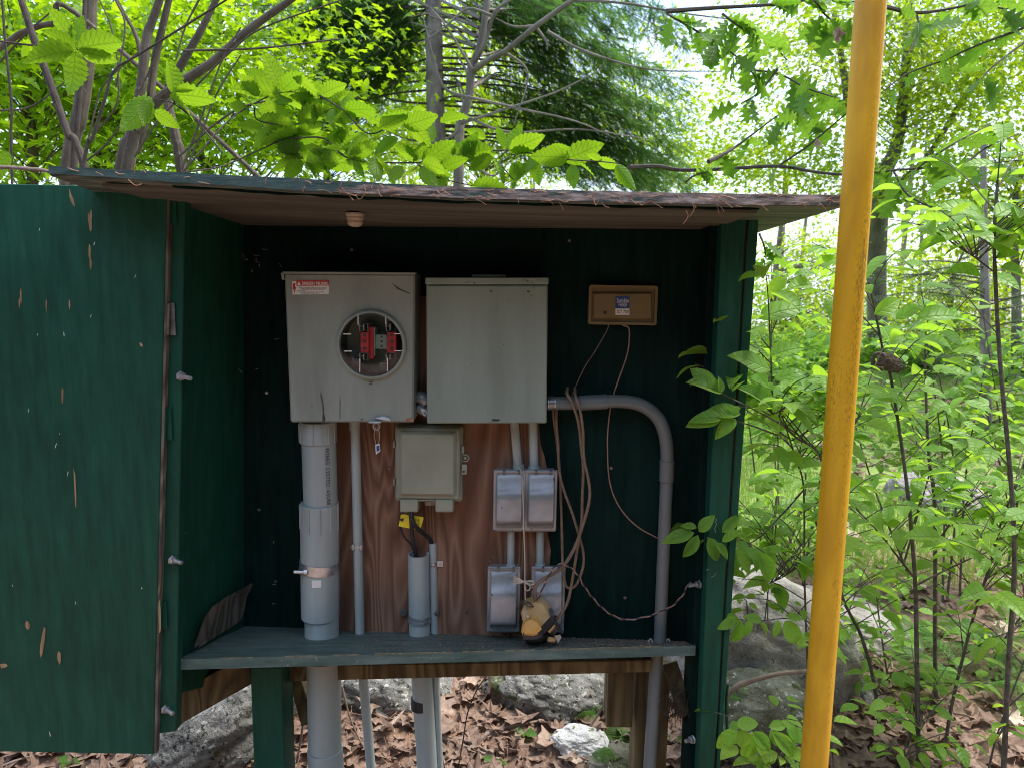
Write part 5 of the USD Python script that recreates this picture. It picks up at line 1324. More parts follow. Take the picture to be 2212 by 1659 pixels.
# --- beech sprays hanging over the roof: each leaf its own part
bsp = [
    # base x, y, tip x, y, distance
    (165, 107, 97, 66), (160, 104, 122, 26), (166, 105, 262, 88), (160, 108, 58, 128), (162, 112, 162, 200), (168, 110, 250, 128), (160, 100, 175, 40), (20, 330, -20, 390),
    (375, 203, 368, 132), (330, 215, 258, 236), (326, 212, 268, 282), (332, 240, 384, 276), (370, 205, 464, 208), (366, 212, 428, 246), (325, 216, 300, 268), (380, 200, 420, 190),
    (610, 192, 568, 116), (602, 205, 512, 188), (606, 200, 655, 150), (600, 198, 530, 152), (690, 206, 635, 172), (692, 206, 744, 178), (645, 268, 722, 232), (560, 262, 632, 268), (622, 268, 596, 224),
    (628, 300, 694, 288), (652, 300, 588, 268), (655, 335, 584, 290), (655, 352, 598, 358), (657, 352, 694, 388), (662, 345, 722, 382), (650, 346, 616, 386), (700, 242, 748, 275), (612, 230, 552, 246),
    (560, 208, 520, 160), (640, 215, 700, 222), (690, 212, 680, 268), (720, 300, 770, 290), (738, 236, 765, 205), (742, 240, 812, 232), (640, 300, 600, 330),
    (885, 252, 806, 238), (890, 240, 917, 232), (800, 292, 845, 262), (745, 302, 758, 345), (757, 345, 812, 303), (746, 352, 805, 362), (906, 350, 852, 308), (912, 352, 980, 308), (910, 354, 968, 364), (915, 362, 972, 380),
    (950, 265, 1008, 250), (930, 270, 918, 286), (990, 335, 1058, 320), (1090, 316, 1074, 276), (1095, 322, 1126, 274), (1100, 326, 1172, 296), (1100, 330, 1166, 338), (1062, 340, 1092, 400), (1108, 355, 1136, 372),
    (1150, 346, 1168, 398), (1196, 346, 1206, 378), (1234, 356, 1240, 404), (1290, 346, 1336, 364), (1332, 356, 1368, 408), (1022, 402, 1096, 396), (1112, 392, 1108, 410), (1240, 350, 1290, 372), (1300, 350, 1270, 330),
    (860, 300, 810, 330), (830, 270, 780, 245), (770, 250, 720, 262), (1050, 300, 1010, 280), (1010, 330, 960, 345), (1180, 330, 1230, 318), (870, 360, 840, 392), (700, 330, 660, 318), (760, 330, 700, 310),
]
g = np.random.default_rng(6)
for tx_, ty_ in ((560, 240), (600, 215), (650, 215), (690, 225), (640, 290), (600, 320), (655, 340), (700, 310), (740, 250), (790, 285), (830, 275), (880, 262), (760, 345), (830, 350), (900, 352), (940, 372), (1000, 340), (1050, 338), (1110, 350), (1160, 338), (1230, 346), (700, 345), (720, 230), (575, 270), (930, 300)):
    for _ in range(2):
        a_ = g.uniform(0, 6.28); l_ = g.uniform(55, 95)
        bsp.append((tx_ + g.normal(0, 8), ty_ + g.normal(0, 8), tx_ + math.cos(a_) * l_, ty_ + math.sin(a_) * l_ * 0.6))
g = np.random.default_rng(5)
bt_ = Thing('beech_branch', 'leafy beech branch with large ribbed leaves arching over the roof', 'branch', at(700, 300, 2.3))
bts = [[(395, 372), (440, 320), (490, 265), (548, 225), (612, 200), (690, 207)], [(548, 225), (560, 262), (645, 268), (700, 240)], [(400, 372), (480, 360), (560, 325), (628, 300), (655, 345)],
       [(628, 300), (700, 300), (760, 345), (912, 352), (990, 335), (1100, 325), (1200, 343), (1300, 350), (1335, 354)], [(690, 207), (740, 238), (800, 290), (885, 250), (950, 265)], [(990, 335), (1060, 340), (1110, 390)], [(912, 352), (940, 382), (1020, 402)]]
BL = 2.25
for p in bts:
    bt_.part('twig', tube([at(x, y, BL + 0.1 * math.sin(x * 0.013)) for x, y in p], [0.0028, 0.0016], 6, 6), 'dark_twig')
bl_ = Thing('beech_branch', 'two small sprays of ribbed beech leaves in front of the left trunks', 'branch', at(165, 107, 2.1))
for p in [[(-20, 88), (60, 97), (165, 107), (205, 112)], [(480, 330), (430, 270), (375, 225), (330, 214)], [(375, 225), (380, 206), (372, 200)]]:
    bl_.part('twig', tube([at(x, y, 2.15) for x, y in p], [0.0024, 0.0014], 6, 6), 'dark_twig')
for x0, y0, x1, y1 in bsp:
    t = bl_ if x1 < 465 and y1 < 300 and x0 < 400 else bt_
    Y = (2.15 if t is bl_ else BL + 0.1 * math.sin(x0 * 0.013)) + g.normal(0, 0.02)
    b = at(x0, y0, Y); L = math.hypot(x1 - x0, y1 - y0) * scale_at(Y)
    tip = at(x0 + (x1 - x0) * 1.08, y0 + (y1 - y0) * 1.08, Y - g.uniform(-0.35, 0.5) * L)
    mm_, uv = one_leaf('beech', b, tip, np.array([g.normal(0, 0.4), 0.7 + g.normal(0, 0.3), 0.7]), g)
    t.part('leaf', mm_, 'beech_leaf', smooth=True, uv=uv)

# --- the conifer and the grey sinuous tree in the middle
TY1 = 7.3
trunk = [at(949, 700, TY1), at(948, 560, TY1), at(946, 395, TY1), at(941, 250, TY1), at(938, 120, TY1), at(936, 0, TY1), at(935, -160, TY1)]
trunk = to_ground(trunk)
limbs, P, D, N, S = [], [], [], [], []
g = np.random.default_rng(15)
ends = [(1470, 372, 7.4), (1440, 300, 7.0), (1400, 240, 7.2), (1380, 150, 7.6), (1460, 190, 8.2), (1330, 60, 7.4), (1250, 10, 7.6), (1300, 330, 7.4), (1200, 120, 7.5), (1160, 30, 8.2), (1480, 90, 8.6), (1420, 20, 8.4), (1400, 385, 7.8),
        (1280, 200, 7.6), (1340, 270, 7.2), (1080, 60, 7.6), (1380, 330, 7.6), (1240, 270, 7.6), (1310, 120, 7.0), (1420, 410, 8.0), (1490, 400, 8.4), (1370, 395, 7.2), (1290, 395, 8), (1220, 50, 7), (1460, 260, 7.6),
        (640, 40, 7.2), (610, 90, 7.4), (690, 130, 7.6), (770, 40, 7.6), (840, 130, 7.6), (560, 280, 7.6), (720, 170, 7.2), (830, 20, 7.4), (700, 10, 8.2), (640, 290, 7.8), (760, 100, 8), (660, 70, 7.8), (880, 70, 7.4), (560, 20, 8), (800, 200, 7.8), (620, 250, 8.2)]
for ex, ey, eY in ends:
    e = at(ex, ey, eY); o = np.array(at(940, max(-150, ey - 60 - 0.12 * abs(ex - 940)), TY1))
    sag = 0.06 * np.linalg.norm(e - o)
    path = spline([o, o * 0.65 + e * 0.35 + [0, 0, sag], o * 0.3 + e * 0.7 + [0, 0, sag], e], 8)
    limbs.append(tube(path, [0.013, 0.007, 0.002], 5, smooth_path=False))
    dirv = unit((e - o) * [1, 1, 0.2])
    side = unit(np.cross(dirv, [0, 0, 1.0]))
    for _ in range(130):
        u = 0.28 + 0.75 * g.random() ** 0.8
        q = path[min(len(path) - 1, int(u * (len(path) - 1)))] + g.normal(0, 0.07, 3)
        s_ = g.choice([-1, 1]); L = (0.75 * (1.15 - u) + 0.12) * g.uniform(0.3, 1.1)
        d_ = unit(dirv * g.uniform(0.5, 1.0) + side * s_ * g.uniform(0.3, 1.0) + [0, 0, -0.18])
        for k_ in range(5):
            w = k_ / 5
            P.append(q + d_ * L * w + [0, 0, -0.25 * L * w * w]); dd = unit(d_ + side * g.normal(0, 0.7) + dirv * g.normal(0, 0.5) + [0, 0, -0.25 + g.normal(0, 0.25)])
            D.append(dd); N.append(np.array([0, 0, 1.0]) + g.normal(0, 0.5, 3)); S.append(g.uniform(0.09, 0.17))
for k_ in range(16):
    y = g.uniform(-50, 390); s_ = g.choice([-1, 1]); e = at(940 + s_ * g.uniform(40, 230), y + g.uniform(-40, 30), TY1 + g.uniform(-1.2, 0.3)); o = at(940, y, TY1)
    limbs.append(tube([o, (o + e) / 2 + g.normal(0, 0.05, 3), e], [0.014, 0.009, 0.003], 5, 5))
tree('hemlock_tree', 'dark hemlock with a straight scaly trunk and drooping feathery branches', [(trunk, [0.115, 0.108, 0.096, 0.084, 0.075])], 'rough_bark', [('hemlock_needle', scatter('spray', P, D, N, S, 3))], limbs=limbs, sides=16)

Y2 = 6.2
main = to_ground([at(988, 480, Y2), at(990, 400, Y2), at(992, 330, Y2), at(994, 268, Y2), at(1012, 215, Y2), at(1020, 146, Y2), at(1036, 100, Y2), at(1050, 20, Y2), at(1056, -60, Y2)])
s2 = [at(1020, 156, Y2), at(1052, 132, Y2 - 0.1), at(1090, 112, Y2 - 0.2), at(1158, 57, Y2 - 0.3), at(1238, 0, Y2 - 0.4), at(1290, -40, Y2 - 0.4)]
s3 = [at(1022, 140, Y2), at(1045, 100, Y2 - 0.1), at(1068, 30, Y2 - 0.2), at(1100, 0, Y2 - 0.2), at(1150, -40, Y2 - 0.2)]
lim = []
for p in ([(1066, 36), (1010, 20), (960, 60), (900, 100)], [(1158, 57), (1110, 58), (1070, 40)], [(1158, 60), (1180, 90), (1182, 110)], [(994, 268), (1080, 240), (1200, 200), (1300, 150)], [(1010, 210), (1120, 235), (1240, 262), (1330, 300)],
          [(1013, 212), (960, 190), (935, 120), (912, 30)], [(1020, 150), (965, 60), (930, 18)], [(990, 285), (940, 320), (890, 372)], [(992, 330), (1060, 380), (1100, 352)], [(1000, 250), (1100, 286), (1250, 280), (1390, 300)],
          [(1182, 68), (1260, 110), (1400, 150), (1560, 155)], [(1090, 112), (1140, 160), (1110, 270)], [(1240, 0), (1350, 8), (1480, 30), (1600, 45)]):
    lim.append(tube(px_path(p, Y2 - 0.1), [0.014, 0.009, 0.004], 5, 6))
fo, l2 = crown([at(990, 400, Y2), at(1020, 146, Y2), at(1056, -60, Y2)], [blob(860, 60, 8.8, 1.3, 0.6, 0.5, 24), blob(1080, 200, 8.8, 1.2, 0.6, 0.5, 20)], 'maple', 0.075, 26, g)
tree('maple_tree', 'slim pale grey maple forking beside the hemlock trunk', [(main, [0.05, 0.045, 0.042, 0.036, 0.03, 0.028]), (s2, [0.026, 0.02, 0.018]), (s3, [0.018, 0.014, 0.012])], 'grey_bark', [('maple_leaf', fo)], limbs=lim + l2)

# --- leafy maples filling the left and middle background
def maple(name, label, tx, Y, blobs, mat, kind, size, per, r0=0.06, bark='smooth_bark', group=None, spread=0.4, seed=0, flat=0.3, lean=0):
    g_ = np.random.default_rng(seed)
    b_ = at(tx, 900, Y); z0 = float(gz(b_[0], b_[1])) - 0.1
    topz = max(c_[0][2] for c_ in blobs) + 0.5
    line = [np.array([b_[0], b_[1], z0]), np.array([b_[0] + lean * 0.3 + g_.normal(0, 0.08), b_[1], z0 + (topz - z0) * 0.35]), np.array([b_[0] + lean * 0.7 + g_.normal(0, 0.15), b_[1] + 0.1, z0 + (topz - z0) * 0.7]), np.array([b_[0] + lean, b_[1], topz])]
    fo_, l_ = crown(line, blobs, kind, size, per, g_, spread=spread, flat=flat)
    return tree(name, label, [(line, [r0, r0 * 0.8, r0 * 0.55, r0 * 0.2])], bark, [(mat, fo_)], limbs=l_, group=group)


maple('maple_tree', 'bright leaved maple at the far left edge', 60, 5.2, [blob(60, 90, 5.0, 1.2, 0.8, 0.5, 26), blob(70, 230, 5.2, 1.0, 0.8, 0.4, 20), blob(-40, 320, 5, 0.6, 0.6, 0.3, 8)], 'maple_leaf', 'maple', 0.095, 34, seed=1)
maple('maple_tree', 'bright leaved maple above the many stemmed beech', 250, 6.0, [blob(260, 60, 5.8, 1.4, 0.9, 0.5, 34), blob(300, 200, 6.0, 1.3, 0.9, 0.45, 30), blob(180, 320, 6.2, 1.2, 0.7, 0.3, 16)], 'maple_leaf', 'maple', 0.095, 34, seed=2)
maple('maple_tree', 'bright leaved maple left of the hemlock foliage', 520, 6.8, [blob(470, 60, 6.6, 1.3, 0.9, 0.55, 34), blob(520, 210, 6.8, 1.5, 0.9, 0.5, 36), blob(420, 330, 7.0, 1.6, 0.9, 0.35, 26)], 'maple_leaf', 'maple', 0.09, 32, seed=3)
maple('maple_tree', 'pale leaved maple seen through the hemlock on its left', 720, 9.0, [blob(700, 100, 9.0, 2.0, 1.2, 0.9, 50), blob(740, 300, 9.2, 1.9, 1.0, 0.6, 44), blob(850, 30, 9, 1.3, 1, 0.6, 24)], 'young_leaf', 'maple', 0.085, 30, seed=4)
maple('maple_tree', 'pale leaved maple behind the hemlock trunk', 1060, 11.0, [blob(1040, 120, 11, 2.4, 1.2, 1.2, 46), blob(1120, 300, 11, 2.4, 1.2, 0.8, 46), blob(900, 300, 11, 1.8, 1.2, 0.8, 30)], 'young_leaf', 'maple', 0.09, 26, seed=5)
maple('maple_tree', 'airy yellow green maple between the hemlock and the white sky', 1330, 12.0, [blob(1330, 300, 12, 2.0, 1.2, 0.9, 40), blob(1420, 180, 12, 1.2, 1, 0.9, 18), blob(1480, 330, 12, 1.4, 1, 0.6, 22)], 'young_leaf', 'small', 0.085, 34, seed=6)

# --- right: big pale canopy with gaps of sky
RYT = 10.0
rt_ = to_ground([at(1895, 700, RYT), at(1893, 560, RYT), at(1898, 470, RYT), at(1903, 415, RYT), at(1912, 370, RYT), at(1935, 320, RYT), at(1950, 230, RYT), at(1960, 100, RYT), at(1965, -100, RYT)])
r2_ = [at(1900, 440, RYT), at(1870, 300, RYT - 0.2), at(1835, 245, RYT - 0.3), at(1826, 180, RYT - 0.3), at(1815, 110, RYT - 0.3), at(1800, 20, RYT - 0.3)]
r3_ = [at(1905, 420, RYT), at(1950, 390, RYT), at(2010, 330, RYT - 0.2), at(2090, 200, RYT - 0.3), at(2170, 90, RYT - 0.4)]
r4_ = [at(1838, 250, RYT - 0.3), at(1790, 205, RYT - 0.5), at(1740, 212, RYT - 0.6), at(1690, 240, RYT - 0.6)]
fo, l1 = crown([at(1900, 430, RYT), at(1935, 320, RYT), at(1960, 100, RYT), at(1965, -200, RYT)],
               [blob(1730, 130, 9.6, 1.3, 1, 0.8, 44), blob(1690, 330, 9.6, 1.2, 1, 0.4, 40), blob(2060, 80, 9.6, 1.7, 1.2, 0.8, 50), blob(2120, 230, 9.4, 1.2, 1, 0.6, 40), blob(1990, 210, 9.8, 1.3, 1, 0.7, 36), blob(1780, 390, 9.8, 1.1, 0.8, 0.25, 18), blob(1960, 20, 9, 1.5, 1, 0.4, 36), blob(2190, 60, 9, 0.8, 1, 0.8, 30)], 'small', 0.085, 34, np.random.default_rng(31), spread=0.55, flat=0.2, share=0.4, twig=0.003)
tree('maple_tree', 'large grey trunked tree with airy yellow green leaves behind the yellow pole', [(rt_, [0.15, 0.13, 0.12, 0.10, 0.07, 0.05]), (r2_, [0.07, 0.05, 0.045, 0.03]), (r3_, [0.06, 0.04, 0.025]), (r4_, [0.04, 0.03, 0.015])], 'grey_bark', [('young_leaf', fo)], limbs=l1, sides=14)
maple('maple_tree', 'yellow green tree filling the right edge beyond the shrubs', 2190, 8.5, [blob(2150, 330, 8.5, 0.8, 0.8, 0.5, 26), blob(2200, 480, 8.5, 0.8, 0.8, 0.4, 20), blob(2040, 420, 9, 0.8, 0.8, 0.3, 12)], 'young_leaf', 'small', 0.085, 30, seed=8, bark='grey_bark')
maple('maple_tree', 'thinly leaved tree in front of the white sky right of the roof', 1660, 14.0, [blob(1560, 380, 14, 1.2, 1, 0.4, 14), blob(1690, 640, 14, 1.2, 1, 0.5, 24), blob(1760, 560, 14, 1.4, 1, 0.6, 26), blob(1900, 640, 14, 2.0, 1, 0.8, 40), blob(1850, 720, 13, 2.5, 1, 0.5, 46), blob(1690, 720, 13, 1.0, 1, 0.4, 24)], 'young_leaf', 'small', 0.10, 24, seed=9, bark='grey_bark', r0=0.08)
maple('maple_tree', 'pale leaved tree low behind the shrubs at the right', 2050, 11.0, [blob(2000, 650, 11, 1.6, 1, 0.8, 40), blob(2150, 600, 11, 1.3, 1, 0.8, 40), blob(2100, 760, 10.5, 2.0, 1, 0.6, 46), blob(1900, 800, 10.5, 2.0, 1, 0.5, 46)], 'young_leaf', 'small', 0.09, 28, seed=10, bark='grey_bark')

# --- oak branches at the upper right: each leaf its own part
g = np.random.default_rng(23)
ok1 = Thing('oak_branch', 'oak branch with lobed green leaves crossing the white sky left of the pole', 'branch', at(1700, 150, 3.4))
ok2 = Thing('oak_branch', 'oak branch with lobed leaves at the upper right corner', 'branch', at(2060, 60, 3.2))
ok3 = Thing('oak_branch', 'long bare limbed oak branch passing low behind the pole with leaves at its right end', 'branch', at(1800, 370, 3.3))
ok4 = Thing('oak_branch', 'small oak twigs with drooping leaves just above the right end of the roof', 'branch', at(1640, 330, 3.0))
sets = [(ok1, 3.4, [[(1440, 25), (1540, 18), (1680, 10), (1760, 0), (1860, 5)], [(1440, 30), (1500, 65), (1560, 100), (1610, 140), (1640, 180)], [(1560, 30), (1600, 60), (1660, 90), (1700, 130)], [(1760, 2), (1790, 40), (1830, 60)], [(1600, 150), (1680, 160), (1740, 190), (1800, 210)], [(1680, 150), (1640, 200), (1600, 225)], [(1740, 190), (1720, 240), (1690, 262)]], 78, 0.125),
        (ok2, 3.2, [[(1910, 15), (1980, 28), (2060, 18), (2140, -5)], [(1980, 28), (1985, 70), (1960, 120)], [(2060, 18), (2110, 10), (2180, 20), (2215, 5)], [(2215, 60), (2120, 95), (2040, 130), (1960, 160), (1905, 200)], [(2215, 90), (2150, 140), (2120, 170)]], 34, 0.13),
        (ok3, 3.3, [[(1360, 362), (1420, 360), (1470, 368), (1560, 366), (1680, 360), (1760, 372), (1830, 378), (1890, 372), (1980, 365), (2080, 360), (2215, 345)], [(1680, 360), (1740, 320), (1800, 270), (1835, 240)], [(1980, 365), (2030, 330), (2080, 300), (2140, 270)], [(2080, 360), (2130, 320), (2200, 290)], [(1930, 370), (1960, 420), (2020, 450), (2080, 450)]], 46, 0.13),
        (ok4, 3.0, [[(1530, 350), (1570, 330), (1600, 310), (1680, 250)], [(1480, 395), (1500, 380), (1530, 372)], [(1640, 505), (1650, 530), (1655, 560)]], 16, 0.11)]
for t, Y, paths, n, L0 in sets:
    tb_ = []
    pts = []
    for k_, p in enumerate(paths):
        pp = spline(px_path([(x, y, Y + 0.12 * math.sin(k_ * 2.1 + i * 0.7)) for i, (x, y) in enumerate(p)], Y), 6)
        tb_.append(tube(pp, [(10 if k_ == 0 else 5) * scale_at(Y) / 2, 2.5 * scale_at(Y) / 2], 6, smooth_path=False))
        keep = pp[len(pp) // 3:] if k_ == 0 else pp
        pts += [(q, unit(pp[min(i + 1, len(pp) - 1)] - pp[max(0, i - 1)])) for i, q in enumerate(pp)][(len(pp) // 3 if (k_ == 0 and t is ok1) else (len(pp) * 3 // 5 if t is ok3 and k_ == 0 else 0)):]
    for q in tb_:
        t.part('twig', q, 'dark_twig')
    for i in range(n):
        q, d_ = pts[g.integers(len(pts))]
        a = g.uniform(0, 6.28); dd = unit(d_ * 0.6 + [math.cos(a) * 0.8, math.sin(a) * 0.5, -0.35 + g.normal(0, 0.3)])
        b = q + dd * 0.012; mm_, uv = one_leaf('oak', b, b + dd * L0 * g.uniform(0.6, 1.25), np.array([g.normal(0, 0.5), 0.6 + g.normal(0, 0.4), 0.7]), g)
        t.part('leaf', mm_, 'oak_leaf', smooth=True, uv=uv)
for i, (x, y, Y, a, L, lab) in enumerate(((1812, 60, 3.2, 1.4, 0.075, 'crumpled dead brown leaf caught high beside the yellow pole'), (1765, 300, 3.3, 1.5, 0.05, 'small curled dead leaf on the oak twig left of the pole'), (2090, 520, 2.4, 1.6, 0.05, 'narrow rolled dead leaf hanging right of the pole'))):
    b = at(x, y, Y); d_ = np.array([0.25 * math.cos(a), 0.1, -1.0])
    v_, f_ = scatter('dead', [b, b + [0.004, 0.003, 0.004]], [d_, d_ + [0.2, 0.2, 0]], [[0.3, -1, 0.3], [1, -0.3, 0.3]], [L, L * 0.8], i)
    single('hanging_dead_leaf', (v_, f_), 'dry_leaf_one', lab, 'dead leaf', smooth=True)

# --- spruce with bare grey green twigs at the right
P, D, N, S, limbs = [], [], [], [], []
SY = 6.0
line = to_ground([at(2130, 950, SY), at(2128, 700, SY), at(2126, 520, SY), at(2124, 300, SY)])
for k_ in range(26):
    y = g.uniform(560, 920); s_ = g.choice([-1, 1]); o = at(2128, y, SY); e = at(2128 + s_ * g.uniform(80, 260), y + g.uniform(-20, 50), SY + g.uniform(-0.9, 0.6))
    path = spline([o, (o + e) / 2 + [0, 0, 0.06], e], 10); limbs.append(tube(path, [0.008, 0.002], 4, smooth_path=False))
    dv = unit(e - o); sd = unit(np.cross(dv, [0, 0, 1.0]))
    for _ in range(40):
        q = path[g.integers(3, len(path))]; d_ = unit(dv * 0.7 + sd * g.choice([-1, 1]) * g.uniform(0.2, 0.9) + [0, 0, g.normal(-0.1, 0.2)])
        P.append(q); D.append(d_); N.append([0, 0, 1] + g.normal(0, 0.4, 3)); S.append(g.uniform(0.1, 0.22))
tree('spruce_tree', 'thin spruce with sparse grey green twigs at the right edge', [(line, [0.05, 0.04, 0.03, 0.02])], 'rough_bark', [('spruce_needle', scatter('sparse_spray', P, D, N, S, 2))], limbs=limbs)
maple('young_pine', 'misty dark young conifer low behind the right corner post', 1690, 9.0, [blob(1680, 950, 8.6, 0.8, 0.6, 0.3, 26), blob(1700, 860, 9, 0.5, 0.5, 0.3, 10)], 'hemlock_needle', 'spray', 0.2, 40, seed=12)

# ---------------------------------------------------------------- bushes beyond the shrubs
g = np.random.default_rng(41)
bush_px = [(1640, 930, 8.8), (1760, 960, 9.2), (1880, 950, 9.6), (1990, 960, 8.8), (2100, 950, 9.4), (2200, 960, 8.4), (1700, 880, 11.5), (1850, 880, 11), (2000, 880, 11), (2150, 880, 10.4), (1650, 980, 7.6), (2240, 860, 8.5)]
WHERE = ['showing just right of the corner post below the young pine', 'seen between the corner post and the yellow pole', 'seen close right of the yellow pole', 'behind the pale upright shrub stem', 'in front of the thin spruce trunk', 'low at the right edge beyond the tall stem',
         'farther off, above the bush between post and pole', 'farther off, behind the cocoon', 'farther off, between the cocoon and the spruce', 'farther off, right of the spruce trunk', 'nearest the pale slab, beside the corner post', 'tall at the right edge below the yellow green tree']
for i, (x, y, Y) in enumerate(bush_px):
    c_ = at(x, y, Y); b_ = np.array([c_[0], c_[1], float(gz(c_[0], c_[1])) - 0.03]); P, D, N, S, tb_ = [], [], [], [], []
    h_ = max(0.5, c_[2] - b_[2] + 0.35)
    for k_ in range(12):
        a = g.uniform(0, 6.28); r_ = g.uniform(0.1, 0.75); e = b_ + [math.cos(a) * r_, math.sin(a) * r_ * 0.7, h_ * g.uniform(0.6, 1.1)]
        pth = spline([b_ + g.normal(0, 0.05, 3) * [1, 1, 0], (b_ + e) / 2 + g.normal(0, 0.06, 3), e], 8); tb_.append(tube(pth, [0.008, 0.002], 4, smooth_path=False))
        for _ in range(95):
            q = pth[g.integers(2, len(pth))]; a2 = g.uniform(0, 6.28); d_ = np.array([math.cos(a2), math.sin(a2), g.normal(0, 0.3)])
            P.append(q + d_ * g.uniform(0, 0.28)); D.append(d_ + [0, 0, -0.2]); N.append([0, 0, 1] + g.normal(0, 0.4, 3)); S.append(g.uniform(0.05, 0.1))
    t = Thing('understory_bush', 'green undergrowth bush ' + WHERE[i], 'bush', b_)
    t.part('stems', cat(tb_), 'dark_twig', kind='stuff')
    t.part('foliage', scatter('small', P, D, N, S, i), 'bush_leaf', smooth=False, kind='stuff')

# ---------------------------------------------------------------- the shrubs on the right: every leaf a part
def shrub(label, stems, n_twigs, Lt, L0, per, seed, band=(0.15, 1.0), name='shrub', mat='shrub_bark', bias=(0, 0, 0), extra=(), maxleaf=150):
    """stems: [(view points from the bottom up, distance, bottom width, top width in view pixels)]"""
    g_ = np.random.default_rng(seed); t = None; cnt = 0
    paths = []
    for pts_, Y, w0, w1 in stems:
        p_ = px_path(pts_, Y)
        if len(paths) == 0:
            p_ = to_ground(p_)
        paths.append((spline(p_, 10), Y, w0, w1))
    t = Thing(name, label, 'shrub', paths[0][0][0])
    tws = []
    for p_, Y, w0, w1 in paths:
        t.part('stem', tube(p_, [w0 / 2 * scale_at(Y), w1 / 2 * scale_at(Y)], 8, smooth_path=False, wob=0.06, seed=seed), mat)

    def leaf(b_, d_, L, n_=None):
        nonlocal cnt
        if cnt >= maxleaf * 2.2:
            return
        qx, qy = px_of(b_ + d_ * L * 0.5)
        if abs(qx - 1925) < 55 and abs(qy - 784) < 55 and b_[1] < 1.95:      # the cocoon hangs clear of the leaves
            return
        cnt += 1
        pet = b_ + d_ * 0.01
        mm_, uv_ = one_leaf('shrub', pet, pet + d_ * L, n_ if n_ is not None else np.array([g_.normal(0, 0.3), -0.1 + g_.normal(0, 0.3), 1.0]), g_)
        t.part('leaf', mm_, 'shrub_leaf', smooth=True, uv=uv_)

    for k_ in range(int(n_twigs * 1.85)):
        p_, Y, w0, w1 = paths[g_.integers(len(paths))]
        if Y < 1.735:
            p_, Y, w0, w1 = paths[0]
        u = g_.uniform(*band); o_ = p_[int(u * (len(p_) - 1))]
        a = g_.uniform(0, 6.28); d_ = unit(np.array([math.cos(a), math.sin(a) * 0.7, g_.uniform(0.15, 0.7)]) + bias)
        L = Lt * g_.uniform(0.5, 1.2); e = o_ + d_ * L + [0, 0, 0.03]
        tp_ = spline([o_, (o_ + e) / 2 + [0, 0, 0.02], e], 6)
        tws.append(tube(tp_, [0.0019, 0.0009], 5, smooth_path=False))
        m_ = max(2, int(round(per * g_.uniform(0.7, 1.3))))
        for j in range(m_):
            s_ = 0.3 + 0.7 * j / max(1, m_ - 1); q_ = tp_[int(s_ * (len(tp_) - 1))]; dv = unit(d_ * [1, 1, 0.2])
            sd = np.array([-dv[1], dv[0], 0]) * (1 if j % 2 else -1)
            ld = unit(dv * (0.6 if j < m_ - 1 else 1.5) + sd * (0.9 if j < m_ - 1 else 0.1) + [0, 0, g_.normal(-0.1, 0.2)])
            leaf(q_, ld, L0 * g_.uniform(0.55, 1.02))
    for x0, y0, x1, y1, Y, *nn in extra:
        b_ = at(x0, y0, Y); e = at(x1, y1, Y + (g_.uniform(-0.02, 0.02)))
        mm_, uv_ = one_leaf('shrub', b_, e, np.array(nn[0] if nn else (g_.normal(0, 0.3), -0.7, 0.8), float), g_)
        t.part('leaf', mm_, 'shrub_leaf', smooth=True, uv=uv_)
    if tws:
        t.part('twigs', cat(tws), mat, kind='stuff')
    return t


shrub('shrub stem carrying a brown cocoon, right of the yellow pole', [([(1984, 1659), (1980, 1405), (1977, 1264), (1965, 1104), (1947, 958), (1923, 810), (1910, 770), (1887, 656), (1876, 610)], 1.95, 11, 4), ([(1977, 1264), (2040, 1232), (2110, 1200), (2160, 1185)], 1.95, 5, 3), ([(1973, 1245), (1930, 1190), (1890, 1140), (1850, 1100)], 2.0, 5, 3)],
      16, 0.24, 0.085, 5.5, 101, band=(0.45, 1.0), maxleaf=110,
      extra=[(1888, 680, 1955, 640, 1.9), (1935, 690, 1996, 655, 1.9), (1925, 745, 1960, 720, 1.9), (1980, 690, 2085, 665, 1.92), (2000, 735, 2070, 740, 1.92)])
shrub('slender pale upright shrub stem behind the cocoon stem', [([(2024, 1659), (2020, 1405), (2019, 1104), (2007, 991), (2000, 850), (1998, 740)], 2.25, 11, 4), ([(2019, 1180), (2060, 1120), (2110, 1060)], 2.2, 5, 3)], 18, 0.28, 0.085, 5.5, 102, band=(0.35, 1.0), maxleaf=110)
shrub('tall dark shrub stem near the right edge', [([(2168, 1659), (2178, 1438), (2191, 1238), (2185, 1058), (2161, 790), (2150, 600), (2148, 500), (2155, 390)], 1.75, 14, 6), ([(2150, 590), (2110, 560), (2080, 540)], 1.75, 4, 2)], 16, 0.24, 0.09, 5, 103, band=(0.4, 1.0), maxleaf=105,
      extra=[(2140, 480, 2050, 455, 1.75), (2150, 500, 2215, 480, 1.75), (2120, 460, 2030, 430, 1.75), (2150, 560, 2212, 545, 1.75), (2150, 470, 2215, 420, 1.7), (2160, 580, 2225, 600, 1.7), (2120, 600, 2050, 580, 1.75)])
shrub('slanting shrub stem between the cocoon stem and the right edge', [([(2037, 1659), (2054, 1532), (2101, 1338), (2138, 1221), (2165, 1120), (2200, 1040)], 2.0, 8, 4)], 14, 0.25, 0.075, 5, 104, band=(0.2, 1.0), maxleaf=80)
shrub('bent shrub stem rising close to the right side of the pole', [([(1907, 1659), (1890, 1488), (1863, 1381), (1836, 1325), (1816, 1284), (1790, 1200), (1760, 1120)], 2.1, 9, 5), ([(1816, 1284), (1700, 1180), (1672, 1130)], 2.1, 4, 2)], 16, 0.25, 0.07, 5, 105, band=(0.15, 1.0), maxleaf=95)
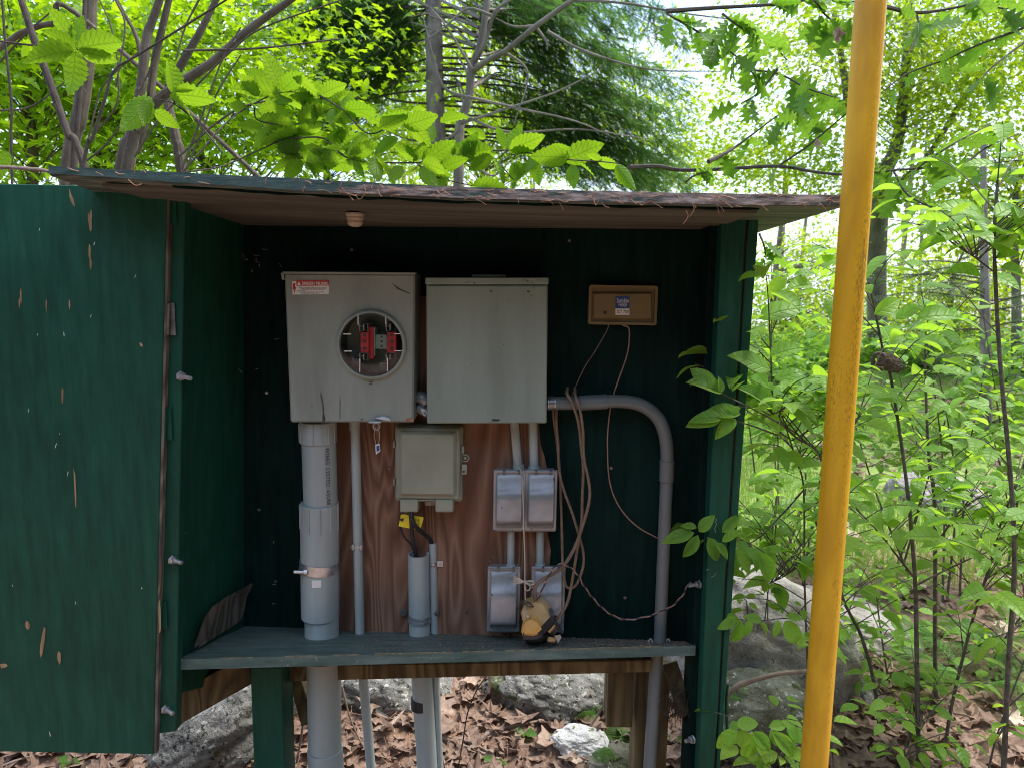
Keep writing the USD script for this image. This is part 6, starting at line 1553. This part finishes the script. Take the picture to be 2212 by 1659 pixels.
shrub('low leafy shrub stem in the bottom right corner', [([(2130, 1690), (2150, 1600), (2185, 1500), (2215, 1420)], 1.8, 6, 3), ([(1940, 1690), (1960, 1600), (1990, 1560)], 1.9, 4, 2)], 14, 0.2, 0.06, 5, 106, band=(0.2, 1.0), maxleaf=70)
shrub('shrub between post and pole with sprays reaching into the cabinet', [([(1760, 1500), (1790, 1300), (1780, 1011), (1720, 945), (1692, 918), (1672, 887), (1665, 764), (1662, 700)], 1.72, 7, 3), ([(1692, 918), (1620, 880), (1560, 850), (1510, 815)], 1.62, 4, 2), ([(1680, 940), (1620, 918), (1560, 902), (1510, 895)], 1.62, 4, 2), ([(1780, 1011), (1830, 940), (1870, 880)], 1.75, 4, 2)],
      20, 0.22, 0.085, 5.5, 107, band=(0.4, 1.0), maxleaf=125,
      extra=[(1560, 850, 1488, 818, 1.58), (1545, 838, 1492, 795, 1.58), (1555, 850, 1560, 815, 1.58), (1600, 880, 1552, 900, 1.58), (1560, 902, 1482, 912, 1.58), (1560, 902, 1500, 893, 1.58), (1590, 905, 1545, 935, 1.58), (1600, 895, 1520, 880, 1.58), (1665, 800, 1578, 762, 1.6), (1662, 770, 1735, 745, 1.65), (1670, 880, 1600, 830, 1.62), (1672, 820, 1740, 800, 1.65), (1640, 690, 1740, 640, 1.75), (1700, 600, 1650, 640, 1.75), (1760, 590, 1715, 590, 1.75), (1755, 615, 1700, 620, 1.75)])
shrub('upright thin shrub stem left of the yellow pole', [([(1745, 1480), (1738, 1250), (1736, 1058), (1722, 1000), (1709, 958), (1690, 900)], 1.85, 6, 3), ([(1736, 1058), (1690, 1110), (1640, 1160), (1600, 1180), (1560, 1180)], 1.72, 4, 2), ([(1737, 1200), (1700, 1240), (1660, 1260)], 1.8, 3, 2)],
      20, 0.24, 0.08, 5.5, 108, band=(0.25, 1.0), maxleaf=120,
      extra=[(1500, 1150, 1428, 1166, 1.6), (1508, 1155, 1476, 1206, 1.6, (0, -1, 0.3)), (1530, 1160, 1556, 1216, 1.6, (0.1, -1, 0.3)), (1510, 1148, 1540, 1112, 1.6), (1505, 1140, 1470, 1130, 1.6), (1560, 1170, 1600, 1140, 1.6), (1545, 1172, 1580, 1205, 1.6), (1590, 1185, 1625, 1245, 1.6), (1635, 1190, 1670, 1262, 1.6, (0.2, -1, 0.3)), (1610, 1185, 1660, 1215, 1.62), (1560, 1150, 1600, 1110, 1.62), (1650, 1190, 1700, 1230, 1.65), (1690, 1190, 1650, 1180, 1.65)])
shrub('low shrub twig with hanging leaves crossing the pale slab', [([(1790, 1500), (1775, 1420), (1748, 1345), (1700, 1335), (1640, 1340), (1580, 1335)], 1.72, 4, 2)], 5, 0.12, 0.05, 4, 109, band=(0.3, 1.0),
      extra=[(1590, 1333, 1553, 1360, 1.6, (0, -1, 0.2)), (1600, 1338, 1582, 1392, 1.6, (0, -1, 0.2)), (1620, 1338, 1612, 1375, 1.6, (0, -1, 0.2)), (1570, 1330, 1605, 1340, 1.6), (1680, 1338, 1676, 1380, 1.62, (0.2, -1, 0.2)), (1695, 1340, 1728, 1394, 1.62, (0, -1, 0.2)), (1645, 1338, 1610, 1330, 1.62), (1700, 1335, 1740, 1325, 1.62), (1640, 1345, 1660, 1372, 1.62)])
shrub('bright sprouting leaves at the foot of the right corner post', [([(1690, 1700), (1680, 1640), (1660, 1590), (1640, 1575)], 1.6, 4, 2), ([(1680, 1640), (1720, 1600), (1760, 1585)], 1.6, 3, 2)], 6, 0.14, 0.06, 4, 110, band=(0.1, 1.0),
      extra=[(1595, 1578, 1540, 1614, 1.52), (1600, 1575, 1612, 1618, 1.52, (0, -1, 0.3)), (1625, 1580, 1668, 1622, 1.52), (1590, 1565, 1640, 1560, 1.52), (1668, 1580, 1720, 1635, 1.52), (1700, 1575, 1740, 1600, 1.52), (1660, 1570, 1700, 1565, 1.54), (1640, 1590, 1600, 1640, 1.54)])
for k_, (pts_, Y, lab) in enumerate((([(1806, 1482), (1801, 1435)], 2.3, 'short thin sapling stem just right of the pole'), ([(1960, 1659), (1925, 1500), (1905, 1380)], 2.4, 'thin dark sapling stem behind the bent shrub'), ([(2100, 1659), (2128, 1480), (2170, 1380), (2212, 1310)], 2.5, 'thin leaning sapling near the right edge'))):
    shrub(lab, [([(pts_[0][0], 1659)] + list(pts_) + [(pts_[-1][0] - 15, pts_[-1][1] - 120)], Y, 6, 3)], 10, 0.2, 0.07, 5, 120 + k_, band=(0.4, 1.0), maxleaf=50, name='sapling')

# thinner shrubs one row behind
g = np.random.default_rng(52)
ROW = [(1640, 3.0, 790, 'just behind the right corner post'), (1720, 3.4, 740, 'behind the sprays left of the pole'), (1935, 3.4, 760, 'behind the cocoon'), (2060, 3.1, 800, 'between the pale stem and the tall stem'), (2190, 3.3, 700, 'at the right edge behind the corner shrub')]
for i, (x, Y, ty, lab) in enumerate(ROW):
    b_ = at(x, 1300, Y); b_[2] = float(gz(b_[0], b_[1])) - 0.03; top_ = at(x + g.uniform(-50, 50), ty, Y)
    t = Thing('shrub', 'leafy shrub of the second row, ' + lab, 'shrub', b_); P, D, N, S, tb_ = [], [], [], [], []
    for k_ in range(3):
        e = top_ + g.normal(0, 0.18, 3); pth = spline([b_ + g.normal(0, 0.04, 3) * [1, 1, 0], (b_ + e) / 2 + g.normal(0, 0.07, 3), e], 12)
        t.part('stem', tube(pth, [0.006, 0.002], 6, smooth_path=False), 'shrub_bark')
        for _ in range(11):
            u_ = g.uniform(0.55, 1.0); o_ = pth[int(u_ * (len(pth) - 1))]; a_ = g.uniform(0, 6.28); d_ = unit(np.array([math.cos(a_), math.sin(a_), g.uniform(0.1, 0.6)])); e2 = o_ + d_ * g.uniform(0.12, 0.36)
            tb_.append(tube([o_, e2], [0.0018, 0.0009], 4, 2, smooth_path=True))
            for j in range(6):
                q_ = o_ + (e2 - o_) * (0.3 + 0.14 * j); sd = np.array([-d_[1], d_[0], 0]) * (1 if j % 2 else -1)
                P.append(q_); D.append(d_ * [0.6, 0.6, 0.1] + sd * 0.9 + [0, 0, g.normal(-0.1, 0.2)]); N.append(np.array([0, 0, 1.0]) + g.normal(0, 0.3, 3)); S.append(g.uniform(0.05, 0.085))
    t.part('twigs', cat(tb_), 'shrub_bark', kind='stuff')
    t.part('foliage', scatter('shrub', P, D, N, S, i), 'bush_leaf', smooth=False, kind='stuff')

# cocoon on the shrub stem
co = trimesh.creation.icosphere(4, 1.0); u = np.asarray(co.vertices)
n_ = meshkit.fbm(u * 2.5 + 3, 4, 3) - 0.5
cv = u * (1 + 0.5 * n_)[:, None] * [0.036, 0.022, 0.022]
ca, sa = math.cos(0.55), math.sin(0.55)
cv = np.stack([cv[:, 0] * ca + cv[:, 2] * sa, cv[:, 1], -cv[:, 0] * sa + cv[:, 2] * ca], -1) + at(1922, 784, 1.90)
cv2 = u * (1 + 0.6 * n_)[:, None] * [0.02, 0.013, 0.013] + at(1936, 794, 1.885)
curl = [at(1900 + 20 * math.cos(t_) * (1 - t_ / 14), 778 + 22 * math.sin(t_) * (1 - t_ / 14), 1.872 - 0.001 * t_) for t_ in np.linspace(1.2, 8.5, 16)]
cm_ = cat(trimesh.Trimesh(cv, co.faces, process=False), trimesh.Trimesh(cv2, co.faces, process=False), tube(curl, [0.006, 0.003], 8, 4))
single('cocoon', cm_, 'cocoon', 'brown wrinkled cocoon on the shrub stem right of the pole', 'cocoon', smooth=True)

# ---------------------------------------------------------------- forest floor
g = np.random.default_rng(61)
ctr = at(1000, 1600, 2.35)
k_ = 0
for i in range(150):
    if i < 95:
        x, y = g.uniform(-1.1, 0.75), g.uniform(1.95, 2.9)
    else:
        x, y = g.uniform(0.75, 2.6), g.uniform(2.1, 4.2)
    L = g.uniform(0.06, 0.12); a = g.uniform(0, 6.28)
    v_, f_ = scatter('dead', [[x, y, float(gz(x, y)) + 0.012 + 0.03 * g.random()]], [[math.cos(a), math.sin(a), g.normal(0, 0.25)]], [[0, 0, 1] + g.normal(0, 0.35, 3)], [L], i)
    single('dead_leaf', (v_, f_), 'dry_leaf_one', 'curled tan dead leaf lying on the forest floor', 'dead leaf', 'dead leaves on the ground around the cabinet', smooth=True)
n = 12000
x = np.concatenate([g.uniform(-1.8, 1.5, n // 3), g.uniform(-2, 5.5, 2 * n // 3)]); y = np.concatenate([g.uniform(1.3, 3.6, n // 3), 1.8 + 6.5 * g.random(2 * n // 3) ** 1.2]); gr_ = (meshkit.fbm(np.stack([x * 0.8, y * 0.8, x * 0], -1), 3, 9) > 0.42) & (x > 0.4) & (y > 3.2) & (g.random(len(x)) < 0.85); x, y = x[~gr_], y[~gr_]; n = len(x)
a = g.uniform(0, 6.28, n)
P = np.stack([x, y, gz(x, y) + 0.003 + 0.014 * g.random(n)], -1)
v_, f_ = scatter('dead', P, np.stack([np.cos(a), np.sin(a), g.normal(0, 0.2, n)], -1), np.array([0, 0, 1]) + g.normal(0, 0.3, (n, 3)), np.where(y < 3.4, g.uniform(0.05, 0.11, n), g.uniform(0.03, 0.085, n)), 4)
single('leaf_litter', (v_, f_), 'dry_leaf', 'brown carpet of old leaves covering the ground', 'leaf litter', kind='stuff', smooth=False)
n = 5000
x, y = g.uniform(-1.4, 2.2, n), g.uniform(1.6, 3.6, n); a = g.uniform(0, 6.28, n); L = g.uniform(0.03, 0.07, n)
P = np.stack([x, y, gz(x, y) + 0.015 + 0.02 * g.random(n)], -1); d_ = np.stack([np.cos(a), np.sin(a), g.normal(0, 0.15, n)], -1) * L[:, None]; w = np.stack([-np.sin(a), np.cos(a), np.zeros(n)], -1) * 0.0009
v_ = np.stack([P - w, P + w, P + d_], 1).reshape(-1, 3)
single('needle_litter', (v_, np.arange(3 * n).reshape(-1, 3)), 'pine_needle_dry', 'fallen reddish pine needles between the dead leaves', 'pine needles', kind='stuff', smooth=False)


def blades(n, xr, yr_, h, mat, name, label, cond=None):
    x, y = g.uniform(*xr, n), g.uniform(*yr_, n)
    if cond is not None:
        m_ = meshkit.fbm(np.stack([x * 0.8, y * 0.8, x * 0], -1), 3, 9) > cond
        x, y = x[m_], y[m_]
    n = len(x); a = g.uniform(0, 6.28, n); H = h * g.uniform(0.4, 1.2, n)
    P = np.stack([x, y, gz(x, y) - 0.003], -1); s_ = np.stack([np.cos(a), np.sin(a), np.zeros(n)], -1) * 0.0022; l_ = np.stack([-np.sin(a), np.cos(a), np.zeros(n)], -1) * (H * g.uniform(0.1, 0.6, n))[:, None]
    up = np.stack([np.zeros(n), np.zeros(n), H], -1)
    v_ = np.stack([P - s_, P + s_, P + up * 0.6 + l_ * 0.4 + s_ * 0.6, P + up * 0.6 + l_ * 0.4 - s_ * 0.6, P + up * 0.95 + l_], 1).reshape(-1, 3)
    f_ = (np.array([[0, 1, 2], [0, 2, 3], [3, 2, 4]])[None] + (np.arange(n) * 5)[:, None, None]).reshape(-1, 3)
    single(name, (v_, f_), mat, label, 'grass', kind='stuff', smooth=False)


blades(90000, (0.4, 6.5), (3.2, 8.6), 0.10, 'grass_blade', 'grass', 'fresh pale green grass patches right of the cabinet', 0.40)
n = 9000
x, y = g.uniform(0.3, 6, n), g.uniform(2.6, 9, n); m_ = meshkit.fbm(np.stack([x * 1.3, y * 1.3, x * 0 + 5], -1), 3, 19) > 0.5; x, y = x[m_], y[m_]; n = len(x); a = g.uniform(0, 6.28, n)
v_, f_ = scatter('small', np.stack([x, y, gz(x, y) + g.uniform(0.02, 0.16, n)], -1), np.stack([np.cos(a), np.sin(a), g.normal(0, 0.3, n)], -1), np.array([0, 0, 1]) + g.normal(0, 0.35, (n, 3)), g.uniform(0.025, 0.06, n), 6)
single('ground_cover', (v_, f_), 'bush_leaf', 'low leafy seedlings covering the slope right of the cabinet', 'ground cover', kind='stuff', smooth=False)


def fern(px, py, Y, n_fr, L, label, seed, dirs=None):
    g_ = np.random.default_rng(seed); b_ = at(px, py, Y) if 'boulder' in label else on_ground(px, py)
    t = Thing('fern', label, 'fern', b_)
    for i in range(n_fr):
        a = dirs[i] if dirs else g_.uniform(0, 6.28); d_ = np.array([math.cos(a), math.sin(a) * 0.7, 0]); Lf = L * g_.uniform(0.7, 1.15)
        pth = spline([b_, b_ + d_ * Lf * 0.4 + [0, 0, Lf * 0.35], b_ + d_ * Lf * 0.75 + [0, 0, Lf * 0.45], b_ + d_ * Lf + [0, 0, Lf * 0.35]], 6)
        T, _, _ = frames(pth); ms_ = [tube(pth, [0.0014, 0.0005], 4, smooth_path=False)]
        P, D, N, S = [], [], [], []
        for j in range(3, len(pth)):
            u_ = j / len(pth); w_ = Lf * 0.3 * math.sin(math.pi * (0.15 + 0.8 * u_))
            sd = unit(np.cross(T[j], [0, 0, 1.0]))
            for s_ in (-1, 1):
                P.append(pth[j]); D.append(unit(sd * s_ + T[j] * 0.45)); N.append([0, 0, 1.0] + g_.normal(0, 0.15, 3)); S.append(w_)
        ms_.append(trimesh.Trimesh(*scatter('spray', P, D, N, S, i), process=False))
        t.part('frond', cat(ms_), 'fern_green', smooth=False)


fern(1228, 1556, 2.5, 4, 0.13, 'small fern in front of the wide grey stone', 1, [0.3, 1.0, -0.4, 2.4])
fern(1350, 1640, 2.15, 6, 0.14, 'fern at the foot of the short wooden post', 2)
fern(1460, 1600, 2.3, 4, 0.1, 'tiny fern behind the right brace', 3)
fern(2100, 1500, 2.8, 7, 0.28, 'pale green fern between the right hand shrub stems', 4)
fern(2060, 1420, 3.3, 7, 0.26, 'pale green fern farther back between the shrub stems', 5)
fern(1600, 1515, 1.98, 5, 0.08, 'tiny fern on top of the mossy boulder', 6)
fern(2150, 1400, 3.6, 6, 0.26, 'pale fern near the right edge behind the tall shrub stem', 7)
for i, (x, y, Y, lab) in enumerate(((1070, 1496, 2.5, 'round green seedling leaf between the boulders'), (1065, 1648, 2.1, 'green seedling in the litter right of the conduits'), (1130, 1585, 2.25, 'small green leaf poking from the dead leaves'), (1290, 1655, 2.1, 'green seedling near the white stone'), (145, 1648, 2.0, 'single green leaf below the open door'), (1205, 1600, 2.3, 'small green shoot left of the white quartz stone'))):
    c_ = on_ground(x, y, 0.015); P = [c_, c_ + [0.003, 0, 0.002], c_]; D = [[1, -0.3, 0.3], [-0.8, 0.2, 0.4], [0.1, -1, 0.5]]
    v_, f_ = scatter('small', P, D, [[0, -0.4, 1]] * 3, [0.05, 0.04, 0.03], i)
    single('seedling', (v_, f_), 'fern_green', lab, 'seedling', smooth=True)

sticks = [([(740, 1500), (820, 1545), (900, 1570), (1000, 1610), (1080, 1640)], 2.25, 9, 'long thin stick lying behind the conduits'), ([(345, 1655), (420, 1610), (480, 1570), (545, 1530)], 2.1, 5, 'thin stick slanting over the left boulder'),
          ([(360, 1640), (440, 1560), (500, 1500), (545, 1450)], 2.15, 4, 'dry twig crossing the left boulder'), ([(1200, 1659), (1260, 1590), (1310, 1510), (1335, 1440)], 2.05, 6, 'leaning twig before the white stone'),
          ([(1010, 1620), (1060, 1580), (1120, 1565), (1175, 1555)], 2.3, 8, 'curved grey stick right of the cable conduit'), ([(1565, 1505), (1600, 1478), (1680, 1455), (1760, 1448)], 1.94, 14, 'thick pinkish dead branch lying on the mossy boulder'),
          ([(640, 1655), (655, 1560), (662, 1480)], 1.95, 6, 'pale root hanging beside the large conduit'), ([(960, 1590), (1010, 1600), (1060, 1625)], 2.15, 7, 'short brown stick right of the slim conduit'),
          ([(738, 1480), (760, 1560), (800, 1640)], 1.95, 5, 'thin grey twig between the two left conduits'), ([(0, 1655), (40, 1640), (90, 1627)], 2.0, 6, 'dry twigs below the open door'), ([(-20, 361), (45, 364), (112, 372), (170, 392)], 1.7, 9, 'bare twig touching the left end of the roof')]
for p, Y, w, lab in sticks:
    fl_ = any(k_ in lab for k_ in ('long thin', 'curved grey', 'short brown', 'below the open'))
    single('fallen_stick', tube([on_ground(x_, y_, 0.02) for x_, y_ in p] if fl_ else px_path(p, Y), [w / 2 * scale_at(Y), w / 3 * scale_at(Y)], 8, 6, wob=0.12, seed=int(p[0][0]) + 30), 'dead_wood', lab, 'stick')
wl = Thing('ground_wire', 'thin black wire hanging from the shelf down into the litter', 'wire', at(1030, 1600, 1.9))
wl.part('wire', tube([at(1075, 1430, 1.80), at(1055, 1455, 1.82), at(1030, 1490, 1.88), at(1010, 1540, 1.9), at(1000, 1600, 1.92), at(985, 1680, 1.95), at(975, 1720, 1.95)], 0.002, 6, 6), 'black_rubber')
wg = Thing('green_wire', 'short dark green tube standing along the right corner post', 'tube', at(1572, 1600, 1.68))
wg.part('tube', tube([at(1572, 1478, 1.69), at(1569, 1520, 1.69), at(1572, 1610, 1.69)], 0.0035, 6, 6), 'green_paint')

# ---------------------------------------------------------------- the wood all round; unseen dark trees behind the camera added to block light
g = np.random.default_rng(91)
tr, parts_ = [], {True: ([], [], [], []), False: ([], [], [], [])}
for i in range(230):
    a = g.uniform(-math.pi, math.pi); front = abs(a) < 1.25
    r_ = g.uniform(16, 34) if front else (g.uniform(7.0, 16) if a > 0 else g.uniform(8, 18))
    if front and 0.2 < a < 0.42 and g.random() < 0.75:
        continue
    x, y = math.sin(a) * r_, math.cos(a) * r_
    z = float(gz(x, y)); h = g.uniform(8, 15) * (0.8 if front else (0.62 if a > 0 else 0.5)); rad = g.uniform(0.04, 0.09) if front else g.uniform(0.07, 0.16)
    tr.append(tube([[x, y, z - 0.3], [x + g.normal(0, 0.2), y + g.normal(0, 0.2), z + h * 0.5], [x + g.normal(0, 0.4), y, z + h * 0.95]], [rad, rad * 0.7, rad * 0.2], 7, 4))
    n = 1500 if front else 900
    sz = 0.11 if front else 0.34
    q = g.normal(0, 1, (n, 3)); q /= np.linalg.norm(q, axis=1, keepdims=True); q *= (g.random((n, 1)) ** 0.35)
    cl_ = g.normal(0, 0.8, (26, 3)); q = cl_[g.integers(26, size=n)] * 0.62 + q * 0.38
    c_ = np.array([x, y, z + h * 0.5]); a2 = g.uniform(0, 6.28, n); P, D, N, S = parts_[front]
    P.append(c_ + q * [2.4, 2.4, h * 0.5])
    D.append(np.stack([np.cos(a2), np.sin(a2), g.normal(-0.25, 0.3, n)], -1)); N.append(np.array([0, 0, 1]) + g.normal(0, 0.45 if front else 0.9, (n, 3))); S.append(sz * g.uniform(0.6, 1.3, n))
wd = Thing('forest', 'far wood of young leafy trees plus unseen dark trees added behind the camera to block light', 'forest', [0, 0, 0], kind='stuff')
wd.part('trunk', cat(tr), 'grey_bark', kind='stuff')
for fr_ in (True, False):
    P, D, N, S = parts_[fr_]
    wd.part('foliage', scatter('small', np.vstack(P), np.vstack(D), np.vstack(N), np.concatenate(S), 5), 'young_leaf' if fr_ else 'light_block_foliage', smooth=False, kind='stuff')
